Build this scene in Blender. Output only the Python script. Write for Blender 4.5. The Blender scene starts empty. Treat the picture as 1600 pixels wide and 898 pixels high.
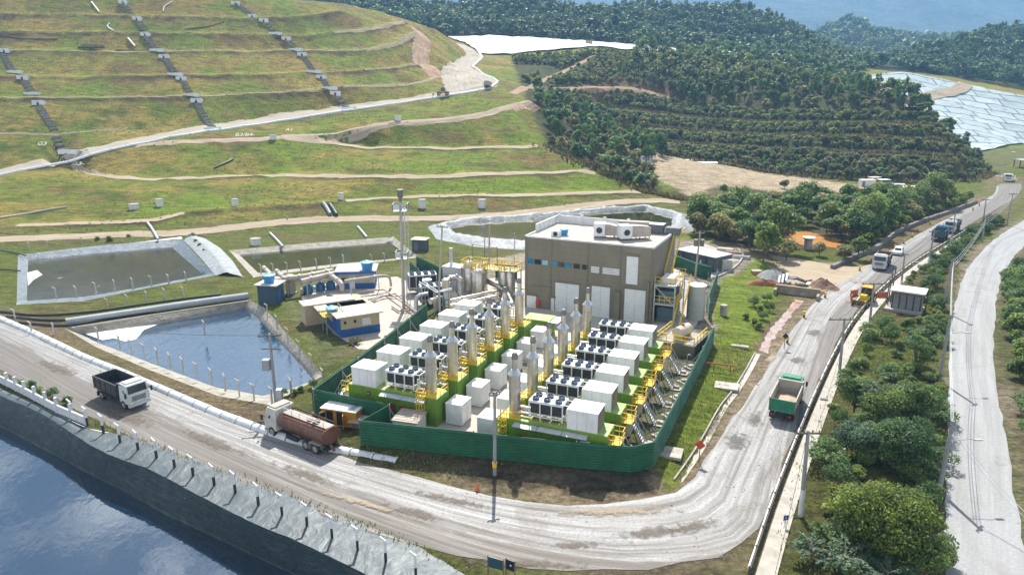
import bpy, math, random
import numpy as np
from mathutils import Vector, Matrix
from mathutils.geometry import delaunay_2d_cdt
random.seed(7); rng = np.random.default_rng(11)
R = math.radians
S = bpy.context.scene
COL = S.collection

# ------------------------------------------------------------------ camera
FPX, PITCH, CAMH = 1120.0, R(15.5), 33.0
cam_d = bpy.data.cameras.new('camera'); cam = bpy.data.objects.new('camera', cam_d); COL.objects.link(cam)
cam.location = (0, 0, CAMH); cam.rotation_euler = (R(90) - PITCH, 0, 0)
cam_d.sensor_width = 36; cam_d.lens = 36 * FPX / 1600; cam_d.clip_start = 0.5; cam_d.clip_end = 12000
S.camera = cam

def ray(px, py):
    xc = (px - 800) / FPX; yc = (449 - py) / FPX
    return xc, math.cos(PITCH) + yc * math.sin(PITCH), -math.sin(PITCH) + yc * math.cos(PITCH)
def W(px, py, z=0.0):                 # where the sight line of a photo point meets the level z
    a, b, c = ray(px, py); t = (z - CAMH) / c
    return Vector((t * a, t * b, z))
def WY(px, py, Y):                    # where it is Y metres ahead
    a, b, c = ray(px, py); t = Y / b
    return Vector((t * a, Y, CAMH + t * c))

# ------------------------------------------------------------------ mesh helper
class MB:
    def __init__(s): s.v = []; s.f = []; s.mi = []; s.M = None; s.cur = 0; s.uv = None
    def _p(s, pts):
        n = len(s.v)
        for p in pts:
            p = Vector(p); s.v.append(tuple(s.M @ p) if s.M else tuple(p))
        return n
    def face(s, *pts):
        n = s._p(pts); s.f.append(tuple(range(n, n + len(pts)))); s.mi.append(s.cur)
        return s
    def box(s, x0, x1, y0, y1, z0, z1):
        n = s._p([(x0,y0,z0),(x1,y0,z0),(x1,y1,z0),(x0,y1,z0),(x0,y0,z1),(x1,y0,z1),(x1,y1,z1),(x0,y1,z1)])
        for q in ((3,2,1,0),(4,5,6,7),(0,1,5,4),(1,2,6,5),(2,3,7,6),(3,0,4,7)):
            s.f.append(tuple(n + i for i in q)); s.mi.append(s.cur)
        return s
    def beam(s, p0, p1, w, h=None, up=(0,0,1)):
        p0 = Vector(p0); p1 = Vector(p1); h = h or w
        d = (p1 - p0)
        if d.length < 1e-6: return s
        d.normalize(); u = Vector(up)
        if abs(d.dot(u)) > .98: u = Vector((0,1,0)) if abs(d.y) < .9 else Vector((1,0,0))
        a = d.cross(u).normalized() * (w/2); b = a.cross(d).normalized() * (h/2)
        n = s._p([p0-a-b, p0+a-b, p0+a+b, p0-a+b, p1-a-b, p1+a-b, p1+a+b, p1-a+b])
        for q in ((0,1,2,3),(7,6,5,4),(4,5,1,0),(5,6,2,1),(6,7,3,2),(7,4,0,3)):
            s.f.append(tuple(n + i for i in q)); s.mi.append(s.cur)
        return s
    def tube(s, pts, r, n=8, cap=True):
        pts = [Vector(p) for p in pts]; rs = r if isinstance(r, (list, tuple)) else [r]*len(pts)
        rings = []; prev = None
        for i, p in enumerate(pts):
            t = (pts[min(i+1, len(pts)-1)] - pts[max(i-1, 0)])
            if t.length < 1e-9: t = Vector((0,0,1))
            t.normalize()
            if prev is None:
                a = t.orthogonal().normalized()
            else:
                a = prev - t * prev.dot(t)
                a = a.normalized() if a.length > 1e-6 else t.orthogonal().normalized()
            prev = a; b = t.cross(a)
            rings.append(s._p([p + (a*math.cos(6.28318*k/n) + b*math.sin(6.28318*k/n))*rs[i] for k in range(n)]))
        for i in range(len(rings)-1):
            A, B = rings[i], rings[i+1]
            for k in range(n):
                k2 = (k+1) % n; s.f.append((A+k, A+k2, B+k2, B+k)); s.mi.append(s.cur)
        if cap:
            s.f.append(tuple(rings[0]+k for k in reversed(range(n)))); s.mi.append(s.cur)
            s.f.append(tuple(rings[-1]+k for k in range(n))); s.mi.append(s.cur)
        return s
    def cyl(s, x, y, z0, z1, r, r1=None, n=16):
        return s.tube([(x,y,z0),(x,y,z1)], [r, r if r1 is None else r1], n)
    def lathe(s, x, y, prof, n=18):
        return s.tube([(x,y,z) for z, r in prof], [max(r, .002) for z, r in prof], n)
    def prism(s, poly, z0, z1):
        n = len(poly); b = s._p([(p[0],p[1],z0) for p in poly]); t = s._p([(p[0],p[1],z1) for p in poly])
        s.f.append(tuple(b+k for k in reversed(range(n)))); s.mi.append(s.cur)
        s.f.append(tuple(t+k for k in range(n))); s.mi.append(s.cur)
        for k in range(n):
            k2 = (k+1) % n; s.f.append((b+k, b+k2, t+k2, t+k)); s.mi.append(s.cur)
        return s
    def sheet(s, rows):               # rows of equal length
        m = len(rows[0]); ids = [s._p(r) for r in rows]
        for i in range(len(rows)-1):
            for k in range(m-1):
                s.f.append((ids[i]+k, ids[i]+k+1, ids[i+1]+k+1, ids[i+1]+k)); s.mi.append(s.cur)
        return s
    def mesh(s, name, mats, smooth=None):
        me = bpy.data.meshes.new(name); me.from_pydata(s.v, [], s.f)
        for m in (mats if isinstance(mats, (list, tuple)) else [mats]): me.materials.append(m)
        if any(s.mi): me.polygons.foreach_set('material_index', s.mi)
        if smooth:
            me.polygons.foreach_set('use_smooth', [True]*len(me.polygons)); me.set_sharp_from_angle(angle=R(smooth))
        me.update(); return me
    def build(s, name, mats, parent=None, smooth=None, loc=None, rz=0):
        o = bpy.data.objects.new(name, s.mesh(name, mats, smooth)); COL.objects.link(o)
        if parent: o.parent = parent
        if loc is not None: o.location = loc
        if rz: o.rotation_euler = (0,0,rz)
        return o

def tag(o, label=None, cat=None, group=None, kind=None):
    if label: o['label'] = label
    if cat: o['category'] = cat
    if group: o['group'] = group
    if kind: o['kind'] = kind
    return o
def thing(name, label, cat, loc=(0,0,0), rz=0, group=None):
    o = bpy.data.objects.new(name, None); COL.objects.link(o); o.empty_display_size = .3
    o.location = loc; o.rotation_euler = (0,0,rz)
    return tag(o, label, cat, group)
KIDS = {}
def copy_tree(o, loc=None, rz=None, label=None, group=None, parent=None):
    c = o.copy(); COL.objects.link(c)
    if parent: c.parent = parent
    if loc is not None: c.location = loc
    if rz is not None: c.rotation_euler = (0,0,rz)
    if label: c['label'] = label
    if group: c['group'] = group
    for ch in list(o.children): copy_tree(ch, parent=c)
    return c

# ------------------------------------------------------------------ materials
def rgb(c): return (c[0], c[1], c[2], 1)
class NT:
    def __init__(s, name):
        s.m = bpy.data.materials.new(name); s.m.use_nodes = True
        s.t = s.m.node_tree; s.b = s.t.nodes['Principled BSDF']; s.out = s.t.nodes['Material Output']
    def n(s, typ, **kw):
        x = s.t.nodes.new(typ)
        for k, v in kw.items():
            if k in x.inputs: x.inputs[k].default_value = v
            else: setattr(x, k, v)
        return x
    def l(s, a, b): s.t.links.new(a, b)
    def coord(s, kind='Object', scale=(1,1,1), rot=(0,0,0)):
        if kind == 'World': o = s.n('ShaderNodeNewGeometry').outputs['Position']
        else: o = s.n('ShaderNodeTexCoord').outputs[kind]
        mp = s.n('ShaderNodeMapping'); mp.inputs['Scale'].default_value = scale; mp.inputs['Rotation'].default_value = rot
        s.l(o, mp.inputs['Vector']); return mp.outputs[0]
    def noise(s, vec, scale=1, detail=5, rough=.6, dist=0):
        x = s.n('ShaderNodeTexNoise'); x.inputs['Scale'].default_value = scale; x.inputs['Detail'].default_value = detail
        x.inputs['Roughness'].default_value = rough; x.inputs['Distortion'].default_value = dist
        s.l(vec, x.inputs['Vector']); return x.outputs[0]
    def ramp(s, fac, stops):
        x = s.n('ShaderNodeValToRGB'); e = x.color_ramp.elements
        while len(e) < len(stops): e.new(.5)
        for i, (p, c) in enumerate(stops):
            e[i].position = p; e[i].color = rgb(c) if not isinstance(c, (int, float)) else (c,c,c,1)
        s.l(fac, x.inputs[0]); return x.outputs[0]
    def mix(s, fac, a, b, mode='MIX'):
        x = s.n('ShaderNodeMix'); x.data_type = 'RGBA'; x.blend_type = mode
        for sock, val in ((x.inputs[0], fac), (x.inputs[6], a), (x.inputs[7], b)):
            if hasattr(val, 'node'): s.l(val, sock)
            elif isinstance(val, (int, float)): sock.default_value = val
            else: sock.default_value = rgb(val)
        return x.outputs[2]
    def math(s, op, a, b=None):
        x = s.n('ShaderNodeMath'); x.operation = op
        for i, val in enumerate((a, b)):
            if val is None: continue
            if hasattr(val, 'node'): s.l(val, x.inputs[i])
            else: x.inputs[i].default_value = val
        return x.outputs[0]
    def bump(s, h, strength=.3, dist=.05):
        x = s.n('ShaderNodeBump'); x.inputs['Strength'].default_value = strength; x.inputs['Distance'].default_value = dist
        s.l(h, x.inputs['Height']); s.l(x.outputs[0], s.b.inputs['Normal'])
    def base(s, c):
        if hasattr(c, 'node'): s.l(c, s.b.inputs['Base Color'])
        else: s.b.inputs['Base Color'].default_value = rgb(c)
    def rough(s, r):
        if hasattr(r, 'node'): s.l(r, s.b.inputs['Roughness'])
        else: s.b.inputs['Roughness'].default_value = r

MATS = {}
def paint(name, c, rough=.5, var=.25, scale=.8, metal=0, dirt=None, dirt_amt=.35, bump=0, ribs=None):
    """painted or plain surface with uneven wear; dirt is a second colour that comes in patches"""
    if name in MATS: return MATS[name]
    k = NT(name); oi = k.n('ShaderNodeObjectInfo'); va = k.n('ShaderNodeVectorMath'); va.operation = 'MULTIPLY_ADD'; va.inputs[1].default_value = (37, 53, 29)
    k.l(oi.outputs['Random'], va.inputs[0]); k.l(k.coord('Object'), va.inputs[2]); v = va.outputs[0]
    n1 = k.noise(v, scale, 6, .65)
    lo = tuple(x*(1-var) for x in c); hi = tuple(min(1, x*(1+var*.5)) for x in c)
    col = k.ramp(n1, [(.3, lo), (.7, hi)])
    if dirt:
        mp2 = k.n('ShaderNodeMapping'); mp2.inputs['Scale'].default_value = (1.6,1.6,.5); k.l(v, mp2.inputs[0]); n2 = k.noise(mp2.outputs[0], scale*1.7, 7, .7)
        col = k.mix(k.ramp(n2, [(.52, 0), (.75, dirt_amt)]), col, dirt)
    k.base(col); k.b.inputs['Metallic'].default_value = metal
    k.rough(k.ramp(n1, [(.3, min(1, rough+.12)), (.7, max(.02, rough-.1))]))
    if bump: k.bump(k.noise(v, scale*9, 3), bump, .03)
    MATS[name] = k.m; return k.m
# ================================================================== THE LIE OF THE LAND
PAD = 0.75
def dens(pts, step):
    out = []
    for a, b in zip(pts, pts[1:]):
        n = max(1, math.ceil((Vector(b) - Vector(a)).length / step))
        for k in range(n): out.append(Vector(a).lerp(Vector(b), k/n))
    out.append(Vector(pts[-1])); return out
def LY(l): return [WY(*p) for p in l]
def LH(l, h=None): return [W(p[0], p[1], p[2] if len(p) > 2 else h) for p in l]

path_A = LH([(-300,384),(-100,378),(0,374),(100,370),(200,366),(290,363),(397,352),(470,346),(560,342),(660,341),(760,337),(850,329),(940,319),(1010,314),(1062,315)], 1.0)
toe = [p + Vector((0,-5,-1.0)) for p in path_A]
bench_B = LH([(-300,362,2),(-100,358,2.2),(27,352,2.3),(150,347,2.5),(233,344,2.7),(287,333,3.4),(397,322,4),(470,318,4),(540,312,4),(650,306,4),(750,305,4),(850,303,3.8),(950,299,3.2),(1000,300,2.6)])
bench_C = LH([(85,267,8),(200,277,8),(300,277,8),(400,273,8),(600,275,8),(800,270,8),(900,266,8),(930,269,7.4)])
path_D = LY([(290,221,235),(440,216,243),(520,222,246),(570,230,249),(700,231,251),(840,229,250)])
path_E = LY([(440,215,244),(520,210,250),(570,200,256),(620,189,262),(720,184,270),(790,168,282),(830,158,292)])
road_M = LY([(-300,325,205),(-150,305,209),(0,272,216),(100,248,224),(200,226,236),(300,208,248),(400,193,263),(500,178,276),(600,164,288),(700,149,302),(750,138,316),(765,128,330),(742,115,350),(725,104,372),(742,91,405),(738,82,425),(715,70,452)])
N1 = LY([(-300,232,228),(0,207,240),(80,208,242),(200,201,252),(265,200,256)])
N2 = LY([(-300,156,255),(0,153,262),(150,152,266),(270,150,272),(400,146,280),(480,140,287),(535,134,294),(640,131,312),(685,121,332)])
N3 = LY([(-300,119,275),(0,118,282),(150,118,286),(280,117,291),(400,116,299),(490,113,307),(570,110,318),(655,100,340)])
N4 = LY([(-300,76,297),(0,77,303),(130,79,306),(240,80,310),(350,79,317),(460,79,326),(570,77,338),(620,66,354),(650,50,374)])
N5 = LY([(-300,47,314),(0,48,318),(100,49,321),(240,50,326),(400,52,335),(480,55,342),(520,50,352),(575,45,362),(632,32,386)])
N6 = LY([(-300,20,330),(0,20,335),(200,23,341),(400,27,350),(470,24,358),(530,16,374)])
N7 = LY([(-300,-22,350),(0,-20,355),(200,-18,360),(350,-8,368),(450,0,375),(500,2,386),(540,6,396)])
ridge = LY([(540,6,396),(590,17,400),(632,30,402),(650,36,402),(680,45,404),(700,58,406),(715,71,409)])
flank = LH([(840,229,13.8),(930,269,7.4),(1000,300,2.6),(1062,315,1.0)])
chute = LY([(648,44,384),(660,62,372),(656,90,350),(668,108,340),(686,121,331)])
valley = [p + Vector((9,8,-2.2)) for p in flank]; valley[-1].z = .1
# terraced wood hill
hill_base = LH([(985,235,6),(1060,247,4.5),(1130,258,3),(1200,268,2),(1290,278,1.2),(1400,285,.8),(1500,283,.4),(1545,272,0)])
T1 = LY([(965,212,335),(1030,222,325),(1100,228,315),(1200,235,300),(1350,240,277),(1500,245,268)])
T2 = LY([(945,188,346),(1030,200,338),(1100,208,330),(1200,213,314),(1350,215,290),(1480,220,281)])
T3 = LY([(935,165,360),(1030,178,354),(1100,188,347),(1200,192,330),(1350,193,303),(1455,195,293)])
T4 = LY([(845,142,348),(900,137,362),(960,138,372),(1010,143,374),(1045,153,372),(1100,165,366),(1200,172,346),(1350,173,318),(1435,176,306)])
T5 = LY([(855,110,390),(920,106,396),(1000,110,396),(1100,130,388),(1200,140,366),(1350,152,334),(1425,158,318)])
hill_top = LY([(800,92,412),(860,90,420),(925,82,428),(1000,86,430),(1100,100,424),(1200,115,404),(1300,130,376),(1400,148,342),(1425,154,330)])
saddle = LY([(800,150,300),(830,158,294),(850,165,300)])
mid_v = LY([(870,185,300),(920,215,285),(960,240,270)])
# white geomembrane plateau and the wood behind
pl_near = LY([(748,86,422),(800,86,430),(860,80,438),(925,74,446),(1000,80,452),(1090,88,470)])
pl_far = LY([(700,60,520),(760,57,525),(850,62,530),(920,66,530),(1000,72,530),(1090,80,530)])
wood_base = LY([(560,40,560),(700,55,545),(850,58,545),(1000,68,545),(1090,78,545),(1200,90,545),(1370,108,555)])
wood_top = LY([(450,2,650),(550,6,660),(700,12,680),(800,14,690),(900,22,700),(1000,25,700),(1100,20,700),(1150,20,695),(1200,32,685),(1250,54,670),(1300,80,650),(1370,106,620)])
wood_back = [Vector((p.x*1.25, p.y+160, p.z-45)) for p in wood_top]
# membrane slope on the right
ms_low = LH([(1490,242,3.5),(1540,236,3),(1600,226,3),(1700,222,3)])
ms_top = LY([(1340,120,482),(1410,114,482),(1480,128,480),(1600,152,470),(1700,165,465)])
back_low = [Vector((150,400,12)), Vector((185,385,8)), Vector((205,365,4.5))]
rh_base = LY([(1400,109,560),(1480,118,520),(1600,140,500),(1720,150,495)])
rh_top = LY([(1400,104,640),(1440,88,640),(1480,72,645),(1520,62,650),(1600,50,650),(1720,30,650)])
rh_back = [Vector((p.x*1.2, p.y+200, p.z-30)) for p in rh_top]
mr_base = LY([(1200,85,900),(1400,100,900),(1500,100,900)])
mr_top = LY([(1150,70,1100),(1250,62,1100),(1300,50,1100),(1350,46,1100),(1400,52,1100),(1450,62,1100),(1520,70,1100),(1600,70,1100)])
mr_back = [Vector((p.x*1.2, p.y+300, p.z-70)) for p in mr_top]
# generator pad (level, a little above the road) and the foot of its bank
fence_front = LH([(563,692),(740,711),(900,728),(986,735),(1021,727)], .85)
fence_right = [fence_front[-1]] + LH([(1060,650),(1113,540),(1118,505),(1110,480),(1118,445)], PAD)
pad_poly = LH([(490,640),(530,650),(600,660),(585,680),(740,690),(900,703),(970,708),(1012,700),(1060,640),(1095,575),(1118,525),(1116,480),(1125,440),(1168,418),(1180,400),(1150,380),(1060,372),(830,392),(780,402),(700,420),(650,425),(690,490),(640,530),(560,588)], PAD)
pad_toe = LH([(470,640),(500,668),(545,712),(640,738),(740,752),(900,772),(1000,774),(1060,760),(1088,714),(1130,640),(1165,585),(1180,545),(1195,505),(1215,470),(1225,440),(1215,410),(1180,385),(1150,370),(1060,360),(830,388),(760,395),(690,412),(640,425),(672,480),(625,525),(545,588)], 0.0)

def flat_grid():
    out = []
    for y in range(18, 330, 14):
        for x in range(-260, 330, 14):
            out.append(Vector((x + (y % 28) * .2, y, 0)))
    return out

LINES = [path_A, toe, bench_B, bench_C, path_D, path_E, N1, N2, N3, N4, N5, N6, N7, ridge, flank, valley, hill_base, T1, T2, T3, T4, T5, hill_top, mid_v,
         pl_near, pl_far, wood_base, wood_top, wood_back, ms_low, ms_top, back_low, rh_base, rh_top, rh_back, mr_base, mr_top, mr_back]
def offset(l, d):
    out = []
    for i, p in enumerate(l):
        t = (Vector(l[min(i+1, len(l)-1)]) - Vector(l[max(i-1, 0)])); t.z = 0; t.normalize()
        out.append(Vector((p[0] - t.y*d, p[1] + t.x*d, p[2])))
    return out
mroad_l, mroad_r = [p+Vector((0,0,1.2)) for p in offset(road_M, 5.0)], offset(road_M, -3.6)
LINES += [mroad_l, mroad_r]
BENCH = [(N2[:-1], 6), (N3, 5.5), (N4, 6), (N5, 6), (N6, 5), (bench_B[2:], 3.5), (bench_C[1:-1], 4), (path_D[2:], 3.5), (T1, 4), (T2, 4), (T3, 4)]
for l_, w_ in BENCH: LINES.append([p+Vector((0,0,.1)) for p in offset(l_, w_)])

def inpoly(P, poly):
    x, y = P[:,0], P[:,1]; r = np.zeros(len(P), bool); n = len(poly)
    for i in range(n):
        x1, y1 = poly[i][0], poly[i][1]; x2, y2 = poly[(i+1) % n][0], poly[(i+1) % n][1]
        if y1 == y2: continue
        c = ((y1 > y) != (y2 > y)) & (x < (x2-x1)*(y-y1)/(y2-y1) + x1); r ^= c
    return r
def dline(P, line):
    d = np.full(len(P), 1e9)
    for a, b in zip(line, line[1:]):
        a = np.array(a[:2]); b = np.array(b[:2]); ab = b-a; L = max(1e-9, ab @ ab)
        t = np.clip(((P[:,:2]-a) @ ab)/L, 0, 1); q = a + t[:,None]*ab
        d = np.minimum(d, np.hypot(P[:,0]-q[:,0], P[:,1]-q[:,1]))
    return d

cp = []
for l in LINES: cp += dens(l, 8)
# level ground in front of the tip's foot and of the yard
edge = [Vector((-400,18,0)), Vector((330,18,0)), Vector((330,250,0))] + [Vector(p) for p in reversed(LH([(1560,280),(1500,290),(1400,292),(1290,290),(1200,300),(1110,306),(1075,312)], 0))] [::-1] + [p for p in reversed(toe)]
fg = flat_grid(); A = np.array([p[:] for p in fg])
ok = inpoly(A, edge) & (dline(A, pad_toe + [pad_toe[0]]) > 1) & ~inpoly(A, pad_toe)
cp += [fg[i] for i in np.nonzero(ok)[0]]
cp += dens([p-Vector((0,0,.15)) for p in fence_front], 1.0)
cp += dens(pad_toe + [pad_toe[0]], 1.0) + dens(pad_poly + [pad_poly[0]], 1.0)
cp += dens(LH([(-160,470),(0,540),(100,590),(250,660),(420,710),(520,750),(640,790),(800,830),(1000,835),(1130,780),(1200,650),(1290,510),(1400,415),(1520,340)], 0), 3)
cp += [Vector(p) for p in [(-600,18,0),(-600,150,0),(-600,215,8),(-600,280,40),(-600,360,76),(-600,430,76),(-300,430,78),(-150,425,76),(-250,520,40),(-600,560,40),(-400,640,60),(-600,800,60),
       (400,18,0),(400,150,0),(420,250,0),(420,330,0),(330,330,0),(300,300,0),(600,18,0),(600,330,2),(600,480,30),(620,640,70),(900,900,60),(-900,900,60),
       (0,1000,40),(300,850,38),(-300,1000,45),(700,1100,50),(-1500,1500,50),(0,1700,45),(1500,1500,50),(-3500,3000,60),(0,3000,60),(3500,3000,60),(-5000,6000,60),(5000,6000,60),(-5000,18,0),(5000,18,0),(3000,1400,30),(-3000,1400,30)]]
cp = [p for p in cp if p.y > 10]
uniq = {}
for p in cp: uniq[(round(p.x,1), round(p.y,1))] = p
cp = list(uniq.values()); C = np.array([p[:] for p in cp])
tri = delaunay_2d_cdt([Vector((p.x, p.y)) for p in cp], [], [], 0, 1e-4)
tv = np.array([(v.x, v.y) for v in tri[0]]); tz = np.array([C[ids[0], 2] if ids else 0 for ids in tri[3]]); tf = np.array(tri[2])

class Raster:
    def __init__(s, x0, x1, y0, y1, st):
        s.x0, s.y0, s.st = x0, y0, st; s.nx = int((x1-x0)/st)+1; s.ny = int((y1-y0)/st)+1; s.z = np.zeros((s.ny, s.nx))
        for a, b, c in tf:
            pa, pb, pc = tv[a], tv[b], tv[c]
            ix0 = max(0, int(math.ceil((min(pa[0],pb[0],pc[0])-x0)/st))); ix1 = min(s.nx-1, int((max(pa[0],pb[0],pc[0])-x0)/st))
            iy0 = max(0, int(math.ceil((min(pa[1],pb[1],pc[1])-y0)/st))); iy1 = min(s.ny-1, int((max(pa[1],pb[1],pc[1])-y0)/st))
            if ix1 < ix0 or iy1 < iy0: continue
            X, Y = np.meshgrid(x0+np.arange(ix0, ix1+1)*st, y0+np.arange(iy0, iy1+1)*st)
            d = (pb[1]-pc[1])*(pa[0]-pc[0])+(pc[0]-pb[0])*(pa[1]-pc[1])
            if abs(d) < 1e-9: continue
            u = ((pb[1]-pc[1])*(X-pc[0])+(pc[0]-pb[0])*(Y-pc[1]))/d; v = ((pc[1]-pa[1])*(X-pc[0])+(pa[0]-pc[0])*(Y-pc[1]))/d; w = 1-u-v
            m = (u > -1e-6) & (v > -1e-6) & (w > -1e-6)
            sub = s.z[iy0:iy1+1, ix0:ix1+1]; sub[m] = (u*tz[a]+v*tz[b]+w*tz[c])[m]
    def q(s, x, y):
        fx = np.clip((x-s.x0)/s.st, 0, s.nx-1.001); fy = np.clip((y-s.y0)/s.st, 0, s.ny-1.001)
        ix = fx.astype(int); iy = fy.astype(int); u = fx-ix; v = fy-iy; z = s.z
        return (z[iy,ix]*(1-u)+z[iy,ix+1]*u)*(1-v)+(z[iy+1,ix]*(1-u)+z[iy+1,ix+1]*u)*v
ras1 = Raster(-320, 420, 16, 560, 1.0); ras2 = Raster(-1000, 1000, 16, 1500, 8.0); ras3 = Raster(-5000, 5000, 18, 6000, 60.0)
def vnoise(x, y, s, seed=0):
    r = np.random.default_rng(seed).random((64,64)); fx = x/s; fy = y/s; ix = np.floor(fx).astype(int); iy = np.floor(fy).astype(int)
    u = fx-ix; v = fy-iy; u = u*u*(3-2*u); v = v*v*(3-2*v)
    g = lambda a, b: r[b % 64, a % 64]
    return (g(ix,iy)*(1-u)+g(ix+1,iy)*u)*(1-v)+(g(ix,iy+1)*(1-u)+g(ix+1,iy+1)*u)*v - .5
def Hn(x, y):
    x = np.asarray(x, float); y = np.asarray(y, float)
    z = np.where((x > -318) & (x < 418) & (y < 558), ras1.q(x, y), np.where((abs(x) < 998) & (y < 1498), ras2.q(x, y), ras3.q(x, y)))
    am = np.clip(z/6, 0, 1)
    z = z + am*(vnoise(x, y, 11, 1)*.6 + vnoise(x, y, 4, 2)*.6) + np.clip((z-20)/40, 0, 1)*np.clip((y-545)/70, 0, 1)*vnoise(x, y, 60, 3)*22
    return z
def H(x, y): return float(Hn(np.array([x]), np.array([y]))[0])
def WT(px, py, ymin=30, ymax=900):     # where the sight line of a photo point meets the land
    a, b, c = ray(px, py); Y = np.arange(ymin, ymax, .5); t = Y/b; x = t*a; z = CAMH+t*c; g = Hn(x, Y); k = np.nonzero(z <= g)[0]
    i = k[0] if len(k) else len(Y)-1
    return Vector((x[i], Y[i], float(g[i])))
# ================================================================== ROADS, PATHS, PONDS (setting)
def resample(line, n):
    L = [0]
    for a, b in zip(line, line[1:]): L.append(L[-1] + (Vector(b)-Vector(a)).length)
    out = []
    for k in range(n):
        d = L[-1]*k/(n-1); i = 0
        while i < len(L)-2 and L[i+1] < d: i += 1
        t = (d-L[i])/max(1e-9, L[i+1]-L[i]); out.append(Vector(line[i]).lerp(Vector(line[i+1]), t))
    return out
def smooth_line(l, n):
    """Catmull-Rom through the points, then evenly spaced"""
    P = [Vector(p) for p in l]; P = [P[0]*2-P[1]] + P + [P[-1]*2-P[-2]]; out = []
    for i in range(1, len(P)-2):
        a, b, c, d = P[i-1], P[i], P[i+1], P[i+2]
        for k in range(8):
            t = k/8; out.append(.5*((2*b)+(c-a)*t+(2*a-5*b+4*c-d)*t*t+(3*b-a-3*c+d)*t*t*t))
    out.append(P[-2]); return resample(out, n)

EXTRA = []            # points the ground mesh must share with what is draped on it
class Strip:
    """a road surface between two edge lines, with u across and v along in metres"""
    def __init__(s, L, Rr, n, m, off, drape=True, jag=0):
        L = smooth_line(L, n); Rr = smooth_line(Rr, n); s.rows = []; s.uv = []; s.n, s.m = n, m; d = 0
        for i in range(n):
            if i: d += ((L[i]+Rr[i])/2-(L[i-1]+Rr[i-1])/2).length
            row = []
            wd = (L[i]-Rr[i]).length
            for k in range(m):
                t = k/(m-1)
                if jag and k in (0, m-1): t += (1 if k else -1)*random.uniform(-.4, 1)*jag/wd
                p = L[i].lerp(Rr[i], t); row.append(p)
                s.uv.append((t*wd, d))
            s.rows.append(row)
        P = np.array([p[:] for r in s.rows for p in r])
        if drape: P[:,2] = Hn(P[:,0], P[:,1])
        s.P = P; s.off = off
        if drape: EXTRA.extend([(x, y) for x, y, z in P if 16 < y < 560])
    def build(s, name, mat, parent=None):
        me = bpy.data.meshes.new(name); F = [(i*s.m+k, i*s.m+k+1, (i+1)*s.m+k+1, (i+1)*s.m+k) for i in range(s.n-1) for k in range(s.m-1)]
        Q = s.P.copy(); Q[:,2] += s.off
        me.from_pydata([tuple(p) for p in Q], [], F); me.materials.append(mat)
        uv = me.uv_layers.new(name='UVMap'); li = np.zeros(len(me.loops), int); me.loops.foreach_get('vertex_index', li)
        uv.data.foreach_set('uv', np.array(s.uv)[li].ravel())
        if me.polygons[0].normal.z < 0: me.flip_normals()
        o = bpy.data.objects.new(name, me); COL.objects.link(o); return tag(o, kind='structure')
def ribbon(c, w, n, off=.05, m=4, jag=.35):
    return Strip(offset(c, w/2), offset(c, -w/2), n, m, off, True, jag)

R1_in = LH([(-160,440),(0,503),(100,548),(200,590),(300,632),(420,675),(520,708),(640,744),(760,772),(870,788),(980,783),(1050,770),(1090,745),(1112,705),(1150,650),(1190,590),(1230,530),(1265,480),(1300,450),(1345,425),(1375,402),(1420,375),(1465,350),(1500,332),(1540,312),(1556,298),(1554,278),(1546,256)], 0)
R1_out = LH([(-160,505),(0,578),(70,614),(150,655),(260,706),(370,750),(480,795),(590,832),(720,865),(850,888),(990,888),(1110,868),(1168,836),(1202,775),(1230,705),(1258,640),(1288,575),(1318,515),(1350,470),(1382,440),(1410,418),(1450,390),(1490,367),(1520,347),(1558,326),(1588,306),(1596,290),(1586,276)], 0)
main_road = Strip(R1_in, R1_out, 150, 14, .03, False, .5)
bend = Strip(LH([(1546,258),(1552,251),(1575,247),(1620,244),(1680,242)],0), LH([(1586,278),(1590,270),(1605,262),(1640,256),(1690,252)],0), 14, 6, .026, False, .4)
R2_l = LH([(1474,1000),(1477,900),(1478,780),(1481,640),(1486,540),(1494,470),(1512,420),(1542,385),(1575,360),(1610,340),(1670,318)], 0)
R2_r = LH([(1622,1000),(1602,880),(1585,780),(1570,690),(1558,610),(1553,560),(1553,500),(1560,450),(1575,415),(1605,380),(1660,345),(1720,325)], 0)
side_road = Strip(R2_l, R2_r, 90, 8, .03, False, .25)
walk_l = LH([(1180,900),(1212,800),(1243,715),(1272,640),(1305,565),(1332,515),(1358,480),(1385,452),(1410,430),(1440,408),(1480,383),(1520,358)], 0)
sidewalk = Strip(walk_l, offset(walk_l, -1.35), 70, 3, .09, False, 0)
yard_road = Strip(LH([(1130,395),(1180,398),(1250,405),(1330,418),(1370,410)],0), LH([(1165,420),(1200,430),(1265,450),(1300,452),(1340,430)],0), 16, 6, .022, False, .6)
P_A = ribbon(path_A, 3.4, 150); P_B1 = ribbon(bench_B[2:6], 2.4, 50); P_B2 = ribbon(bench_B[8:], 2.4, 60)
P_C = ribbon(bench_C, 2.8, 110); P_D = ribbon([Vector((-120,230,0))+Vector((0,3,0))]+path_D, 3, 80); P_E = ribbon(path_E, 3.4, 60)
P_M = Strip(mroad_l, mroad_r, 220, 6, .06, True, .5)
wide = LY([(700,146,304),(690,128,330),(696,112,352),(715,98,376)]); P_W = Strip(wide, LY([(752,138,316),(764,127,332),(742,114,352),(727,103,374)]), 40, 14, .16, True, .8)
P_N = [ribbon(N2[6:], 2.2, 30), ribbon(N3[6:], 1.4, 20), ribbon(N4[6:], 3.0, 40), ribbon(N2[:7], .9, 90), ribbon(N5[6:], 3.0, 30), ribbon(N1[:4], 1.0, 40), ribbon(N4[:7], .8, 90)]
P_ch = ribbon(chute, 7, 40, .05, 6, 1.2)
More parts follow.
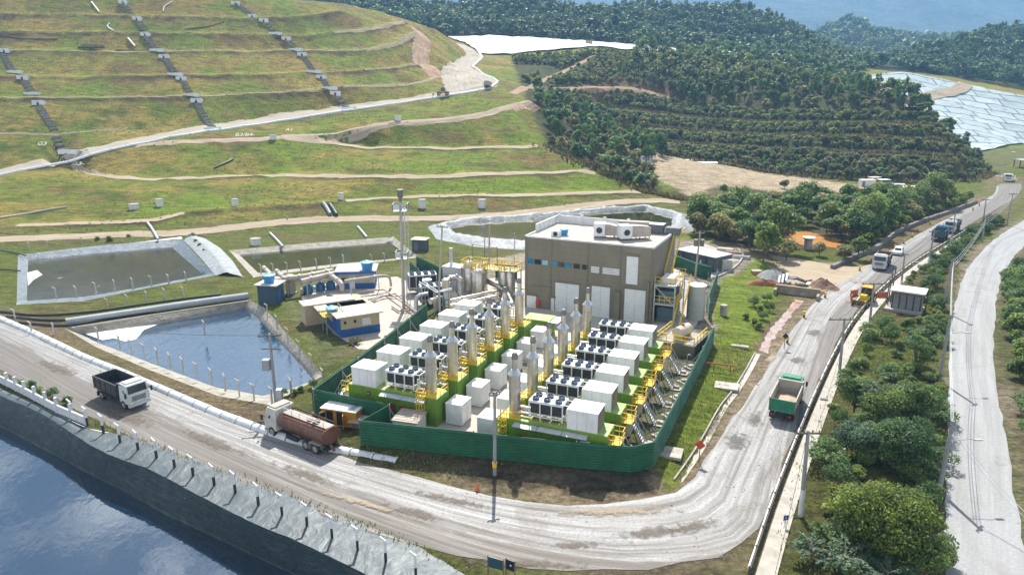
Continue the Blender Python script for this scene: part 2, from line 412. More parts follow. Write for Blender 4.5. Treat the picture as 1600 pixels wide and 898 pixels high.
P_T = ribbon(T4[:5], 3.0, 40); P_up = ribbon(LY([(800,132,318),(830,112,350),(860,98,376),(900,84,400),(930,76,420)]), 3, 40)
P_sd = ribbon(LY([(800,152,300),(822,150,305),(835,160,292),(800,170,282)]), 4, 24)

# ---- ponds: (rim outline on the ground, water outline, water level)
ponds = {}
p1_outer = LH([(-140,548),(0,606),(70,637),(139,669),(210,683),(320,722),(400,752),(513,793),(626,838),(723,895),(800,945),(900,1020)], 0)
p1_fold = LH([(-140,560),(0,618),(68,648),(150,700),(226,730),(263,748),(320,778),(400,818),(468,846),(565,893),(640,935),(720,1000)], 0)
p1_water = LH([(-140,598),(0,666),(62,698),(124,731),(195,768),(263,805),(330,836),(400,869),(465,900),(560,950),(620,990),(700,1060)], -3)
P3_rim = LH([(100,512),(250,490),(390,468),(412,480),(506,586),(470,606),(420,632),(340,618),(235,578),(150,542)], 0)
P3_wat = LH([(126,522),(250,506),(383,482),(398,492),(492,594),(452,608),(412,618),(335,604),(232,566),(152,535)], -1.2)
P2_rim = LH([(28,398),(150,384),(284,373),(336,430),(220,452),(130,470),(26,476)], 0)
P2_wat = LH([(44,407),(150,396),(268,386),(318,430),(215,450),(130,464),(42,470)], -1.0)
P4_rim = LH([(358,391),(480,380),(615,370),(655,402),(520,417),(396,433)], 0)
P4_wat = LH([(374,398),(480,389),(610,379),(640,402),(520,413),(404,427)], -.8)
P5_wat = LH([(702,354),(740,347),(830,342),(950,330),(1008,327),(1052,338),(1048,356),(1000,374),(900,386),(830,381),(760,376),(716,368)], .3)
p1_hole = p1_outer + [Vector((12,17,0)), Vector((-95,17,0))]
HOLES = [p1_hole, P3_rim, P2_rim, P4_rim]

# ---- the ground sheet
def ground_points():
    out = []
    y = 18.0
    while y < 5800:
        st = .75 if y < 95 else 1.3 if y < 170 else 2.0 if y < 460 else 3.2 if y < 545 else 9 if y < 760 else 26 if y < 1300 else 120
        hw = y*.80+26 if y < 800 else y*1.1
        xs = np.arange(-hw, hw, st); out.append(np.stack([xs + rng.uniform(-.3,.3,len(xs))*st, np.full(len(xs), y) + rng.uniform(-.3,.3,len(xs))*st], 1))
        y += st
    far = np.array([(x, yy) for x in (-5500,-3500,-2200,-1300,-700,-450) for yy in (17,120,250,420,700,1200,2500,5800)] + [(-x, yy) for x in (-5500,-3500,-2200,-1300,-700,-450) for yy in (17,120,250,420,700,1200,2500,5800)])
    return np.concatenate(out + [far])
G = ground_points()
EX = np.array(EXTRA); G = np.concatenate([G, EX])
for l in (bench_B, bench_C, path_D, N1, N2, N3, N4, N5, N6, T1, T2, T3, T5, pad_toe+[pad_toe[0]], pad_poly+[pad_poly[0]], pl_near):
    G = np.concatenate([G, np.array([p[:2] for p in dens(l, 1.5)])])
keep = np.ones(len(G), bool)
for h in HOLES:
    keep &= ~(inpoly(G, h) | (dline(G, h + [h[0]]) < .25))
G = G[keep]
con = []; edges = []
for h in HOLES:
    hp = dens(h + [h[0]], 1.5)[:-1]; b = len(con); con += [p[:2] for p in hp]; edges += [(b+i, b+(i+1) % len(hp)) for i in range(len(hp))]
allp = [Vector(p) for p in con] + [Vector(p) for p in G]
cd = delaunay_2d_cdt(allp, edges, [], 0, 1e-3)
gv = np.array([(v.x, v.y) for v in cd[0]]); gf = np.array(cd[2])
cen = gv[gf].mean(1); km = np.ones(len(gf), bool)
for h in HOLES: km &= ~inpoly(cen, h)
gf = gf[km]
gz = Hn(gv[:,0], gv[:,1])
X, Y, Z = gv[:,0], gv[:,1], gz
n1 = vnoise(X, Y, 9, 5)+vnoise(X, Y, 3.1, 6)*.6; n2 = vnoise(X, Y, 23, 7)+vnoise(X, Y, 6, 8)*.5; n3 = vnoise(X, Y, 2.3, 9); n4 = vnoise(X, Y, 45, 10)
col = np.tile(np.array([.135,.17,.03]), (len(gv), 1))
def lay(mask, c):
    global col
    m = np.clip(mask, 0, 1)[:,None]; col = col*(1-m) + np.array(c)*m
def near(line, w, soft=1.0): return np.clip((w - dline(gv, line))/soft + .5, 0, 1)
def inside(poly): return inpoly(gv, poly).astype(float)
hill = np.clip((Z-1.2)/1.5, 0, 1)*(Y > 140)
n5 = vnoise(X*.5, Y, 5.5, 11)+vnoise(X*.4, Y*1.2, 2.6, 12)*.7; n6 = vnoise(X*.6, Y, 15, 13)
lay((n6*1.2+n1*.8+.05)*3.2*hill, (.235,.2,.062)); lay((n2+n4*.6-.02)*3.5*hill, (.135,.2,.024)); lay((n5*.9-n6*.8-.2)*3.5*hill, (.18,.13,.06)); lay((n5+n3*.6-.28)*4*hill, (.075,.115,.016))
up = np.clip((Z-22)/16, 0, 1)*hill; lay(up*(.45+n6*1.5), (.25,.2,.07)); lay(up*(n5-.18)*3.2, (.17,.125,.058)); lay(up*(n2*.8-n5-.15)*3, (.155,.21,.035))
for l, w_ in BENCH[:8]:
    lay(np.clip(1-abs(dline(gv, offset(l, w_*.6))/(w_*.7)), 0, 1)*(.75+n1*1.4), (.23,.25,.055)); lay(np.clip(1-abs(dline(gv, offset(l, -1.8))/2.2), 0, 1)*(.95+n5*1.2), (.058,.046,.022))  # second layer: riser shade painted as a dark band below each bench edge
lay(near(path_A, 3.5, 3)*.5*(n1+.6), (.26,.2,.12))
lay(np.clip(1-dline(gv, road_M)/8, 0, 1)*(.4+n2*.7), (.17,.14,.09))
col = col*(1+np.clip(hill, 0, 1)[:,None]*np.array([.3,.24,.02]))
# wood floor on the hills beyond, red cuts
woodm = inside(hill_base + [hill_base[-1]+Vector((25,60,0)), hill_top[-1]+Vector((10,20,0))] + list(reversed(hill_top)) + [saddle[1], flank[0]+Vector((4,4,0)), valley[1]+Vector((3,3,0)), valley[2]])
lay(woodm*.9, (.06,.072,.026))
for l in (T1, T2, T3): lay(np.clip(1-dline(gv, offset(l, 2.2))/3.4, 0, 1)*(1.1+n1), (.27,.26,.075)); 
lay(np.clip(1-dline(gv, T4[:5])/7, 0, 1)*(.6+n1), (.24,.135,.075)); lay(np.clip(1-dline(gv, LY([(935,90,410),(930,130,380),(1000,130,385),(1050,150,375)]))/8, 0, 1)*(.35+n1*.9), (.22,.105,.055))
lay(np.clip((Y-505)/20, 0, 1), (.035,.05,.02)); lay((Y > 505)*(n2+.2)*.4, (.06,.075,.03))
lay(np.clip(1-dline(gv, LY([(800,150,300),(835,150,310),(870,165,300),(900,180,296)]))/7, 0, 1)*(.6+n1), (.25,.15,.085))
lay(np.clip(1-dline(gv, [p+Vector((3,2,0)) for p in flank])/5, 0, 1)*(.8+n1), (.16,.12,.045))
# level ground
low = (1-hill)*(Z < 3)*(Y < 330)
lay(low*np.clip((n1+.15)*1.3, 0, .75), (.17,.14,.065))
lay(near(R1_in, 3.8, 3)*low*(.75+n1), (.25,.19,.125)); lay(near(R1_out, 2.6, 2)*low*(.7+n1), (.21,.165,.115))
lay(near(R2_l, 1.6, 1.5)*low*(.8+n1), (.3,.26,.2)); lay(near(offset(R2_r, -2), 2.4, 2)*low*(.85+n1), (.3,.25,.19))
lay(near(walk_l, 1.8, 1)*low*(.6+n1), (.24,.2,.13))
apron = LH([(690,728),(760,735),(900,748),(1010,752),(1065,742),(1090,712),(1060,790),(880,790),(760,772),(680,748)], 0)
lay(inside(apron)*(.95+n1*.5), (.33,.26,.185)); lay(inside(LH([(720,735),(800,738),(800,765),(725,758)],0))*(n1+.3)*1.4, (.12,.12,.045))
strip = LH([(1090,740),(1130,650),(1172,580),(1190,545),(1215,500),(1262,470),(1290,460),(1215,560),(1170,640),(1118,725)], 0)
lay(inside(strip)*(.95+n1*.4), (.34,.27,.2))
bank = inside(pad_toe)*(1-inside(pad_poly)); rb = bank*(X > 13)
lay(rb*.97, (.2,.27,.036)); lay(rb*(n1-.15)*1.2, (.17,.15,.05)); lay(bank*(X < 12)*(Y < 75)*(.8+n1), (.1,.085,.06))  # last layer paints the shade of the fence into the front bank
lay(bank*(X < -10)*(Y < 78), (.13,.135,.045))
lay(inside(pad_poly), (.36,.32,.28)); lay(inside(pad_poly)*(X < 6)*(Y > 95)*.8, (.42,.37,.31))
gravel = LH([(955,705),(1022,718),(1060,650),(1108,550),(1110,500),(1040,560),(985,640)], PAD); lay(inside(gravel), (.23,.225,.19)); lay(inside(gravel)*(n1+.25)*1.6, (.13,.16,.045))
yard = LH([(986,238,6.2),(1060,248,4.6),(1200,270,2),(1330,286,1),(1440,300,0),(1300,306,0),(1110,308,0),(1075,306,.3),(1040,296,1),(1012,280,2.6),(996,258,4.6)])
lay(inside(yard)*(1+n1*.3), (.5,.4,.3)); lay(np.clip(1-dline(gv, hill_base)/3, 0, 1)*(.7+n1), (.2,.16,.06))
office = LH([(395,470),(480,440),(640,415),(660,440),(690,490),(640,530),(600,545),(545,560),(505,575),(470,520),(440,470)], 0)
lay(inside(office)*(X > -70)*.2, (.3,.28,.24))
lay(inside(LH([(1100,388),(1180,385),(1290,400),(1345,418),(1300,452),(1225,450),(1205,420),(1170,400)],0))*(.9+n1*.6), (.33,.26,.19))
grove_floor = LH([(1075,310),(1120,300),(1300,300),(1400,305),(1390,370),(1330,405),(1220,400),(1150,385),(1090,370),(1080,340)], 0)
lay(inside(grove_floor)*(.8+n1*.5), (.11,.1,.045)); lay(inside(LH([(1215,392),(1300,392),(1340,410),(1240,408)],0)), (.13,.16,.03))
lay(inside(LH([(1290,360),(1360,410),(1420,372),(1500,325),(1440,330),(1380,372),(1350,385)],0))*.7, (.2,.16,.1))
med = LH([(1200,898),(1245,730),(1330,530),(1400,450),(1480,390),(1500,420),(1480,520),(1474,700),(1470,900)], 0)
lay(inside(med)*(.7+n1*.6), (.115,.12,.035)); lay(inside(med)*(n2+n1*.5-.1)*2, (.2,.155,.09))
lay(inside(LH([(1370,485),(1450,492),(1440,530),(1400,520)],0))*(.8+n1), (.2,.12,.08))
lay(inside(LH([(1555,560),(1600,640),(1700,640),(1700,330),(1600,390),(1560,470)],0))*.6, (.1,.11,.035))
lay(inside(LH([(1590,640),(1640,640),(1700,900),(1625,900)],0))*(.6+n1), (.17,.11,.08))
lay(near(p1_outer, 1.6, 1.2)*(Y > 30)*(.7+n1*1.1), (.12,.14,.035))
lay(inside(LH([(1500,240),(1545,262),(1700,235),(1700,222),(1540,236)],3)), (.16,.17,.06))
membrane = inside(ms_low + list(reversed(ms_top)))
lay(np.clip((Z-60)/120, 0, 1)*(Y > 900), (.05,.07,.03))
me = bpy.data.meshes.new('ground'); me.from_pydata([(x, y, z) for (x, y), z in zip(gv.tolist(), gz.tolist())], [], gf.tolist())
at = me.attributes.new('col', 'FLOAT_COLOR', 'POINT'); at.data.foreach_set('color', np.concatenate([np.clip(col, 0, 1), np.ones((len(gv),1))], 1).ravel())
me.polygons.foreach_set('use_smooth', [True]*len(me.polygons))
k = NT('earth_and_grass'); a = k.n('ShaderNodeAttribute'); a.attribute_name = 'col'; v = k.coord('World')
f1 = k.noise(v, 1.9, 7, .72); f2 = k.noise(v, .35, 5, .6)
c = k.mix(1.0, a.outputs[0], k.ramp(f1, [(.3, .38), (.5, .85), (.7, 1.35)]), 'MULTIPLY'); st_h = k.noise(k.coord('World', (.25,1,1)), .8, 6, .75); c = k.mix(1.0, c, k.ramp(st_h, [(.34, (.5,.48,.42)), (.5, (.95,.95,.9)), (.68, (1.3,1.25,1.05))]), 'MULTIPLY'); c = k.mix(1.0, c, k.ramp(f2, [(.3, (.78,.8,.75)), (.7, (1.22,1.2,1.2))]), 'MULTIPLY')
tuft = k.noise(v, 5, 4, .7); c = k.mix(k.ramp(tuft, [(.58, 0), (.72, .35)]), c, (.05,.075,.015))
k.base(c); k.rough(.95); k.b.inputs['Specular IOR Level'].default_value = .15; k.bump(k.noise(v, 1.1, 9, .78), 1.0, .8)
me.materials.append(k.m); o = bpy.data.objects.new('ground', me); COL.objects.link(o); tag(o, kind='structure')

# ---- road materials
def road_mat(name, lo, mid, hi, dirt, dirt_w, rough, streak=.35, edge=0.0):
    k = NT(name); uv = k.coord('UV'); w = k.coord('World')
    fine = k.noise(w, 4.2, 8, .88); st = k.noise(k.coord('UV', (1.1,.06,1)), 1, 6, .65, .4); big = k.noise(w, .12, 4, .6)
    c = k.ramp(fine, [(.3, lo), (.5, mid), (.68, hi)]); sp_ = k.n('ShaderNodeSeparateXYZ'); k.l(k.coord('UV'), sp_.inputs[0])
    c = k.mix(k.ramp(k.math('ADD', k.math('MULTIPLY', st, .7), k.math('MULTIPLY', big, .3)), [(.5-dirt_w*.5, streak), (.5+dirt_w*.3, 0)]), c, dirt)
    pat = k.noise(w, .33, 6, .7); c = k.mix(k.ramp(pat, [(.6, 0), (.68, .55)]), c, tuple(x*.55 for x in mid))
    wob = k.noise(k.coord('UV', (.5,.12,1)), 1, 6, .7); ed = k.math('ADD', k.math('MULTIPLY', sp_.outputs[0], edge), k.math('MULTIPLY', k.math('SUBTRACT', wob, .5), 1.3)); c = k.mix(k.ramp(ed, [(.72, 0), (.9, .85)]), c, dirt)
    if edge:
        tk = k.noise(k.coord('UV', (.9,.018,1), (0,0,.0)), 1, 4, .6, .2); c = k.mix(k.ramp(tk, [(.5, 0), (.62, .6)]), c, tuple(x*.8 for x in dirt))
    pt2 = k.noise(w, .16, 5, .65, .8); c = k.mix(k.ramp(pt2, [(.57, 0), (.64, .5)]), c, tuple(x*1.1 for x in dirt))
    st2 = k.noise(k.coord('UV', (1.6,.05,1)), 1, 5, .7, 1.0); c = k.mix(k.ramp(st2, [(.5, 0), (.8, .35)]), c, hi)  # pale streaks along the road: glare painted into the colour
    k.base(c); k.rough(k.ramp(st, [(.35, rough+.2), (.65, rough-.1)])); k.bump(k.noise(w, 5, 6, .8), .6, .05)
    return k.m
m_gravel = road_mat('pale_gravel_road', (.14,.142,.142), (.285,.287,.287), (.52,.52,.515), (.1,.084,.068), .42, .6, .8, .095)
m_asph = road_mat('worn_grey_asphalt', (.2,.206,.21), (.28,.286,.29), (.37,.375,.375), (.2,.195,.18), .25, .7, .45)
m_dirt = road_mat('pale_dirt', (.27,.21,.145), (.36,.29,.2), (.44,.36,.26), (.2,.15,.09), .2, .9, .45)
m_dust = road_mat('pale_dusty_road', (.24,.21,.16), (.33,.29,.23), (.43,.39,.33), (.3,.25,.19), .2, .9, .4)
m_red = road_mat('reddish_dirt', (.26,.15,.09), (.34,.22,.14), (.42,.3,.21), (.2,.11,.06), .2, .9, .4)
m_walk = paint('pale_concrete', (.42,.39,.34), .85, .25, .6, dirt=(.2,.16,.1), dirt_amt=.5)
main_road.build('main_road', m_gravel); bend.build('main_road', m_gravel); side_road.build('side_road', m_asph); yard_road.build('dirt_track', m_dirt)
sidewalk.build('sidewalk', m_walk)
for s_ in (P_A, P_B1, P_B2, P_C, P_D, P_E): s_.build('dirt_path', m_dirt)
P_M.build('hill_road', m_dust); P_W.build('hill_road', m_dust)
m_dirtg = road_mat('grassy_dirt', (.16,.13,.07), (.24,.19,.11), (.32,.26,.17), (.14,.13,.05), .3, .9, .5)
for s_ in P_N: s_.build('dirt_path', m_dirtg)
P_ch.build('dirt_path', m_red); P_T.build('dirt_path', m_red); P_up.build('dirt_path', m_red); P_sd.build('dirt_path', m_red)

# ---- water and liners
def water_mat(name, deep, ior=1.5, sc=1.2, bump=.12, foam=None, rough=.04, algae=None, wind=(1,1,1)):
    k = NT(name); w = k.coord('World', wind); c = deep
    if algae: c = k.ramp(k.noise(w, .22, 6, .7), [(.35, deep), (.65, algae)])
    if foam is not None: c = k.mix(k.ramp(k.noise(w, foam, 7, .7), [(.66, 0), (.72, .8)]), c, (.55,.55,.5))
    k.base(c); k.rough(rough); k.b.inputs['IOR'].default_value = ior
    k.bump(k.noise(w, sc, 4, .6), bump, .25); return k.m
def flat(name, poly, mat, z=None, rows=False):
    mb = MB(); pts = [(p[0], p[1], p[2] if z is None else z) for p in poly]
    a = sum((pts[i][0]*pts[(i+1) % len(pts)][1]-pts[(i+1) % len(pts)][0]*pts[i][1]) for i in range(len(pts)))
    mb.face(*(pts if a > 0 else pts[::-1])); o = mb.build(name, mat); return o
def ring(name, loops, mat, label, cat, wr=.12, closed=True, n=None, m=3, wl=1.4, smooth=50, split=0):
    """liner: loops of points (outer to inner), with wrinkles"""
    rows = []; n = n or 140
    L = [smooth_line(l + ([l[0]] if closed else []), n) if not closed else resample(l + [l[0]], n) for l in loops]
    rr = []
    for a, b in zip(L, L[1:]):
        for j in range(m): rr.append([p.lerp(q, j/m) for p, q in zip(a, b)])
    rr.append(L[-1])
    P = np.array([[p[:] for p in r] for r in rr]); sh = P.shape
    d = vnoise(P[:,:,0]*1.0, P[:,:,1], wl, 21)*wr*2+vnoise(P[:,:,0], P[:,:,1], wl*.4, 22)*wr
    d[0] *= .1; d[-1] *= .2; P[:,:,2] += d
    if closed: P[:,-1] = P[:,0]
    mb = MB(); mb.sheet([[tuple(p) for p in r] for r in P])
    if isinstance(mat, list): mb.mi = [0 if i < split*(n-1) else 1 for i in range(len(mb.f))]
    o = mb.build(name, mat, smooth=smooth)
    up_ = sum(p.normal.z for p in o.data.polygons)
    if up_ < 0: o.data.flip_normals()
    return tag(o, label, cat)
def liner_mat(name, c, rough, streak=.4, light=None, bmp=.7, bs=1.6):
    k = NT(name); w = k.coord('World'); n_ = k.noise(w, .9, 7, .7)
    cc = k.ramp(n_, [(.3, tuple(x*.65 for x in c)), (.7, tuple(min(1, x*1.35) for x in c))])
    if light: cc = k.mix(k.ramp(k.noise(k.coord('World', (.5,.5,2.5)), 1.3, 6, .75), [(.52, 0), (.7, streak)]), cc, light)
    k.base(cc); k.rough(k.ramp(n_, [(.3, rough+.15), (.7, rough)])); k.bump(k.noise(k.coord('World', (1,.7,1)), bs, 3, .5, 1.5), bmp, .3); return k.m
m_lin_dark = liner_mat('dark_green_black_liner', (.008,.028,.034), .45, .7, (.1,.11,.1), .3, .9)
m_lin_blue = liner_mat('dark_blue_grey_liner', (.1,.135,.165), .5, .5, (.33,.33,.3))
m_lin_top = liner_mat('sky_lit_teal_liner', (.05,.072,.082), .45, .35, (.15,.155,.15), .3, .8)  # paler than the slope liner: sky light put into the apron colour
m_lin_grey = liner_mat('grey_blue_liner', (.2,.235,.26), .45, .4, (.4,.41,.4))
m_lin_pale = liner_mat('pale_silver_liner', (.22,.245,.26), .5, .4, (.45,.46,.45))
m_conc_bank = liner_mat('stained_concrete_bank', (.3,.28,.24), .85, .5, (.42,.38,.3))
m_w1 = water_mat('dark_reflecting_water', (.003,.018,.04), 3.0, .45, .1, None, .03, None, (1,.6,1))
m_w3 = water_mat('rippled_blue_water', (.02,.05,.09), 3.6, .9, .28, None, .04, None, (1.2,.5,1))
m_w2 = water_mat('murky_brown_water', (.008,.012,.014), 2.0, 1.6, .16, .28, .1, (.04,.036,.022))
m_w4 = water_mat('green_pond_water', (.016,.02,.006), 1.4, 1.0, .05, None, .06, (.045,.05,.014))
m_w5 = water_mat('calm_olive_water', (.022,.022,.01), 2.4, .8, .05, None, .03, (.05,.046,.016))
ring('pond_liner', [p1_outer, [a.lerp(b, .5)+Vector((0,0,.1)) for a, b in zip(p1_outer, p1_fold)], p1_fold, [a.lerp(b, .5) for a, b in zip(p1_fold, p1_water)], p1_water, [p+Vector((-.5,-.8,-.6)) for p in p1_water]],
     [m_lin_top, m_lin_dark], 'dark wrinkled plastic liner on the bank of the big pond at bottom left', 'pond liner', .045, False, 260, 6, 1.5, 60, 12)  # lit apron and shaded slope: one liner painted in two tones
tag(flat('pond_water', p1_water + [Vector((14,16,-3)), Vector((-110,16,-3))], m_w1), kind='structure')
for nm, rim, wat, mat, wm, lab in (('pond_bank', P3_rim, P3_wat, m_conc_bank, m_w3, 'bare concrete bank round the rippled blue pond beside the road'),
                                   ('pond_bank', P2_rim, P2_wat, m_lin_blue, m_w2, 'grey lined bank round the murky pond at the far left'),
                                   ('pond_bank', P4_rim, P4_wat, m_conc_bank, m_w4, 'concrete bank round the long green pond behind the blue office')):
    ring(nm, [rim, wat, [p+Vector((0,0,-.5)) for p in wat]], mat, lab, 'pond bank', .05, True, 120, 2)
    tag(flat('pond_water', wat, wm), kind='structure')
cz = sum((p for p in P5_wat), Vector())/len(P5_wat)
def grow(poly, d, z):
    out = []; n = len(poly)
    for i in range(n):
        t = (poly[(i+1) % n]-poly[i-1]); t.z = 0; t.normalize(); q = Vector((-t.y, t.x, 0))
        if (q.dot(poly[i]-cz)) < 0: q = -q
        out.append(Vector((poly[i].x+q.x*d, poly[i].y+q.y*d, z)))
    return out
ring('pond_liner', [grow(P5_wat, 5.5, .03), grow(P5_wat, 2.2, 1.25), grow(P5_wat, 1.2, 1.25), P5_wat, [p+Vector((0,0,-.4)) for p in grow(P5_wat, -.5, .3)]], m_lin_pale, 'crumpled silver liner on the raised berm of the pond behind the factory building', 'pond liner', .22, True, 180, 4, 1.8)
tag(flat('pond_water', P5_wat, m_w5), kind='structure')
# foam at the inlets
m_foam = paint('white_foam', (.8,.8,.77), .9, .08, 2)
def blob(c, rx, ry, n=22, j=.3, rz=0): 
    return [Vector((c.x+math.cos(rz)*a-math.sin(rz)*b, c.y+math.sin(rz)*a+math.cos(rz)*b, c.z)) for k in range(n) for q in [6.28318*k/n] for f in [1+random.uniform(-j, j)] for a, b in [(math.cos(q)*rx*f, math.sin(q)*ry*f)]]
tag(flat('foam', LH([(133,521),(170,512),(215,505),(255,498),(258,502),(225,515),(212,530),(195,533),(178,528),(160,531)], -1.17), m_foam), kind='stuff')
tag(flat('foam', LH([(43,426),(58,422),(66,429),(52,437),(44,446)], -.97), m_foam), kind='stuff')
# membranes: white plateau cover, and the patched slope on the right
def draped(name, near_l, far_l, n, m, off, mat, wr):
    a = smooth_line(near_l, n); b = smooth_line(far_l, n); rows = []
    for j in range(m):
        t = j/(m-1); rows.append([p.lerp(q, t) for p, q in zip(a, b)])
    P = np.array([[p[:] for p in r] for r in rows]); P[:,:,2] = np.maximum(Hn(P[:,:,0], P[:,:,1]), Hn(P[:,:,0], P[:,:,1]-3)-.2)+off+vnoise(P[:,:,0], P[:,:,1], 7, 31)*wr
    mb = MB(); mb.sheet([[tuple(p) for p in r] for r in P]); o = mb.build(name, mat, smooth=60)
    if sum(p.normal.z for p in o.data.polygons) < 0: o.data.flip_normals()
    return o
k = NT('white_membrane'); w = k.coord('World', (1,.3,1), (0,0,.5)); n_ = k.noise(w, .09, 8, .8); k.base(k.ramp(n_, [(.4, (.13,.15,.17)), (.5, (.32,.34,.36)), (.6, (.52,.53,.53))])); k.rough(.55); k.bump(n_, .8, 1.5); m_wmem = k.m
tag(draped('membrane_cover', pl_near, pl_far, 90, 60, .9, m_wmem, .5), 'white wrinkled membrane spread over the plateau below the dark wood', 'membrane')
k = NT('blue_green_membrane'); uvn = k.coord('World'); br = k.n('ShaderNodeTexBrick'); br.offset = .3; k.l(k.coord('World', (1,1,1), (0,0,.05)), br.inputs['Vector'])
br.inputs['Scale'].default_value = .03; br.inputs['Mortar Size'].default_value = .016; br.inputs['Color1'].default_value = (.33,.41,.42,1); br.inputs['Color2'].default_value = (.43,.5,.5,1); br.inputs['Mortar'].default_value = (.1,.14,.16,1)
n_ = k.noise(k.coord('World', (1,.35,1), (0,0,-.3)), .16, 6, .7); k.base(k.mix(k.ramp(n_, [(.56, 0), (.6, .6)]), br.outputs[0], (.2,.25,.29))); k.rough(.75); k.bump(k.noise(uvn, .4, 5), .5, .6); m_bmem = k.m
tag(draped('membrane_cover', ms_low, ms_top, 70, 60, .7, m_bmem, .5), 'pale blue green membrane with stitched panels covering the slope at the far right', 'membrane')

# liner apron beside the far left pond, track across the membrane, worn patches on the gravel
ap_i = LH([(284,373),(300,388),(318,408),(336,430)], .05); ap_m = [p+Vector((0,0,.7)) for p in LH([(298,371),(322,388),(340,408),(356,431)], 0)]; ap_o = LH([(318,371),(345,388),(364,408),(380,433)], .03)
m = MB(); rr_a = []
for a_, b_ in ((ap_i, ap_m), (ap_m, ap_o)):
    a_ = resample(a_, 40); b_ = resample(b_, 40)
    for j in range(6): rr_a.append([p.lerp(q, j/6)+Vector((0,0,.12*math.sin(i*1.7+j)*(.5 if j else 0))) for i, (p, q) in enumerate(zip(a_, b_))])
rr_a.append(resample(ap_o, 40)); m.sheet([[tuple(p) for p in r] for r in rr_a]); o = m.build('pond_liner', m_lin_pale, smooth=60)
if sum(p.normal.z for p in o.data.polygons) < 0: o.data.flip_normals()
tag(o, 'pale grey liner apron on the right bank of the murky far left pond', 'pond liner')
tr_ = [WT(px, py)+Vector((0,0,.3)) for px, py in ((1428,172),(1442,162),(1462,154),(1486,147),(1504,141),(1508,134))]
Strip(offset(smooth_line(tr_,20), 4), offset(smooth_line(tr_,20), -4), 30, 5, 1.3, True, .8).build('dirt_track', m_dirt)
def patch_mat(name, c1, c2, th=.5):
    k = NT(name); w = k.coord('World'); n_ = k.noise(w, 4.5, 7, .8); k.base(k.ramp(n_, [(.35, c1), (.65, c2)])); k.rough(.9); uv = k.n('ShaderNodeAttribute'); uv.attribute_name = 'edge'
    a_ = k.math('ADD', uv.outputs['Fac'], k.math('MULTIPLY', k.math('SUBTRACT', k.noise(w, 1.4, 7, .75), .5), 2.2)); k.l(k.ramp(a_, [(.35, 0), (.85, .8)]), k.b.inputs['Alpha']); k.bump(n_, .7, .06); return k.m
m_pd = patch_mat('dark_loose_gravel', (.06,.055,.05), (.19,.18,.165)); m_pb = patch_mat('dark_brown_mud', (.1,.08,.06), (.2,.165,.13)); m_ps = patch_mat('pale_sand', (.3,.24,.165), (.42,.34,.25))
def patch(px, py, rx, ry, rz, mat, z=.045):
    c = W(px, py); m = MB(); rings = []; E = []
    for i in range(6):
        f = i/5; rings.append(m._p([(c.x+math.cos(rz)*a-math.sin(rz)*b, c.y+math.sin(rz)*a+math.cos(rz)*b, z) for k_ in range(24) for q in [6.28318*k_/24] for a, b in [(math.cos(q)*rx*f*(1 if f else 0), math.sin(q)*ry*f)]])); E += [1-f]*24
    for i in range(5):
        for k_ in range(24): m.f.append((rings[i]+k_, rings[i]+(k_+1) % 24, rings[i+1]+(k_+1) % 24, rings[i+1]+k_)); m.mi.append(0)
    o = m.build('road_patch', mat); at_ = o.data.attributes.new('edge', 'FLOAT', 'POINT'); at_.data.foreach_set('value', E)
    if o.data.polygons[30].normal.z < 0: o.data.flip_normals()
    tag(o, kind='structure')
for i, (px, py, rx, ry, rz, mt) in enumerate([(1152,690,3.4,1.9,R(62),m_pd),(1246,563,2.2,1.5,R(60),m_pd),(1272,520,2.6,1.5,R(55),m_pd),(1020,832,5.2,1.2,R(14),m_pb),(1085,822,3.6,1.1,R(25),m_pb),(900,852,3,.7,R(4),m_pb),(640,800,5,1.0,R(-24),m_pb),(480,742,6,1.1,R(-30),m_pb),(330,690,7,1.2,R(-32),m_pb),(200,650,7,1.6,R(-33),m_pb),(90,575,8,1.4,R(-32),m_pb),(700,780,6,.8,R(-20),m_pb),(1115,660,1.2,5,R(-25),m_pb),(820,880,7,.8,R(-2),m_pb),(1180,655,1.1,3,R(-25),m_pd),(1340,440,2.4,2,R(50),m_ps),(1330,470,2.5,1.6,R(50),m_ps),(1205,560,3.4,1.0,R(60),m_ps),(960,800,9,.9,R(2),m_ps),(560,785,8,.6,R(-25),m_ps)]): patch(px, py, rx, ry, rz, mt, .045+.004*i)
# ================================================================== THE POWER PLANT
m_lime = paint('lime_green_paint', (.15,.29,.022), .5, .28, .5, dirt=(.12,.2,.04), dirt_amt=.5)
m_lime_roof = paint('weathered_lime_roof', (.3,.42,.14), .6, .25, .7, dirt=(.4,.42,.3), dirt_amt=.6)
m_white = paint('white_paint', (.72,.74,.75), .45, .16, .6, dirt=(.42,.38,.31), dirt_amt=.5)
m_white_roof = paint('white_roof_with_rust_marks', (.8,.8,.78), .5, .08, .4, dirt=(.42,.33,.25), dirt_amt=.35)
m_dkbox = paint('brown_vent_face', (.2,.16,.13), .7, .3, 2)  # plain brown tone of the louvre
m_steel = paint('brushed_steel_cladding', (.62,.58,.52), .33, .3, 1.2, metal=.85, dirt=(.4,.3,.2), dirt_amt=.35)
m_steel_d = paint('sooty_steel', (.22,.2,.19), .5, .35, 2, metal=.6)
m_galv = paint('galvanised_steel', (.5,.53,.55), .42, .2, 1.5, metal=.6)
m_yel = paint('safety_yellow_paint', (.78,.52,.02), .45, .15, 1, dirt=(.4,.28,.06), dirt_amt=.3)
m_black = paint('black_mesh', (.02,.02,.022), .6, .3, 4)
m_fin = paint('dark_cooling_fins', (.035,.032,.03), .6, .5, 3, dirt=(.12,.1,.07), dirt_amt=.4)
m_blue_fan = paint('dark_blue_fan', (.03,.07,.13), .4, .3, 2)
m_red = paint('dull_red_panel', (.33,.07,.04), .6, .25, 2)
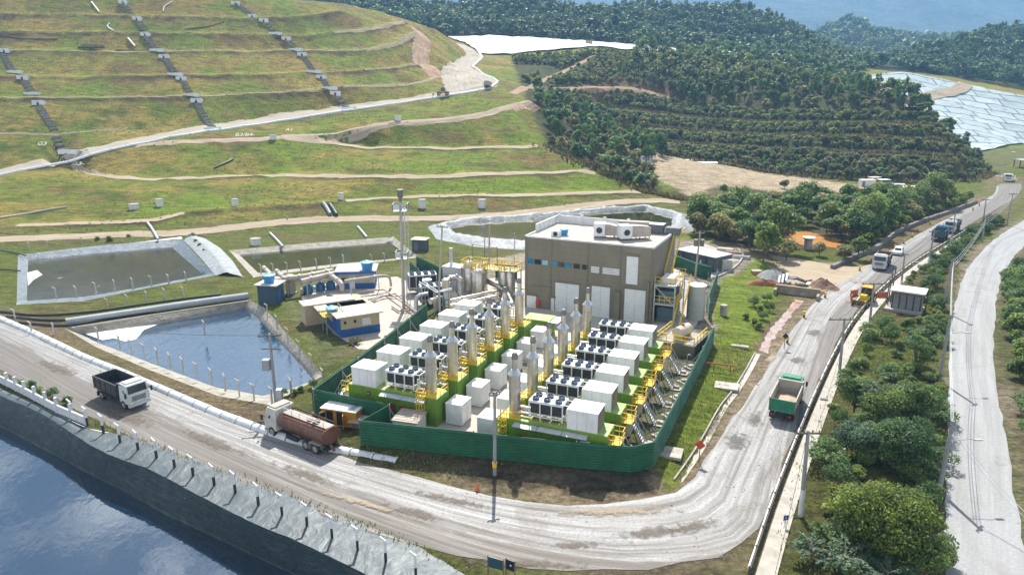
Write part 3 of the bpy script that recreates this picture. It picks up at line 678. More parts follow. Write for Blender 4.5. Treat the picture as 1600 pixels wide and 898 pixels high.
m_maroon = paint('dark_maroon_sign', (.1,.02,.03), .5, .1, 2)
m_signpink = paint('pale_sign_lettering', (.75,.55,.6), .5, .05, 2)
m_green = paint('green_corrugated_sheet', (.008,.105,.045), .55, .35, .5, dirt=(.04,.15,.085), dirt_amt=.5)
m_post = paint('grey_fence_post', (.35,.37,.36), .6, .2, 2)
m_conc = paint('grey_concrete', (.36,.34,.31), .9, .25, .8, dirt=(.2,.18,.15), dirt_amt=.5)
m_conc_w = paint('whitewashed_concrete', (.68,.7,.71), .8, .14, 1, dirt=(.36,.34,.3), dirt_amt=.45)
m_pad = paint('bleached_concrete_slab', (.47,.42,.36), .9, .18, .35, dirt=(.28,.25,.21), dirt_amt=.5)
m_olive = None
PR = R(-22.5); PU = Vector((math.cos(PR), math.sin(PR), 0)); PV = Vector((1.79, 4.40, 0))
L0 = Vector((-16.9, 68.5, PAD)); R0 = Vector((-1.2, 60.75, PAD))

def corr_wall(mb, a, b, z0, z1, ribs=9, amp=.05):
    """sheet wall with horizontal ribs between ground points a and b"""
    a = Vector(a); b = Vector(b); t = (b-a); t.z = 0; t.normalize(); nrm = Vector((t.y, -t.x, 0)); rows = []
    for i in range(ribs*4+1):
        f = i/(ribs*4); d = amp*(1 if i % 4 in (1,2) else -1)
        zA = a.z+z0+(z1-z0)*f; zB = b.z+z0+(z1-z0)*f
        rows.append([Vector((a.x+nrm.x*d, a.y+nrm.y*d, zA)), Vector((b.x+nrm.x*d, b.y+nrm.y*d, zB))])
    mb.sheet(rows); rows2 = [[p-nrm*.04 for p in r] for r in rows]; mb.sheet([r[::-1] for r in rows2])
    mb.sheet([[rows[-1][0], rows2[-1][0]], [rows[-1][1], rows2[-1][1]]])
    return mb
def fence(name, pts, h, label, posts_in=True, post_step=7.5, group='green corrugated fence runs', brace=True):
    c = sum((Vector(p) for p in pts), Vector())/len(pts); t = thing(name, label, 'fence', (c.x, c.y, 0), 0, group)
    for a, b in zip(pts, pts[1:]):
        a = Vector(a)-Vector((c.x,c.y,0)); b = Vector(b)-Vector((c.x,c.y,0)); L = (b-a).length; n = max(1, round(L/post_step))
        for i in range(n):
            p = a.lerp(b, i/n); q = a.lerp(b, (i+1)/n); mb = MB(); corr_wall(mb, p, q, -.2, h+random.uniform(-.03,.03)); mb.build('panel', m_green, t)
            u = (q-p).normalized(); nr = Vector((u.y, -u.x, 0))*(-1 if posts_in else 1)
            pm = MB(); pp = p+nr*.14; pm.beam(pp+Vector((0,0,-.3)), pp+Vector((0,0,h+.12)), .1); 
            if brace: pm.beam(pp+Vector((0,0,h*.85)), pp+nr*1.4+Vector((0,0,.0)), .06)
            pm.build('post', m_post, t)
    return t
ff = [p.copy() for p in fence_front]
fence('fence', ff, 2.3, 'long green corrugated fence facing the gravel road bend')
fence('fence', fence_right[:3] + [fence_right[2]+Vector((.3,.6,0))], 2.4, 'green corrugated fence running back along the grass bank on the right')
fence('fence', LH([(490,640),(530,648),(608,664)], PAD) , 2.3, 'green corrugated fence behind the yellow generator')
fence('fence', [W(608,664,PAD)+Vector((.05,-.15,0)), fence_front[0]+Vector((.05,.1,0))], 2.3, 'short green fence return beside the yellow generator', True, 4)
fence('fence', [W(490,640,PAD), W(535,605,PAD), W(560,588,PAD), W(600,556,PAD), W(640,522,PAD), W(668,497,PAD)], 2.3, 'green corrugated fence behind the white boxes of the left row', False, 5)
fence('fence', [W(691,487,PAD), W(668,455,PAD), W(640,425,PAD)], 2.3, 'green corrugated fence along the pipes beside the mast', False, 6)
fence('fence', [W(651,425,PAD), W(690,445,PAD), W(700,449,PAD)], 3.0, 'green fence corner behind the fan coolers', True, 4)
fence('fence', [W(774,434,PAD), W(808,437,PAD)], 2.6, 'short green fence left of the factory building', True, 4)
fence('fence', [W(1040,412,PAD), W(1085,430,PAD), W(1110,437,PAD)], 2.4, 'green fence in front of the grey cabins', True, 5)
fence('fence', [W(1120,444,PAD), W(1105,487,PAD), W(1107,500,PAD)], 2.6, 'green fence beside the tall round tank', False, 5)

# concrete slab between the rows, gravel strip stays earth
slab = flat('concrete_yard', LH([(575,655),(620,670),(760,688),(940,700),(985,680),(1040,560),(1090,505),(1095,470),(1060,420),(830,420),(700,452),(690,490),(640,530),(560,600)], PAD+.035), m_pad); tag(slab, kind='structure')
flat_office = tag(flat('concrete_yard', LH([(470,465),(520,440),(620,432),(660,450),(688,488),(640,520),(615,548),(560,545),(520,520),(495,490)], .03), m_pad), kind='structure')

def text_mesh(txt, size, depth=.01):
    cu = bpy.data.curves.new('t', 'FONT'); cu.body = txt; cu.size = size; cu.extrude = depth; cu.align_x = 'CENTER'; cu.align_y = 'CENTER'
    o = bpy.data.objects.new('t', cu); COL.objects.link(o); me = bpy.data.meshes.new_from_object(o.evaluated_get(bpy.context.evaluated_depsgraph_get())); bpy.data.objects.remove(o); return me
def put_text(txt, size, name, mat, parent, loc, rot):
    me = text_mesh(txt, size); me.materials.clear(); me.materials.append(mat); me.name = name; o = bpy.data.objects.new(name, me); COL.objects.link(o)
    if parent: o.parent = parent
    o.location = loc; o.rotation_euler = rot; return o

def rail(mb, pts, h=1.05, r=.045, step=1.1, mid=True):
    pts = [Vector(p) for p in pts]
    for a, b in zip(pts, pts[1:]):
        n = max(1, round((b-a).length/step))
        for i in range(n+1): p = a.lerp(b, i/n); mb.beam(p, p+Vector((0,0,h)), r)
        for f in ((1, .5) if mid else (1,)): mb.beam(a+Vector((0,0,h*f)), b+Vector((0,0,h*f)), r)
def ladder(mb, x, y0, y1, z0, z1, w=.5, r=.05, along='y'):
    # stringers separated along y at x
    for y in (y0, y1): mb.beam((x,y,z0), (x,y,z1), r)
    z = z0+.25
    while z < z1: mb.beam((x,y0,z), (x,y1,z), r*.7); z += .3

def cooler(parent, x0, x1, y0, y1, z, fans_x=3, fans_y=2, h=1.75, pipes=True):
    c = MB(); c.box(x0, x1, y0, y1, z+h-.22, z+h)
    for i in range(fans_x+1):
        x = x0+(x1-x0)*i/fans_x
        for y in (y0, y1): c.beam((min(max(x,x0+.05),x1-.05), y+(.05 if y==y0 else -.05), z), (min(max(x,x0+.05),x1-.05), y+(.05 if y==y0 else -.05), z+h-.2), .1)
    c.box(x0, x1, y0+.02, y0+.12, z+.42, z+.52); c.box(x0, x1, y0+.02, y0+.1, z+.18, z+.28); c.box(x0, x1, y1-.1, y1-.02, z+.3, z+.42); c.box(x0, x0+.1, y0+.15, y1-.15, z+.3, z+.42); c.box(x1-.1, x1, y0+.15, y1-.15, z+.3, z+.42)
    fr = c.build('radiator', m_white, parent)
    f = MB(); f.box(x0+.14, x1-.14, y0+.16, y1-.16, z+.5, z+h-.23); f.build('fins', m_fin, fr)
    if pipes:
        p = MB(); zz = z+h+.12
        p.tube([(x1+.5, y0+.3, z+.4),(x1+.5, y0+.3, z+h-.1),(x1, y0+.3, z+h-.1)], .06, 6); p.tube([(x1+.5, y1-.3, z+.4),(x1+.5, y1-.3, z+h-.1),(x1, y1-.3, z+h-.1)], .06, 6)
        p.tube([(x1+.5, y0+.3, z+h-.1),(x1+.5, y1-.3, z+h-.1)], .06, 6); p.tube([(x1+.25,y0+.3,z+.05),(x1+.25,y0+.3,z+h-.5),(x1+.5,y0+.3,z+h-.5)], .05, 6)
        for q in range(4): p.tube([(x1+.2,y0+.3,z+.4+q*.25),(x1+.55,y0+.3,z+.4+q*.25)], .035, 5)
        p.build('coolant_pipe', m_white, fr, smooth=40)
        s = MB()
        for q in range(4): xx = x0+.3+q*(x1-x0-.6)/3; s.box(xx-.08, xx+.08, y0-.12, y1+.1, z-.16, z-.01)
        s.build('support_beam', m_yel, fr)
    for i in range(fans_x):
        for j in range(fans_y):
            cx = x0+(x1-x0)*(i+.5)/fans_x; cy = y0+(y1-y0)*(j+.5)/fans_y; rr = min((x1-x0)/fans_x, (y1-y0)/fans_y)*.38
            g = MB(); n = 14
            for k in range(n):
                a, b = 6.28318*k/n, 6.28318*(k+1)/n
                P = lambda r, q, zz: (cx+r*math.cos(q), cy+r*math.sin(q), zz)
                g.face(P(rr,a,z+h), P(rr,b,z+h), P(rr*.96,b,z+h+.24), P(rr*.96,a,z+h+.24)); g.face(P(rr*.96,a,z+h+.24), P(rr*.96,b,z+h+.24), P(rr*.8,b,z+h+.24), P(rr*.8,a,z+h+.24)); g.face(P(rr*.8,a,z+h+.24), P(rr*.8,b,z+h+.24), P(rr*.8,b,z+h+.03), P(rr*.8,a,z+h+.03))
            for k in range(5):
                a = 6.28318*k/5; g.face((cx,cy,z+h+.1), (cx+rr*.78*math.cos(a), cy+rr*.78*math.sin(a), z+h+.07), (cx+rr*.78*math.cos(a+.8), cy+rr*.78*math.sin(a+.8), z+h+.14))
            g.cyl(cx, cy, z+h+.05, z+h+.2, rr*.22, None, 8); g.build('fan', m_blue_fan, fr)
    return fr

def stack(parent, x, y, z, hb=3.9, r=.56):
    s = MB(); s.lathe(x, y, [(z, r), (z+hb, r)], 20); b = s.build('exhaust_stack', m_steel, parent, smooth=40)
    for f in (.02, .36, .69, .97): s = MB(); s.lathe(x, y, [(z+hb*f, r+.025), (z+hb*f+.05, r+.025)], 20); s.build('band', m_galv, b, smooth=40)
    s = MB(); s.lathe(x, y, [(z+hb, r+.1), (z+hb+.05, r+.1), (z+hb+.48, .3)], 20); s.build('cone', m_galv, b, smooth=30)
    s = MB(); s.lathe(x, y, [(z+hb+.45, .26), (z+hb+1.5, .26)], 14); s.build('flue', m_steel, b, smooth=40)
    s = MB(); s.lathe(x, y, [(z+hb+1.5, .3), (z+hb+1.9, .3), (z+hb+2.15, .17)], 14); s.build('rain_cap', m_steel_d, b, smooth=40)
    return b
def ribbed_box(mb, x0, x1, y0, y1, z0, z1, pitch=.28, amp=.035):
    """container body: vertical ribs on the four sides, flat roof"""
    ring_ = []
    def side(ax, ay, bx, by):
        L = math.hypot(bx-ax, by-ay); n = int(L/pitch)*2; ux, uy = (bx-ax)/L, (by-ay)/L; nx, ny = uy, -ux
        for i in range(n):
            d = amp if (i//1) % 2 else 0
            for f in (i/n, (i+.7)/n): ring_.append((ax+ux*L*f-nx*(amp-d), ay+uy*L*f-ny*(amp-d)))
    side(x0,y0,x1,y0); side(x1,y0,x1,y1); side(x1,y1,x0,y1); side(x0,y1,x0,y0)
    n = len(ring_); b = mb._p([(p[0],p[1],z0) for p in ring_]); t = mb._p([(p[0],p[1],z1) for p in ring_])
    for k_ in range(n): k2 = (k_+1) % n; mb.f.append((b+k_, b+k2, t+k2, t+k_)); mb.mi.append(0)
    mb.box(x0-.01, x1+.01, y0-.01, y1+.01, z1-.1, z1+.03)
def signplate(parent, txt, x, y, z, s=.42, mat=None, fmat=None, rz=0):
    m = MB(); m.box(-s/2, s/2, -.02, .02, -s/2, s/2); o = m.build('sign', mat or m_maroon, parent, loc=(x,y,z), rz=rz)
    put_text(txt, s*.62, 'lettering', fmat or m_signpink, o, (0,-.024,0), (R(90),0,0)); return o

def make_unit(left):
    t = thing('generator_unit', 'x', 'generator', (0,0,0), PR)
    Lx, Dy, Hh = 10.3, 2.6, 2.95
    c = MB(); ribbed_box(c, 0, Lx, 0, Dy, 0, Hh); body = c.build('container', m_lime, t)
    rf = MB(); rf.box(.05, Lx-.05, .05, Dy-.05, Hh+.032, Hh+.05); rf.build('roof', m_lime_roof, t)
    sx = 9.1 if left else 1.05
    cx0, cx1 = (4.2, 7.5) if left else (2.7, 6.0)
    bx0, bx1 = (.45, 3.3) if left else (6.55, 9.35)
    cooler(t, cx0, cx1, .55, 2.3, Hh+.22)
    stack(t, sx, 1.25, Hh+.06)
    b = MB(); b.box(bx0, bx1, .12, 2.45, Hh+.06, Hh+1.9); bo = b.build('air_intake_box', m_white, t)
    b = MB(); b.box(bx0-.04, bx1+.04, .08, 2.49, Hh+1.9, Hh+1.97); b.build('lid', m_white_roof, bo)
    for f in (.33, .66): b = MB(); b.box(bx0+(bx1-bx0)*f-.015, bx0+(bx1-bx0)*f+.015, .105, .125, Hh+.1, Hh+1.88); b.build('seam', m_galv, bo)
    if not left:
        b = MB(); b.box(bx1+.003, bx1+.03, .22, 2.35, Hh+.12, Hh+1.8); b.build('louvre', m_dkbox, bo)
    p = MB(); a0, a1 = (cx1, sx-.5) if left else (sx+.5, cx0)
    for yy, zz in ((.9, .45), (1.6, .45), (1.25, .85)): p.tube([(a0,yy,Hh+zz), (a1,yy,Hh+zz)], .16, 8)
    p.tube([(sx,2.2,Hh+.1),(sx,2.2,Hh+1.3),(sx,1.6,Hh+1.3)], .14, 8); p.build('exhaust_pipe', m_steel, t, smooth=40)
    # awning strip and red doors on the near side
    aw = MB(); ax0, ax1 = (4.0, 9.2) if left else (1.5, 8.6)
    n = 2 if left else 3
    for q in range(n): xa = ax0+(ax1-ax0)*q/n+.03; xb = ax0+(ax1-ax0)*(q+1)/n-.03; aw.face((xa,-.62,Hh-.36),(xb,-.62,Hh-.36),(xb,-.045,Hh-.16),(xa,-.045,Hh-.16)); aw.face((xa,-.045,Hh-.18),(xb,-.045,Hh-.18),(xb,-.62,Hh-.38),(xa,-.62,Hh-.38))
    aw.build('awning', m_galv, t)
    for q in range(4): d = MB(); dx = (4.9 if left else 2.0)+q*1.12; d.box(dx, dx+.72, -.03, .0, .75, 1.65); d.build('hatch', m_red, t)
    # walkway at the outer end
    ox = -1.05 if left else Lx
    sg = -1 if left else 1; e = ox if left else ox+1.05; i_ = 0 if left else Lx
    pl = MB(); pl.box(ox, ox+1.05, .3, 2.3, 2.0, 2.06)
    for q in range(10): pl.box(ox+.02, ox+1.03, .3+q*.2, .36+q*.2, 2.06, 2.08)
    for xx in (ox+.08, ox+.97):
        for yy in (.38, 2.2): pl.beam((xx,yy,0), (xx,yy,2.0), .07)
    po = pl.build('platform', m_yel, t)
    g = MB(); rail(g, [(i_,.33,2.06),(e,.33,2.06)], 1.0, .05, .5); g.build('handrail', m_yel, po); g = MB(); rail(g, [(e,1.35,2.06),(e,2.27,2.06),(i_,2.27,2.06)], 1.0, .05, .5); g.build('handrail', m_yel, po)
    st = MB()
    for q in range(8): xa, xb = sorted((e+sg*.15*q, e+sg*.15*(q+1))); st.box(xa, xb, .42, 1.28, 2.0-.24*(q+1), 2.03-.24*(q+1))
    for yy in (.38, 1.32):
        st.beam((e,yy,2.0), (e+sg*1.25,yy,.02), .06, .16, (0,1,0)); st.beam((e,yy,3.0), (e+sg*1.25,yy,1.02), .05)
        for f in (.35, .7, 1): st.beam((e+sg*1.25*f,yy,2-1.98*f), (e+sg*1.25*f,yy,3-1.98*f), .045)
    st.build('stair', m_galv, po)
    # small deck and caged ladder beside the stack
    dk = MB(); dk.box(sx-.95, sx+.95, .05, 2.5, Hh+.055, Hh+.075); rail(dk, [(sx-.95,.04,Hh+.06),(sx+.95,.04,Hh+.06)], .75, .05, .6); 
    lx = Lx if left else -.0
    if left: rail(dk, [(Lx-.03,.04,Hh+.06),(Lx-.03,2.5,Hh+.06)], .75, .05, .8)
    d0 = dk.build('deck', m_yel, t)
    ld = MB(); ladder(ld, 0, -.28, .28, 0, Hh+1.0); 
    for z in (1.9, 2.5, 3.1, 3.8):
        for a, b_ in (((0,-.35,z),(.6,-.35,z)), ((.6,-.35,z),(.6,.35,z)), ((.6,.35,z),(0,.35,z))): ld.beam(a, b_, .045)
    for yy in (-.3, 0, .3): ld.beam((.6,yy,1.9), (.6,yy,3.8), .04)
    lo = ld.build('ladder', m_yel, t); lo.location = (8.1 if left else .5, -.08, 0) if True else lo.location; lo.rotation_euler = (0,0,R(-90))
    if left: lo.location = (8.7, -.06, 0)
    signplate(t, 'AC', 2.5 if left else 9.6, -.05, 2.35 if left else 1.9)
    signplate(t, 'AC', Lx+.03 if not left else -.03, 1.2, 2.6, .42, rz=R(90) if not left else R(-90))
    if not left:
        ac = MB(); ac.box(7.9, 8.8, -.42, -.05, 1.55, 2.2); a_ = ac.build('air_conditioner', m_white, t); a2 = MB(); a2.tube([(8.25,-.43,1.87),(8.25,-.45,1.87)], .24, 14); a2.build('grille', m_black, a_)
    return t
ORD = ['nearest the front fence', 'second from the front fence', 'third from the front fence', 'fourth from the front fence', 'fifth from the front fence', 'farthest from the front fence']
uL = make_unit(True); uR = make_unit(False)
for i in range(6):
    lab = lambda s: 'green generator container with fans and stack, %s, %s row' % (ORD[i], s)
    if i == 0: uL.location = L0; uL['label'] = lab('left'); uL['group'] = 'generator units in two rows'; uR.location = R0; uR['label'] = lab('right'); uR['group'] = 'generator units in two rows'
    else: copy_tree(uL, L0+PV*i, PR, lab('left'), 'generator units in two rows'); copy_tree(uR, R0+PV*i, PR, lab('right'), 'generator units in two rows')
# cabinets on the ground at the inner ends
def cabinet(label, loc):
    t = thing('electrical_cabinet', label, 'cabinet', loc, PR, 'white cabinets between the rows')
    m = MB(); m.box(0, 1.75, 0, 2.2, .08, 2.2); m.build('body', m_white, t)
    m = MB(); m.box(-.03, 1.78, -.03, 2.23, 2.2, 2.27); m.build('top', m_white_roof, t)
    m = MB(); m.box(.06, 1.69, .06, 2.14, 0, .08); m.build('plinth', m_conc, t)
    for q in range(2): m = MB(); m.box(1.752, 1.775, .08+q*1.04, 1.06+q*1.04, .2, 2.1); m.build('door', m_white, t)
    return t
ca = cabinet('white cabinet on the ground at the inner end of the left row, ' + ORD[0], (0,0,0))
def at(o, k_, lx, ly): return o + PV*k_ + Vector((math.cos(PR)*lx-math.sin(PR)*ly, math.sin(PR)*lx+math.cos(PR)*ly, .04))
for i in range(6):
    p = at(L0, i, 10.75, 1.0); lab = 'white cabinet inside the left row, ' + ORD[i]
    if i == 0: ca.location = p; ca['label'] = lab
    else: copy_tree(ca, p, PR, lab)
for i in range(6): copy_tree(ca, at(R0, i, -2.5, .5), PR, 'white cabinet inside the right row, ' + ORD[i])
# lone green container at the back of the left row, and the little roofed hut in the front corner
t = thing('container', 'small lime green container with a red round sign, left of the white doors', 'container', W(818,523,PAD), PR)
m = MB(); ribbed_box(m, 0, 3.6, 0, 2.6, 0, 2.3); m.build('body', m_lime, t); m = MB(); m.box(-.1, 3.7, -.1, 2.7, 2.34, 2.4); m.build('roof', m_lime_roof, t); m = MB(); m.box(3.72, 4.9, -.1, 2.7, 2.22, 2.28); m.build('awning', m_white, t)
m = MB(); m.tube([(2.9,-.03,1.75),(2.9,-.06,1.75)], .3, 20); so_ = m.build('sign', m_red, t); put_text('A', .4, 'lettering', m_signpink, so_, (2.9,-.065,1.75), (R(90),0,0))
t = thing('equipment_hut', 'low hut with a tiled beige roof in the front corner of the compound', 'hut', W(612,679,PAD), PR+R(6))
m = MB(); m.box(.1, 2.6, .1, 2.4, 0, 1.5); m.build('wall', m_white, t)
m = MB()
for q in range(9): m.box(0, 2.75, q*.28, q*.28+.26, 1.5+.02*(q % 2)+q*.018, 1.58+.02*(q % 2)+q*.018)
m.build('roof', paint('beige_tile_roof', (.45,.38,.32), .8, .2, 3), t)

# ------------------------------------------------------------------ the factory building
k = NT('olive_brown_blockwork'); v = k.coord('Object'); br = k.n('ShaderNodeTexBrick'); mp_ = k.coord('Object', (1,1,1), (R(90),0,0)); k.l(mp_, br.inputs['Vector'])
br.inputs['Scale'].default_value = 2.2; br.inputs['Mortar Size'].default_value = .012; br.inputs['Color1'].default_value = (.205,.182,.135,1); br.inputs['Color2'].default_value = (.215,.192,.143,1); br.inputs['Mortar'].default_value = (.185,.164,.122,1)
n_ = k.noise(k.coord('Object', (.6,.6,.2)), .8, 7, .7); k.base(k.mix(1, br.outputs[0], k.ramp(n_, [(.3, .82), (.7, 1.15)]), 'MULTIPLY')); k.rough(.85); m_olive = k.m
m_olive_d = paint('darker_olive_trim', (.185,.165,.125), .8, .15, 1)
m_door = paint('white_roller_door', (.74,.77,.8), .55, .08, .7, dirt=(.55,.56,.55), dirt_amt=.3)
m_glass = paint('dark_window_glass', (.02,.03,.035), .08, .3, 2)
m_bglass = paint('blue_window_glass', (.02,.2,.36), .1, .3, 2)
m_roofc = paint('stained_roof_screed', (.45,.41,.36), .9, .22, .5, dirt=(.2,.18,.16), dirt_amt=.55)
BW = 19.6; BA = math.atan2(-8.3, 17.7); BD = 13.0; BH = 10.9
bl = W(820,479,PAD); bld = thing('factory_building', 'tall olive brown factory building with three white roller doors and vents on its flat roof', 'building', bl, BA)
m = MB(); m.box(0, BW, 0, BD, 0, BH); m.build('wall', m_olive, bld)
m = MB()
for x in (0, 4.0, 9.75, 14.6, BW-.35): m.box(x, x+.35, -.07, -.003, 0, BH)
for q in range(1, 12): m.box(0, BW, -.02, -.004, q*.9, q*.9+.03)
m.box(14.2, 15.05, -.5, -.075, 0, 4.3); m.box(18.95, 19.2, -.4, -.075, 0, 6.2)
m.build('pilaster', m_olive_d, bld)
m = MB(); m.box(.3, BW-.3, .3, BD-.3, BH+.003, BH+.05); rf = m.build('roof', m_roofc, bld)
m = MB(); m.box(-.05, .2, -.05, BD+.05, BH, BH+.25); m.box(-.05, BW+.05, -.05, .2, BH+.003, BH+.22); m.box(BW-.2, BW+.05, .2, BD+.05, BH, BH+.35)
m.box(.2, BW*.62, BD-.25, BD, BH, BH+1.3)
for q in range(4): m.box(.2+q*3.9, .6+q*3.9, BD-.3, BD+.05, BH, BH+1.55)
for q in range(6): m.box(-.04, .2, 4+q*1.5, 4.9+q*1.5, BH+.25, BH+1.15)
m.box(-.05, .22, 4, BD, BH+1.15, BH+1.3); m.build('parapet', m_conc_w, bld)
def door_panel(x0, x1, z0, z1, nm, split=True):
    m = MB(); m.box(x0-.25, x1+.25, -.12, -.075, z1+.002, z1+.35); 
    d0 = MB(); d0.box(x0, x1, -.06, .0, z0, z1); o = d0.build(nm, m_door, bld)
    g = MB(); n = int((z1-z0)/.3)
    for q in range(1, n): g.box(x0+.02, x1-.02, -.075, -.061, z0+q*(z1-z0)/n, z0+q*(z1-z0)/n+.04)
    if split: g.box((x0+x1)/2-.03, (x0+x1)/2+.03, -.079, -.0765, z0, z1)
    g.build('rib', m_galv, o); m.build('lintel', m_olive_d, o)
door_panel(5.0, 8.7, .02, 4.45, 'roller_door'); door_panel(10.7, 13.45, .02, 4.6, 'roller_door'); door_panel(15.65, 18.7, .02, 4.75, 'roller_door')
door_panel(15.75, 17.4, 5.5, 9.5, 'hoist_door', False); door_panel(.3, 1.9, .02, 1.9, 'door', False); door_panel(4.1, 4.85, .02, 1.95, 'door', False)
for i, (x, w_, mt) in enumerate([(.45,.9,m_bglass),(1.6,1.0,m_glass),(2.85,.9,paint('pale_window', (.3,.45,.55), .2, .2, 2)),(4.3,.9,m_bglass),(5.45,.85,m_glass),(6.55,.85,m_bglass),(7.8,.95,m_glass),(9.15,.85,m_glass)]):
    zc = 6.95-.008*i; f = MB(); f.box(x-.06, x+w_+.06, -.05, -.004, zc-.06, zc+.76); fo = f.build('window', m_olive_d, bld); g = MB(); g.box(x, x+w_, -.07, -.051, zc, zc+.7); g.build('pane', mt, fo)
for x0, x1 in ((10.5,11.75),(12.25,14.75)):
    m = MB()
    for q in range(4): m.box(x0, x1, -.12, -.07, 6.6+q*.24, 6.78+q*.24)
    m.build('louvre', m_white, bld)
m = MB(); m.box(1.95, 2.5, -.35, -.075, .5, 1.35); m.build('hose_cabinet', paint('bright_red_paint', (.6,.03,.02), .4, .1, 2), bld)
m = MB(); m.tube([(1.2,-.12,3.2),(1.2,-.12,3.6),(4.4,-.12,3.6),(4.4,-.12,3.2)], .03, 6); m.build('conduit', m_steel_d, bld)
# things on the roof
def roof_unit(x, y, rz, label, arch):
    c = bld.matrix_basis @ Vector((0,0,0)); ca_, sa_ = math.cos(BA), math.sin(BA)
    t = thing('roof_fan_unit', label, 'roof vent', (bl.x+ca_*x-sa_*y, bl.y+sa_*x+ca_*y, bl.z+BH+.05), BA+rz)
    m = MB(); m.box(0, 1.7, 0, 1.8, .3, 2.2)
    for q in range(5): m.box(-.02, 1.72, -.03, -.005, .42+q*.36, .5+q*.36)
    m.build('housing', m_white, t); m = MB(); m.tube([(.85,-.04,1.2),(.85,-.09,1.2)], .45, 16); m.build('fan_opening', m_fin, t)
    m = MB(); n = 8; rows = []
    for i in range(n+1): a = i/n; xx = 1.72+a*3.0; zz = 2.1-.9*a*a*arch; rows.append([(xx,.2,zz),(xx,1.7,zz)])
    m.sheet(rows); m.sheet([[(p[0],p[1],.45) for p in r][::-1] for r in rows]); 
    m.sheet([[r[0] for r in rows], [(r[0][0], r[0][1], .45) for r in rows]]); m.sheet([[(r[1][0], r[1][1], .45) for r in rows], [r[1] for r in rows]])
    m.face((4.72,.2,.45),(4.72,1.7,.45),(4.72,1.7,2.1-.9*arch),(4.72,.2,2.1-.9*arch)); m.build('duct', paint('dusty_grey_duct', (.4,.36,.31), .7, .25, 1), t, smooth=40)
    m = MB()
    for xx in (.1,1.6,3,4.5):
        for yy in (.25,1.6): m.box(xx-.05, xx+.05, yy-.05, yy+.05, 0, .5)
    m.build('support', m_steel_d, t)
roof_unit(9.6, 3.2, R(12), 'white roof fan housing with a curved duct, near the middle of the factory roof', 1)
roof_unit(14.0, 2.8, R(40), 'white roof fan housing with a duct, nearer the right end of the factory roof', .35)
m = MB(); 
for q in range(2): m.box(-1.3+q*2.9, 1.2+q*2.6, 0, 1.6, 0, 1.1+.3*(1-q))
def roofpos(x, y): return (bl.x+math.cos(BA)*x-math.sin(BA)*y, bl.y+math.sin(BA)*x+math.cos(BA)*y, bl.z+BH+.05)
t = thing('duct_box', 'dark grey duct boxes at the back right corner of the factory roof', 'roof duct', roofpos(17, 10.2), BA); m.build('box', paint('dark_grey_metal', (.13,.14,.15), .6, .25, 1), t); m = MB(); m.box(-1.4, 1.3, -.1, 1.7, 1.402, 1.47); m.build('lid', m_galv, t)
t = thing('duct_box', 'long grey arched duct behind the middle of the factory roof', 'roof duct', roofpos(11.5, 9.4), BA+R(8)); m = MB(); m.box(0, 4.6, 0, 1.2, .25, 1.7); m.build('box', paint('dusty_grey_duct', (.4,.36,.31)), t); m = MB(); m.box(.1,.3,.1,1.1,0,.25); m.box(4.2,4.4,.1,1.1,0,.25); m.build('support', m_steel_d, t)
t = thing('water_tank', 'small blue water tank on the left of the factory roof', 'water tank', roofpos(4.9, 3.4)); m = MB(); m.lathe(0,0,[(0,.5),(.9,.66)],16); m.build('body', paint('blue_plastic', (.03,.24,.5), .4, .15, 2), t, smooth=40); m = MB(); m.lathe(0,0,[(.9,.72),(1.0,.7),(1.15,.2)],16); m.build('lid', paint('faded_blue_plastic', (.25,.5,.65), .5, .15, 2), t, smooth=40)
t = thing('air_conditioner', 'white air conditioner on the factory roof beside the small blue tank', 'air conditioner', roofpos(3.5, 1.6), BA); m = MB(); m.box(0,1.4,0,.6,0,.9); m.build('case', m_white, t); m = MB(); m.tube([(.7,-.01,.45),(.7,-.04,.45)], .35, 14); m.build('grille', m_black, t)
# stair tower on the right side
sp = lambda x, y, z=0: (bl.x+math.cos(BA)*x-math.sin(BA)*y, bl.y+math.sin(BA)*x+math.cos(BA)*y, bl.z+z)
t = thing('stair_tower', 'steel stair tower with yellow railings against the right side of the factory', 'stairs', sp(BW, .2), BA)
m = MB()
for x in (.25, 3.1):
    for y in (.2, 3.3, 6.5): m.beam((x,y,0), (x,y,5.9), .16)
for z in (2.9, 5.6):
    for y in (.2, 6.5): m.beam((.25,y,z), (3.1,y,z), .14)
    for x in (.25, 3.1): m.beam((x,.2,z), (x,6.5,z), .14)
m.beam((.3,.2,5.5), (3.1,.2,2.9), .1); m.build('frame', m_galv, t)
m = MB(); m.box(.2, 3.2, .2, 6.5, 5.7, 5.78); m.box(.2, 3.2, .2, 6.5, 2.98, 3.06); m.build('landing', m_galv, t)
def flight(x0, x1, y0, z0, y1, z1):
    n = max(3, int(abs(z1-z0)/.22)); s = MB()
    for i in range(n): f = (i+.5)/n; y = y0+(y1-y0)*f; z = z0+(z1-z0)*f; s.box(x0, x1, y-.13, y+.13, z-.02, z+.02)
    s.build('tread', m_galv, t); s = MB()
    for x in (x0-.04, x1+.04): s.beam((x,y0,z0), (x,y1,z1), .06, .2); s.beam((x,y0,z0+1), (x,y1,z1+1), .06); s.beam((x,y0,z0+.5), (x,y1,z1+.5), .05); [s.beam((x,y0+(y1-y0)*f,z0+(z1-z0)*f), (x,y0+(y1-y0)*f,z0+(z1-z0)*f+1), .05) for f in (0,.25,.5,.75,1)]
    s.build('stringer', m_yel, t)
flight(3.4, 4.3, -1.6, 0, 4.6, 5.7); flight(.4, 1.3, 5.2, 5.78, 10.5, 10.8)
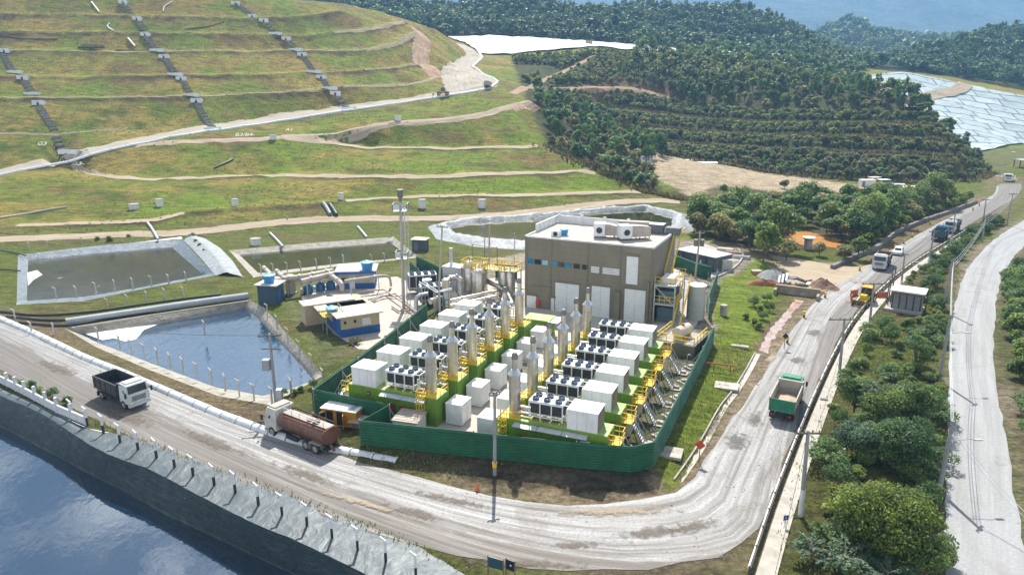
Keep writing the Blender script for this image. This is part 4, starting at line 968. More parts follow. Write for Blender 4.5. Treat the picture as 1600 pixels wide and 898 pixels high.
for P_ in ([(3.15,4.2,5.78),(3.15,.2,5.78),(.25,.2,5.78)], [(.25,.2,3.06),(3.15,.2,3.06),(3.15,6.5,3.06)], [(3.15,6.5,5.78),(.4,6.5,5.78)], [(0,10.6,10.85),(1.6,10.6,10.85),(1.6,12,10.85)]): m = MB(); rail(m, P_, 1.05, .07, .8); m.build('handrail', m_yel, t)
m = MB(); m.box(.6, 2.8, 1.0, 4.6, 3.06, 4.7); m.box(.5, 2.9, 1.2, 5.2, .1, 2.2); m.build('equipment', paint('teal_grey_machine', (.1,.17,.19), .6, .3, 1), t)
m = MB(); m.box(.9, 2.6, 1.2, 4.0, 5.78, 6.6); m.build('vent_box', m_white, t)
# tall round tank, skid with a lying tank
t = thing('storage_tank', 'tall pale grey cylindrical tank beside the stair tower', 'tank', W(1086,497,PAD)); m = MB(); m.lathe(0,0,[(0,1.28),(5.0,1.28)],36); m.build('shell', paint('pale_grey_green_tank', (.4,.43,.4), .5, .15, .5, dirt=(.3,.28,.24), dirt_amt=.4), t, smooth=40)
m = MB(); m.lathe(0,0,[(5.0,1.33),(5.08,1.33),(5.25,.05)],36); m.build('roof', m_white_roof, t, smooth=30); m = MB(); 
for z in (.05,1.7,3.4): m.lathe(0,0,[(z,1.3),(z+.06,1.3)],36)
m.build('band', m_galv, t, smooth=40)
t = thing('tank_skid', 'raised concrete bund with yellow railings carrying the rusty lying tank', 'platform', W(1024,548,PAD), R(-32))
m = MB(); m.box(0, 5.0, 0, 5.4, 0, 1.5); m.build('base', paint('dark_olive_concrete', (.16,.15,.11), .85, .25, .8), t); m = MB(); m.box(.25, 4.75, .25, 5.15, 1.503, 1.56); m.build('deck', m_conc, t)
m = MB(); rail(m, [(.1,5.2,1.5),(.1,.1,1.5),(4.9,.1,1.5),(4.9,5.2,1.5)], 1.05, .07, 1.2); m.build('handrail', m_yel, t)
cpos = W(1024,548,PAD); ca_, sa_ = math.cos(R(-32)), math.sin(R(-32)); tp = Vector((cpos.x+ca_*2.6-sa_*2.4, cpos.y+sa_*2.6+ca_*2.4, PAD+1.56))
t = thing('lying_tank', 'cream cylindrical tank with a rust stain lying on the raised concrete bund', 'tank', tp, R(-32)+R(-12))
m = MB(); m.tube([(0,-1.5,.95),(0,-1.35,.95),(0,1.35,.95),(0,1.5,.95)], [.5,.72,.72,.5], 24); m.build('shell', paint('cream_tank_with_rust', (.55,.48,.38), .55, .12, .5, dirt=(.35,.13,.05), dirt_amt=.9), t, smooth=50)
m = MB()
for y in (-1, 1): m.box(-.6, .6, y-.15, y+.15, 0, .45)
m.build('saddle', m_yel, t)
m = MB(); m.tube([(0,0,1.6),(0,0,1.9)], .2, 10); m.build('hatch', m_red, t)

# ------------------------------------------------------------------ gas treatment behind the left row
t = thing('gas_scrubber', 'cluster of polished steel vessels under yellow railings in the gas plant', 'gas plant', W(735,468,PAD), PR)
for (x, y, r, h) in ((-2.2,4.4,.95,5.2),(.4,2.2,1.1,4.6),(3.8,4.6,.9,4.6),(5.3,3.8,.75,4.4),(-.2,5.2,.8,5)):
    m = MB(); m.lathe(x,y,[(0,r),(h-.5,r),(h-.15,r*.75),(h,r*.2)],24); v_ = m.build('vessel', m_steel, t, smooth=50); m = MB(); m.lathe(x,y,[(.3,r+.03),(.42,r+.03)],24); m.lathe(x,y,[(h-.6,r+.03),(h-.5,r+.03)],24); m.tube([(x,y,h-.05),(x,y,h+.5),(x+.6,y,h+.5)],.12,8); m.build('nozzle', m_galv, v_, smooth=40)
m = MB(); m.box(-3.2,6.3,3.2,6.2,4.25,4.33); m.build('platform', paint('pale_yellow_grating', (.5,.42,.12), .6, .2, 2), t)
m = MB(); rail(m, [(-3.2,3.2,4.33),(6.3,3.2,4.33),(6.3,6.2,4.33),(-3.2,6.2,4.33),(-3.2,3.2,4.33)], 1.1, .08, .9); rail(m, [(-.3,1.5,4.5),(1.6,1.5,4.5),(1.6,3,4.5)], 1.1, .09, .6)
for x in (0,.5,1,3,3.5,4): m.beam((x,4.4,4.4),(x,4.4,5.9),.12)
m.build('handrail', m_yel, t)
m = MB()
for x in (-3.1, 6.2):
    for y in (3.3, 6.1): m.beam((x,y,0),(x,y,4.25),.14)
for x in (-2.5, 2.0): m.beam((x,6.1,4.3),(x,6.1,7.6),.1)
m.beam((-2.5,6.1,7.5),(2,6.1,7.3),.1); m.build('frame', m_steel_d, t)
def pipe(label, paths, r, mat=None, nm='pipe', cat='pipes', legs=True, group=None, zoff=0):
    c = Vector(paths[0][0]); t = thing(nm, label, cat, (c.x, c.y, 0), 0, group)
    for P in paths:
        P = [Vector(p)-Vector((c.x,c.y,0)) for p in P]; Q = [P[0]]
        for a, b, d in zip(P, P[1:], P[2:]):
            e1 = (a-b).normalized(); e2 = (d-b).normalized(); q = min(r*2.2, (a-b).length*.45, (d-b).length*.45); Q += [b+e1*q, b+(e1+e2)*q*.3, b+e2*q]
        Q.append(P[-1]); m = MB(); m.tube(Q, r, 12); m.build('pipe_run', mat or m_steel, t, smooth=50)
        m = MB(); fl = 0
        for a, b in zip(P, P[1:]):
            L = (b-a).length
            if L > 2.5:
                for f in (.25, .75): u = (b-a).normalized(); c_ = a.lerp(b, f); m.tube([c_-u*.05, c_+u*.05], r*1.35, 12); fl = 1
            if legs and abs(b.z-a.z) < .3 and a.z > 1.2 and L > 3:
                for f in (.15, .85): c_ = a.lerp(b, f); m.beam((c_.x,c_.y,.0 if not zoff else zoff), (c_.x,c_.y,c_.z-r), .14)
        if m.f: m.build('flange', m_galv, t, smooth=50)
    return t
def pz(px, py, z): return W(px, py, z)
pipe('thick steel gas pipe pair running in front of the polished vessels', [[pz(704,470,3.2), pz(770,456,3.2), pz(778,470,1.6)], [pz(704,478,2.7), pz(775,463,2.7)]], .3)
pipe('arched steel pipe left of the polished vessels', [[pz(697,482,1.2), pz(697,436,4.6), pz(718,432,4.6), pz(719,470,1.3)]], .42, legs=False)
pipe('fat cream pipe stub between the fence and the gas plant', [[pz(672,471,2.2), pz(712,461,2.2)]], .48, paint('cream_pipe', (.55,.5,.42), .5, .15, 1))
pipe('grey elbow pipe rising beside the fence end near the mast', [[pz(650,486,.4), pz(650,462,2.6), pz(668,459,2.6)]], .33, m_galv, legs=False)
pipe('slanting steel pipes right of the polished vessels', [[pz(746,428,3.6), pz(785,452,2.4), pz(795,458,1.5)], [pz(752,436,3.0), pz(792,455,2.2), pz(800,474,1.3)]], .3, legs=False)
pipe('thin pipe runs between the gas plant and the factory', [[pz(770,450,1.8), pz(818,461,1.8)], [pz(775,443,2.2), pz(822,452,2.2)], [pz(768,460,1.5), pz(800,474,1.5)], [pz(790,440,2), pz(784,470,1.6)]], .12)
pipe('grey cable tray and pipe rack left of the polished vessels', [[pz(655,440,4.2), pz(682,457,4.2), pz(706,452,4.0)], [pz(660,439,4.2), pz(684,455,4.2), pz(706,450,4.0)]], .09, m_galv)
pipe('small pipes and valves on the floor of the gas plant', [[pz(745,462,1.5), pz(790,452,1.6)], [pz(730,470,1.4), pz(760,478,1.4), pz(790,470,1.4)], [pz(742,455,1.6), pz(775,478,1.4)]], .1, m_steel_d)
def blower(label, loc, col_, rz=0, s=1.0):
    t = thing('pump', label, 'pump', loc, rz); m = MB(); m.lathe(0,0,[(0,.62*s),(.9*s,.62*s),(1.25*s,.3*s)],16); m.build('vessel', col_, t, smooth=50); m = MB(); m.box(-.5*s,.5*s,-.35*s,.35*s,0,.12); m.tube([(-.9*s,0,.5*s),(.0,0,.5*s)],.28*s,12); m.tube([(0,0,1.2*s),(0,0,1.9*s)],.16*s,10); m.build('motor', m_galv, t, smooth=50)
m_bluem = paint('blue_machine_paint', (.02,.13,.27), .45, .3, 1.2, dirt=(.06,.08,.09), dirt_amt=.5)
blower('small blue compressor among the pipes of the gas plant', W(714,466,PAD), m_bluem, .4, .9)
t = thing('filter_column', 'upright steel filter column left of the gas vessels', 'filter', W(697,478,PAD)); m = MB(); m.lathe(0,0,[(0,.6),(4.2,.6),(4.5,.2)],18); m.build('shell', m_steel, t, smooth=50); m = MB(); m.lathe(0,0,[(.1,.7),(.25,.7)],18); m.lathe(0,0,[(3.6,.68),(3.75,.68)],18); m.build('flange', m_galv, t, smooth=50)
t = thing('filter_column', 'upright steel filter column right of the arched pipe', 'filter', W(719,466,PAD)); m = MB(); m.lathe(0,0,[(0,.6),(3.2,.6),(3.6,.2)],18); m.build('shell', m_steel, t, smooth=50); m = MB(); m.lathe(0,0,[(.1,.7),(.25,.7)],18); m.build('flange', m_galv, t, smooth=50)
t = thing('storage_tank', 'short beige tank under the grey cable tray', 'tank', W(668,463,PAD)); m = MB(); m.lathe(0,0,[(0,.75),(2.6,.75),(2.75,.6)],20); m.build('shell', paint('cream_pipe', (.5,.46,.4)), t, smooth=40); m = MB(); m.lathe(0,0,[(2.75,.8),(2.85,.8)],20); m.build('lid', m_white, t, smooth=40)
# white analyser container with a chimney
t = thing('container', 'grey white container with a thin chimney beside the gas vessels', 'container', W(692,449,PAD), PR); m = MB(); ribbed_box(m,0,3.6,0,2.6,0,3.6,.35,.02); m.build('body', paint('grey_white_sheet', (.55,.57,.58), .5, .12, .6), t); m = MB(); m.box(-.05,3.65,-.05,2.65,3.64,3.7); m.build('roof', m_white_roof, t); m = MB(); m.lathe(1,1.3,[(3.7,.3),(6.6,.3)],14); m.build('chimney', m_galv, t, smooth=40); m = MB(); m.box(.5,1.2,-.06,-.0,1.4,2.1); m.build('panel', m_black, t)
# two rows of fan coolers
for i, (px, py, lab) in enumerate(((640,455,'bank of black fans on a blue sided cooler, the rear of the two'), (658,474,'bank of black fans on a blue sided cooler, the front of the two'))):
    t = thing('fan_cooler', lab, 'cooler', W(px,py,PAD)+Vector((0,0,.05)), R(14), 'fan coolers beside the mast')
    fr = cooler(t, 0, 4.6, 0, 2.2, 0, 4, 2, 2.6, False)
    m = MB(); m.box(-.12,-.01,0,2.2,.1,2.4); m.build('side_panel', paint('deep_blue_teal_panel', (.02,.09,.13), .5, .2, 1), t)
    m = MB(); m.box(-.02,4.62,-.02,2.22,0,.1); m.build('base', m_steel_d, t)

# ------------------------------------------------------------------ the blue office corner
m_cream = paint('cream_render', (.5,.42,.27), .85, .15, .6, dirt=(.35,.28,.17), dirt_amt=.4)
m_blue = paint('royal_blue_render', (.018,.1,.32), .6, .18, .7, dirt=(.03,.08,.18), dirt_amt=.4)
m_slabroof = paint('cream_sheet_roof', (.6,.53,.4), .75, .15, .6, dirt=(.42,.36,.27), dirt_amt=.45)
m_greyroof = paint('grey_sheet_roof', (.5,.48,.45), .75, .2, .6, dirt=(.3,.28,.25), dirt_amt=.45)
bp = blue_plastic = paint('blue_plastic', (.03,.24,.5)); m_lid = paint('faded_blue_plastic', (.25,.5,.65))
oa = W(533,528,0); ob = W(594,518,0); OA = math.atan2(ob.y-oa.y, ob.x-oa.x); OWd = (ob-oa).length
t = thing('office_building', 'low cream office with a blue base band and two flat cream roofs', 'building', oa, OA)
m = MB(); m.box(0, OWd, 0, 9.6, 1.15, 2.9); m.build('wall', m_cream, t); m = MB(); m.box(-.03, OWd+.03, -.03, 9.63, 0, 1.15); m.build('base_band', m_blue, t)
m = MB(); m.box(-.02, .05, -.02, 4, 1.15, 2.75); m.build('blue_side', m_blue, t)
m = MB(); m.box(-.6, OWd+.4, -.6, 4.4, 2.93, 3.12); m.build('roof', m_slabroof, t); m = MB(); m.box(-1.8, OWd-.1, 4.5, 7.2, 2.7, 2.9); m.build('roof', m_greyroof, t); m = MB(); m.box(-3.2, OWd-1.2, 7.3, 10.2, 2.93, 3.12); m.build('roof', m_slabroof, t)
m = MB(); m.box(-3.0, 0, 7.5, 10, 0, 2.9); m.build('side_room', m_cream, t)
m = MB(); m.box(3.1, 4.3, -.05, 0, 1.35, 2.35); m.build('window', m_white, t)
for x in (.5, 1.9): m = MB(); m.box(x, x+.35, -.04, 0, 1.9, 2.3); m.build('vent', m_black, t)
t = thing('tank_stand', 'steel stand with a yellow railed deck against the left of the cream office', 'platform', W(518,519,0), OA); m = MB()
for x in (-.8,.9):
    for y in (-.8,1.4): m.beam((x,y,0),(x,y,2.6),.12)
m.build('leg', m_galv, t); m = MB(); m.box(-1.2,1.6,-1.0,1.7,2.6,2.68); m.build('deck', m_yel, t); m = MB(); rail(m, [(-1.2,1.7,2.68),(-1.2,-1,2.68),(1.6,-1,2.68),(1.6,1.7,2.68)], .9, .05, .9); m.build('handrail', paint('pale_ochre_paint', (.5,.38,.18), .5, .2, 2), t)
def water_tank(label, loc, r=.95, h=1.3):
    t = thing('water_tank', label, 'water tank', loc); m = MB(); m.lathe(0,0,[(0,r*.8),(h,r)],20); m.build('body', bp, t, smooth=40); m = MB(); m.lathe(0,0,[(h,r*1.08),(h+.1,r*1.05),(h+.28,r*.35),(h+.36,r*.3)],20)
    for q in range(8): a = q*.785; m.beam((0,0,h+.33),(r*math.cos(a),r*math.sin(a),h+.12),.1)
    m.build('lid', m_lid, t, smooth=30)
c_ = W(518,519,0); water_tank('blue water tank on the yellow railed stand beside the cream office', c_+Vector((.2,.3,2.68)), .85, .8)
t = thing('pump_house', 'small dark blue kiosk with a flat white roof at the pond corner', 'kiosk', W(404,475,0), R(-8)); m = MB(); m.box(0,3.1,0,2.8,0,3.1); m.build('wall', paint('dark_slate_blue_render', (.035,.07,.1), .6, .2, .8), t); m = MB(); m.box(-.35,3.5,-.4,3.1,3.1,3.25); m.build('roof', paint('pale_grey_roof', (.5,.5,.48), .8, .15, 1), t); m = MB(); m.box(3.102,3.13,.5,1.5,.1,2.2); m.build('door', m_blue, t)
water_tank('large blue water tank on the small kiosk roof at the pond corner', W(404,475,0)+Vector((1.6,1.2,3.25)), .95, 1.15)
# second blue building behind
sa = W(528,452,0); t = thing('office_building', 'pale shed with a blue fascia and blue tank on its roof, behind the pipes', 'building', sa, R(6)); m = MB(); m.box(0,6.2,0,5,1.0,3.0); m.build('wall', paint('pale_grey_render', (.45,.42,.37), .85, .15, .7), t); m = MB(); m.box(-.03,6.23,-.03,5.03,0,1.0); m.build('base_band', m_blue, t); m = MB(); m.box(-.4,6.6,-.1,5.4,3.0,3.15); m.build('roof', paint('pale_grey_roof', (.5,.5,.48)), t); m = MB(); m.box(-.4,6.6,-.6,-.1,2.75,3.14); m.build('fascia', m_blue, t); m = MB(); m.box(2,2.9,-.05,-.032,.05,2.1); m.build('door', m_white, t); m = MB(); m.box(.4,1.4,-.06,-.0,1.3,2.0); m.build('window', m_glass, t)
water_tank('large blue water tank on the roof of the pale shed', sa+Vector((4.9,1.4,3.15)), 1.05, 1.25)
# big ochre grey gas header with three blue blowers below
m_hdr = paint('weathered_beige_pipe', (.42,.37,.31), .6, .2, 1, dirt=(.3,.25,.19), dirt_amt=.5)
pipe('thick beige gas header on legs above the blue blowers', [[pz(443,436,3.0), pz(476,432,3.0), pz(520,423,3.0)], [pz(470,440,2.7), pz(528,426,2.7)]], .46, m_hdr)
pipe('beige branch pipe slanting down from the gas header', [[pz(514,428,2.8), pz(534,443,2.6), pz(534,452,1.4)]], .42, m_hdr, legs=False)
pipe('beige pipes coming from the long green pond', [[pz(412,418,1.8), pz(428,434,2.4)], [pz(432,423,2.0), pz(446,437,2.8)]], .4, m_hdr, legs=False)
for px, lab in ((433,'left upright beige vessel under the gas header'), (455,'right upright beige vessel under the gas header')):
    t = thing('knockout_drum', lab, 'tank', W(px,462 if px == 433 else 458,0)); m = MB(); m.lathe(0,0,[(0,.8),(3.0,.8),(3.2,.55)],20); m.build('shell', m_hdr, t, smooth=40); m = MB(); m.lathe(0,0,[(2.7,.88),(2.85,.88)],20); m.lathe(0,0,[(.1,.9),(.2,.9)],20); m.build('flange', m_galv, t, smooth=40)
for px, py, lab in ((482,458,'left of the three blue blowers under the gas header'), (501,454,'middle of the three blue blowers under the gas header'), (517,452,'right of the three blue blowers under the gas header')): blower(lab, W(px,py,0), m_bluem, .3, 1.25)
pipe('thin beige pipe on posts running towards the mast', [[pz(538,439,2.6), pz(600,430,2.6), pz(609,433,2.2), pz(611,446,.4)]], .22, m_hdr)
pipe('low beige pipe loops on the pale slab before the mast', [[pz(560,455,.8), pz(600,452,.8), pz(655,490,.8)], [pz(575,468,.5), pz(618,458,.5), pz(648,483,.5)], [pz(580,470,.4), pz(600,462,.4), pz(630,462,.5)], [pz(612,478,.35), pz(624,486,.35), pz(650,484,.35)]], .14, m_hdr, legs=False)
t = thing('storage_shed', 'small dark grey shed with a beige roof beyond the mast', 'shed', W(644,392,0), R(-12)); m = MB(); m.box(0,2.9,0,2.4,0,2.4); m.build('wall', paint('dark_blue_grey_sheet', (.06,.08,.1), .7, .2, 1), t); m = MB(); m.box(-.25,3.2,-.3,2.6,2.4,2.52); m.build('roof', m_slabroof, t)
m = MB(); m.box(.5,1.3,-.03,-.003,.05,1.9); m.build('door', paint('dark_grey_metal', (.13,.14,.15)), t)
# grey cabins
m_cab = paint('slate_grey_cabin', (.075,.09,.105), .55, .2, .8, dirt=(.13,.14,.14), dirt_amt=.4)
zc_ = PAD+2.75; c2a, c2b, c2d = W(1069,392.6,zc_), W(1103,400,zc_), W(1093,386.6,zc_); ca2 = math.atan2(c2b.y-c2a.y, c2b.x-c2a.x); cd2 = (c2d-c2a).length; cw2 = (c2b-c2a).length
ux_ = Vector((math.cos(ca2), math.sin(ca2), 0))
for (off, wd, lab) in ((-2.05, 1.85, 'narrow dark grey cabin at the left of the three with white roofs'), (0, cw2, 'widest of the three dark grey cabins, in the middle'), (cw2+.2, 1.9, 'rightmost of the three dark grey cabins, next to the louvred unit')):
    p_ = c2a+ux_*off; t = thing('cabin', lab, 'cabin', (p_.x, p_.y, PAD), ca2, 'grey cabins behind the green fence'); m = MB(); ribbed_box(m,0,wd,0,cd2,0,2.7,.4,.02); m.build('wall', m_cab, t); m = MB(); m.box(-.06,wd+.06,-.06,cd2+.06,2.74,2.84); m.build('roof', paint('pale_grey_roof', (.5,.5,.48)), t)
    m = MB(); m.box(wd*.35, wd*.35+.8, -.04, .0, .15, 2.2); m.build('door', paint('slate_door', (.1,.13,.15), .5, .2, 2), t)
    m = MB(); m.box(wd*.75, wd*.75+.35, -.05, .0, 1.2, 1.8); m.build('notice', m_white if wd > 3 else m_cab, t)
t = thing('louvred_unit', 'pale louvred ventilation unit in front of the rightmost grey cabin', 'ventilation unit', W(1128,424,PAD), R(-19)+R(34)); m = MB(); m.box(0,2.0,0,1.3,0,2.0); m.build('case', paint('pale_beige_metal', (.5,.5,.46), .5, .12, 1), t); m = MB()
for q in range(8): m.box(.1,1.9,-.05,.0,.2+q*.22,.34+q*.22)
m.build('louvre', m_galv, t); m = MB(); m.box(-.05,2.05,-.05,1.35,2.0,2.08); m.build('lid', m_white_roof, t)
# curved retaining kerb by the cabins
kerb = LH([(1106,438),(1125,432),(1145,421),(1157,409),(1160,399),(1152,390)], PAD)
t = thing('retaining_wall', 'low curved concrete wall at the top of the grass bank by the cabins', 'wall', (0,0,0)); m = MB(); K = smooth_line(kerb, 24)
for a, b in zip(K, K[1:]): m.beam(a+Vector((0,0,.0)), b+Vector((0,0,.0)), .3, .7)
m.build('coping', m_conc, t); m = MB()
for p in K[::4]: m.beam(p, p+Vector((0,0,1.5)), .05)
m.build('rail_post', m_galv, t)
tag(flat('concrete_yard', LH([(1040,408),(1108,437),(1150,417),(1156,402),(1140,395),(1100,380)], PAD+.03), m_conc), kind='structure')
# yellow standby generator and its lean-to outside the fence
m_amber = paint('amber_yellow_paint', (.55,.27,.015), .5, .18, .8, dirt=(.3,.15,.03), dirt_amt=.45)
ga = W(503,663,.3); t = thing('yellow_generator', 'amber yellow generator housing with open doors and a white roof outside the fence', 'generator', (ga.x, ga.y, .25), R(-17))
m = MB(); m.box(0,3.9,0,1.7,.15,1.85); m.build('housing', m_amber, t); m = MB(); m.box(-.06,3.96,-.06,1.76,1.85,1.93); m.build('roof', m_white_roof, t); m = MB(); m.box(.1,3.8,.05,1.65,0,.15); m.build('skid', m_steel_d, t)
for x in (.6, 1.75): m = MB(); m.box(x,x+.75,-.02,.0,.3,1.7); m.build('opening', m_black, t)
for x0, sgn in ((.58,-1),(2.52,1)): m = MB(); m.M = Matrix.Translation((x0,-.02,0)) @ Matrix.Rotation(R(62)*sgn*-1, 4, 'Z'); m.box(min(0,sgn*.8),max(0,sgn*.8),-.05,0,.3,1.7); d_ = m.build('door', m_amber, t); m = MB(); m.M = Matrix.Translation((x0,-.02,0)) @ Matrix.Rotation(R(62)*sgn*-1, 4, 'Z'); m.box(min(sgn*.1,sgn*.7),max(sgn*.1,sgn*.7),-.07,-.052,1.1,1.6); m.build('window', m_glass, d_)
m = MB(); m.box(3.0,3.5,.3,1.4,1.932,1.98); m.build('vent', m_galv, t)
lt = W(546,672,.3); t = thing('lean_to', 'small tiled lean-to roof over a cabinet between the generator and the fence', 'shelter', (lt.x, lt.y, .2), R(-17)); m = MB(); m.box(.2,1.4,.2,1.0,0,1.0); m.build('cabinet', paint('brown_grey_board', (.22,.17,.12), .8, .2, 2), t); m = MB(); 
for q in range(6): m.box(-.1,1.7,-.2+q*.27,.05+q*.27,1.05+q*.03,1.1+q*.03)
m.build('roof', paint('beige_tile_roof', (.45,.38,.32)), t)
# ================================================================== VEHICLES
m_tyre = paint('black_rubber', (.025,.024,.023), .85, .3, 3, dirt=(.12,.1,.08), dirt_amt=.5)
m_rim = paint('dusty_rim', (.3,.29,.27), .6, .2, 3)
m_chassis = paint('dark_chassis', (.03,.03,.032), .7, .3, 2)
m_lamp = paint('clear_lamp_glass', (.7,.7,.65), .2, .1, 2)
m_tail = paint('red_lamp_glass', (.4,.02,.02), .3, .1, 2)
def wheel(parent, x, y, r=.5, w=.3, mat=None):
    m = MB(); s = 1 if y > 0 else -1
    m.tube([(x,y-s*w,r),(x,y-s*(w-.04),r),(x,y-s*.04,r),(x,y,r)], [r*.92, r, r, r*.92], 20); o = m.build('wheel', m_tyre, parent, smooth=40)
    m = MB(); m.tube([(x,y+s*.004,r),(x,y+s*.02,r)], [r*.58, r*.5], 14); m.tube([(x,y+s*.01,r),(x,y+s*.07,r)], r*.16, 10); m.build('rim', mat or m_rim, o, smooth=40)
def prof_body(mb, prof, w, w_top=None):
    """side profile (x, z) swept across the width; upper points may be narrower"""
    zt = max(z for x, z in prof); zb = min(z for x, z in prof); n = len(prof)
    hw = lambda z: (w/2) if w_top is None else (w/2 + (w_top/2-w/2)*max(0, (z-zb)/(zt-zb)-.45)/.55)
    a = mb._p([(x, -hw(z), z) for x, z in prof]); b = mb._p([(x, hw(z), z) for x, z in prof])
    mb.f.append(tuple(a+i for i in range(n))); mb.mi.append(mb.cur); mb.f.append(tuple(b+i for i in reversed(range(n)))); mb.mi.append(mb.cur)
    for i in range(n): j = (i+1) % n; mb.f.append((a+j, a+i, b+i, b+j)); mb.mi.append(mb.cur)
def cab(t, x0, mat, z0=.75, h=2.1, L=1.75, wd=2.35, roof_mat=None):
    """truck cab, nose at +x"""
    xf = x0+L; m = MB(); prof_body(m, [(x0,z0),(xf-.02,z0),(xf,z0+.25),(xf,z0+.95),(xf-.1,z0+1.05),(xf-.32,z0+h-.12),(xf-.5,z0+h),(x0+.1,z0+h),(x0,z0+h-.1)], wd, wd-.16); c = m.build('cab', mat, t)
    m = MB(); z1, z2 = z0+1.12, z0+h-.22; m.face((xf-.105+.01,-wd/2+.16,z1),(xf-.105+.01,wd/2-.16,z1),(xf-.29+.012,wd/2-.2,z2),(xf-.29+.012,-wd/2+.2,z2)); m.build('windscreen', m_glass, c)
    for s in (-1, 1):
        m = MB(); y = s*(wd/2-.035); q = [(xf-.3,y+s*.012,z1+.02),(xf-.95,y+s*.012,z1+.02),(xf-.95,y-s*.045+s*.012,z2),(xf-.45,y-s*.045+s*.012,z2)]; m.face(*(q if s < 0 else q[::-1])); m.build('side_window', m_glass, c)
        m = MB(); m.beam((xf-.15,s*wd/2,z1+.15),(xf+.05,s*(wd/2+.25),z1+.15),.04); m.box(xf-.0,xf+.1,s*(wd/2+.24)-.1,s*(wd/2+.24)+.1,z1-.25,z1+.3); m.build('mirror', m_chassis, c)
        m = MB(); m.box(xf+.003,xf+.05,s*.85-.2,s*.85+.2,z0+.02,z0+.2); m.build('headlight', m_lamp, c)
    m = MB(); m.box(xf-.15,xf+.12,-wd/2,wd/2,z0-.3,z0-.005); m.build('bumper', mat, c)
    m = MB()
    for q in range(4): m.box(xf+.002,xf+.03,-.75,.75,z0+.3+q*.14,z0+.37+q*.14)
    m.build('grille', m_chassis, c)
    if roof_mat: m = MB(); m.box(x0+.2,xf-.55,-.9,.9,z0+h+.002,z0+h+.12); m.build('roof_visor', roof_mat, c)
    return c
def dump_truck(label, loc, rz, cab_mat, bed_mat, tail_mat=None, inside_mat=None, load=None, L=7.4, bh=1.25, group=None, rail_mat=None):
    t = thing('dump_truck', label, 'truck', loc, rz, group); x0 = -L/2
    m = MB(); 
    for y in (-.45,.45): m.box(x0+.1, L/2-.4, y-.1, y+.1, .72, .95)
    m.box(x0+.05,x0+.15,-1.1,1.1,.45,.6); m.box(x0+1.6,x0+3.2,-1.15,-.9,.5,.85); m.box(x0+1.6,x0+3.0,.9,1.15,.5,.85); m.build('chassis', m_chassis, t)
    cab(t, L/2-1.8, cab_mat, roof_mat=cab_mat)
    bx0, bx1, z0, z1 = x0, L/2-1.95, 1.15, 1.15+bh; w = 1.25
    m = MB(); m.box(bx0,bx1,-w+.05,w-.05,z0,z0+.1); m.box(bx0+.02,bx1,-w,-w+.08,z0+.001,z1); m.box(bx0+.02,bx1,w-.08,w,z0+.001,z1); m.box(bx1-.1,bx1-.001,-w+.08,w-.08,z0+.1,z1+.25); m.box(bx1-.1,bx1+.55,-w,w,z1+.25,z1+.31)
    for q in range(5):
        x = bx0+.35+q*(bx1-bx0-.6)/4
        for s in (-1,1): m.box(x-.05,x+.05,s*w-(.06 if s<0 else 0),s*w+(0 if s<0 else .06),z0+.05,z1)
    for s in (-1,1): m.box(bx0,bx1,s*w-.06,s*w+.06,z1+.001,z1+.07)
    b = m.build('dump_bed', bed_mat, t)
    m = MB(); m.box(bx0-.06,bx0+.01,-w,w,z0-.05,z1+.02)
    for q in range(4): m.box(bx0-.1,bx0-.061,-1+q*.62,-.92+q*.62,z0,z1)
    m.build('tailgate', tail_mat or bed_mat, b)
    if load: 
        rows = []
        for i in range(9):
            rows.append([(bx0+.1+(bx1-bx0-.25)*i/8, -w+.1+(2*w-.2)*j/6, z0+load[1]*(.35+.75*math.sin(3.14*i/8)*math.sin(3.14*j/6))+random.uniform(-.05,.05)) for j in range(7)])
        m = MB(); m.sheet(rows); m.build('load', load[0], b, smooth=60)
    for x in (x0+1.0, x0+2.15, L/2-1.15) if L > 7 else (x0+1.3, L/2-1.15):
        for s in (-1, 1): wheel(t, x, s*1.2)
    for s in (-1,1): m = MB(); m.box(x0-.01,x0+.045,s*.85-.16,s*.85+.16,.66,.82); m.build('tail_light', m_tail, t); m = MB(); m.box(x0+.35,x0+.4,s*1.02-.2,s*1.02+.2,.2,.75); m.build('mudflap', m_chassis, t)
    return t
def heading(a, b): return math.atan2(b.y-a.y, b.x-a.x)
m_tw = paint('dusty_white_truck_paint', (.52,.56,.57), .45, .15, 1, dirt=(.28,.26,.22), dirt_amt=.5)
m_bedk = paint('black_scuffed_bed', (.035,.038,.04), .6, .4, 1.5, dirt=(.16,.16,.15), dirt_amt=.45)
m_bedg = paint('worn_grey_beige_bed', (.38,.35,.3), .65, .25, 1, dirt=(.2,.17,.14), dirt_amt=.5)
m_tgreen = paint('green_tailgate', (.015,.2,.1), .5, .25, 1.5, dirt=(.3,.33,.3), dirt_amt=.4)
m_soil = paint('brown_soil', (.2,.12,.075), .95, .35, 2.5, bump=.5)
m_sand = paint('sandy_load', (.42,.33,.24), .95, .25, 2, bump=.4)
a, b = W(160,624), W(197,641); u = (b-a).normalized(); nrm = Vector((-u.y,u.x,0))
dump_truck('white cabbed dump truck with an empty black bed driving down the gravel road at left', (a+b)/2+nrm*1.2-u*.3, heading(a,b), m_tw, m_bedk, load=(m_bedk,.12), L=7.0, bh=1.35)
a, b = W(1216,651), W(1233,615)
dump_truck('dump truck with a green tailgate seen from behind on the gravel road', W(1228,639), heading(a,b), m_tgreen, m_bedg, m_tgreen, load=(m_sand,.35), L=7.0, bh=1.3)
a, b = W(1393,396), W(1374,419)
dump_truck('white cabbed dump truck with a dusty brown bed coming beside the small white car', W(1377,417), heading(a,b), m_tw, paint('brown_grey_bed', (.17,.13,.1), .7, .3, 1), load=(m_soil,1.0), L=7.2)
a, b = W(1497,352), W(1480,366)
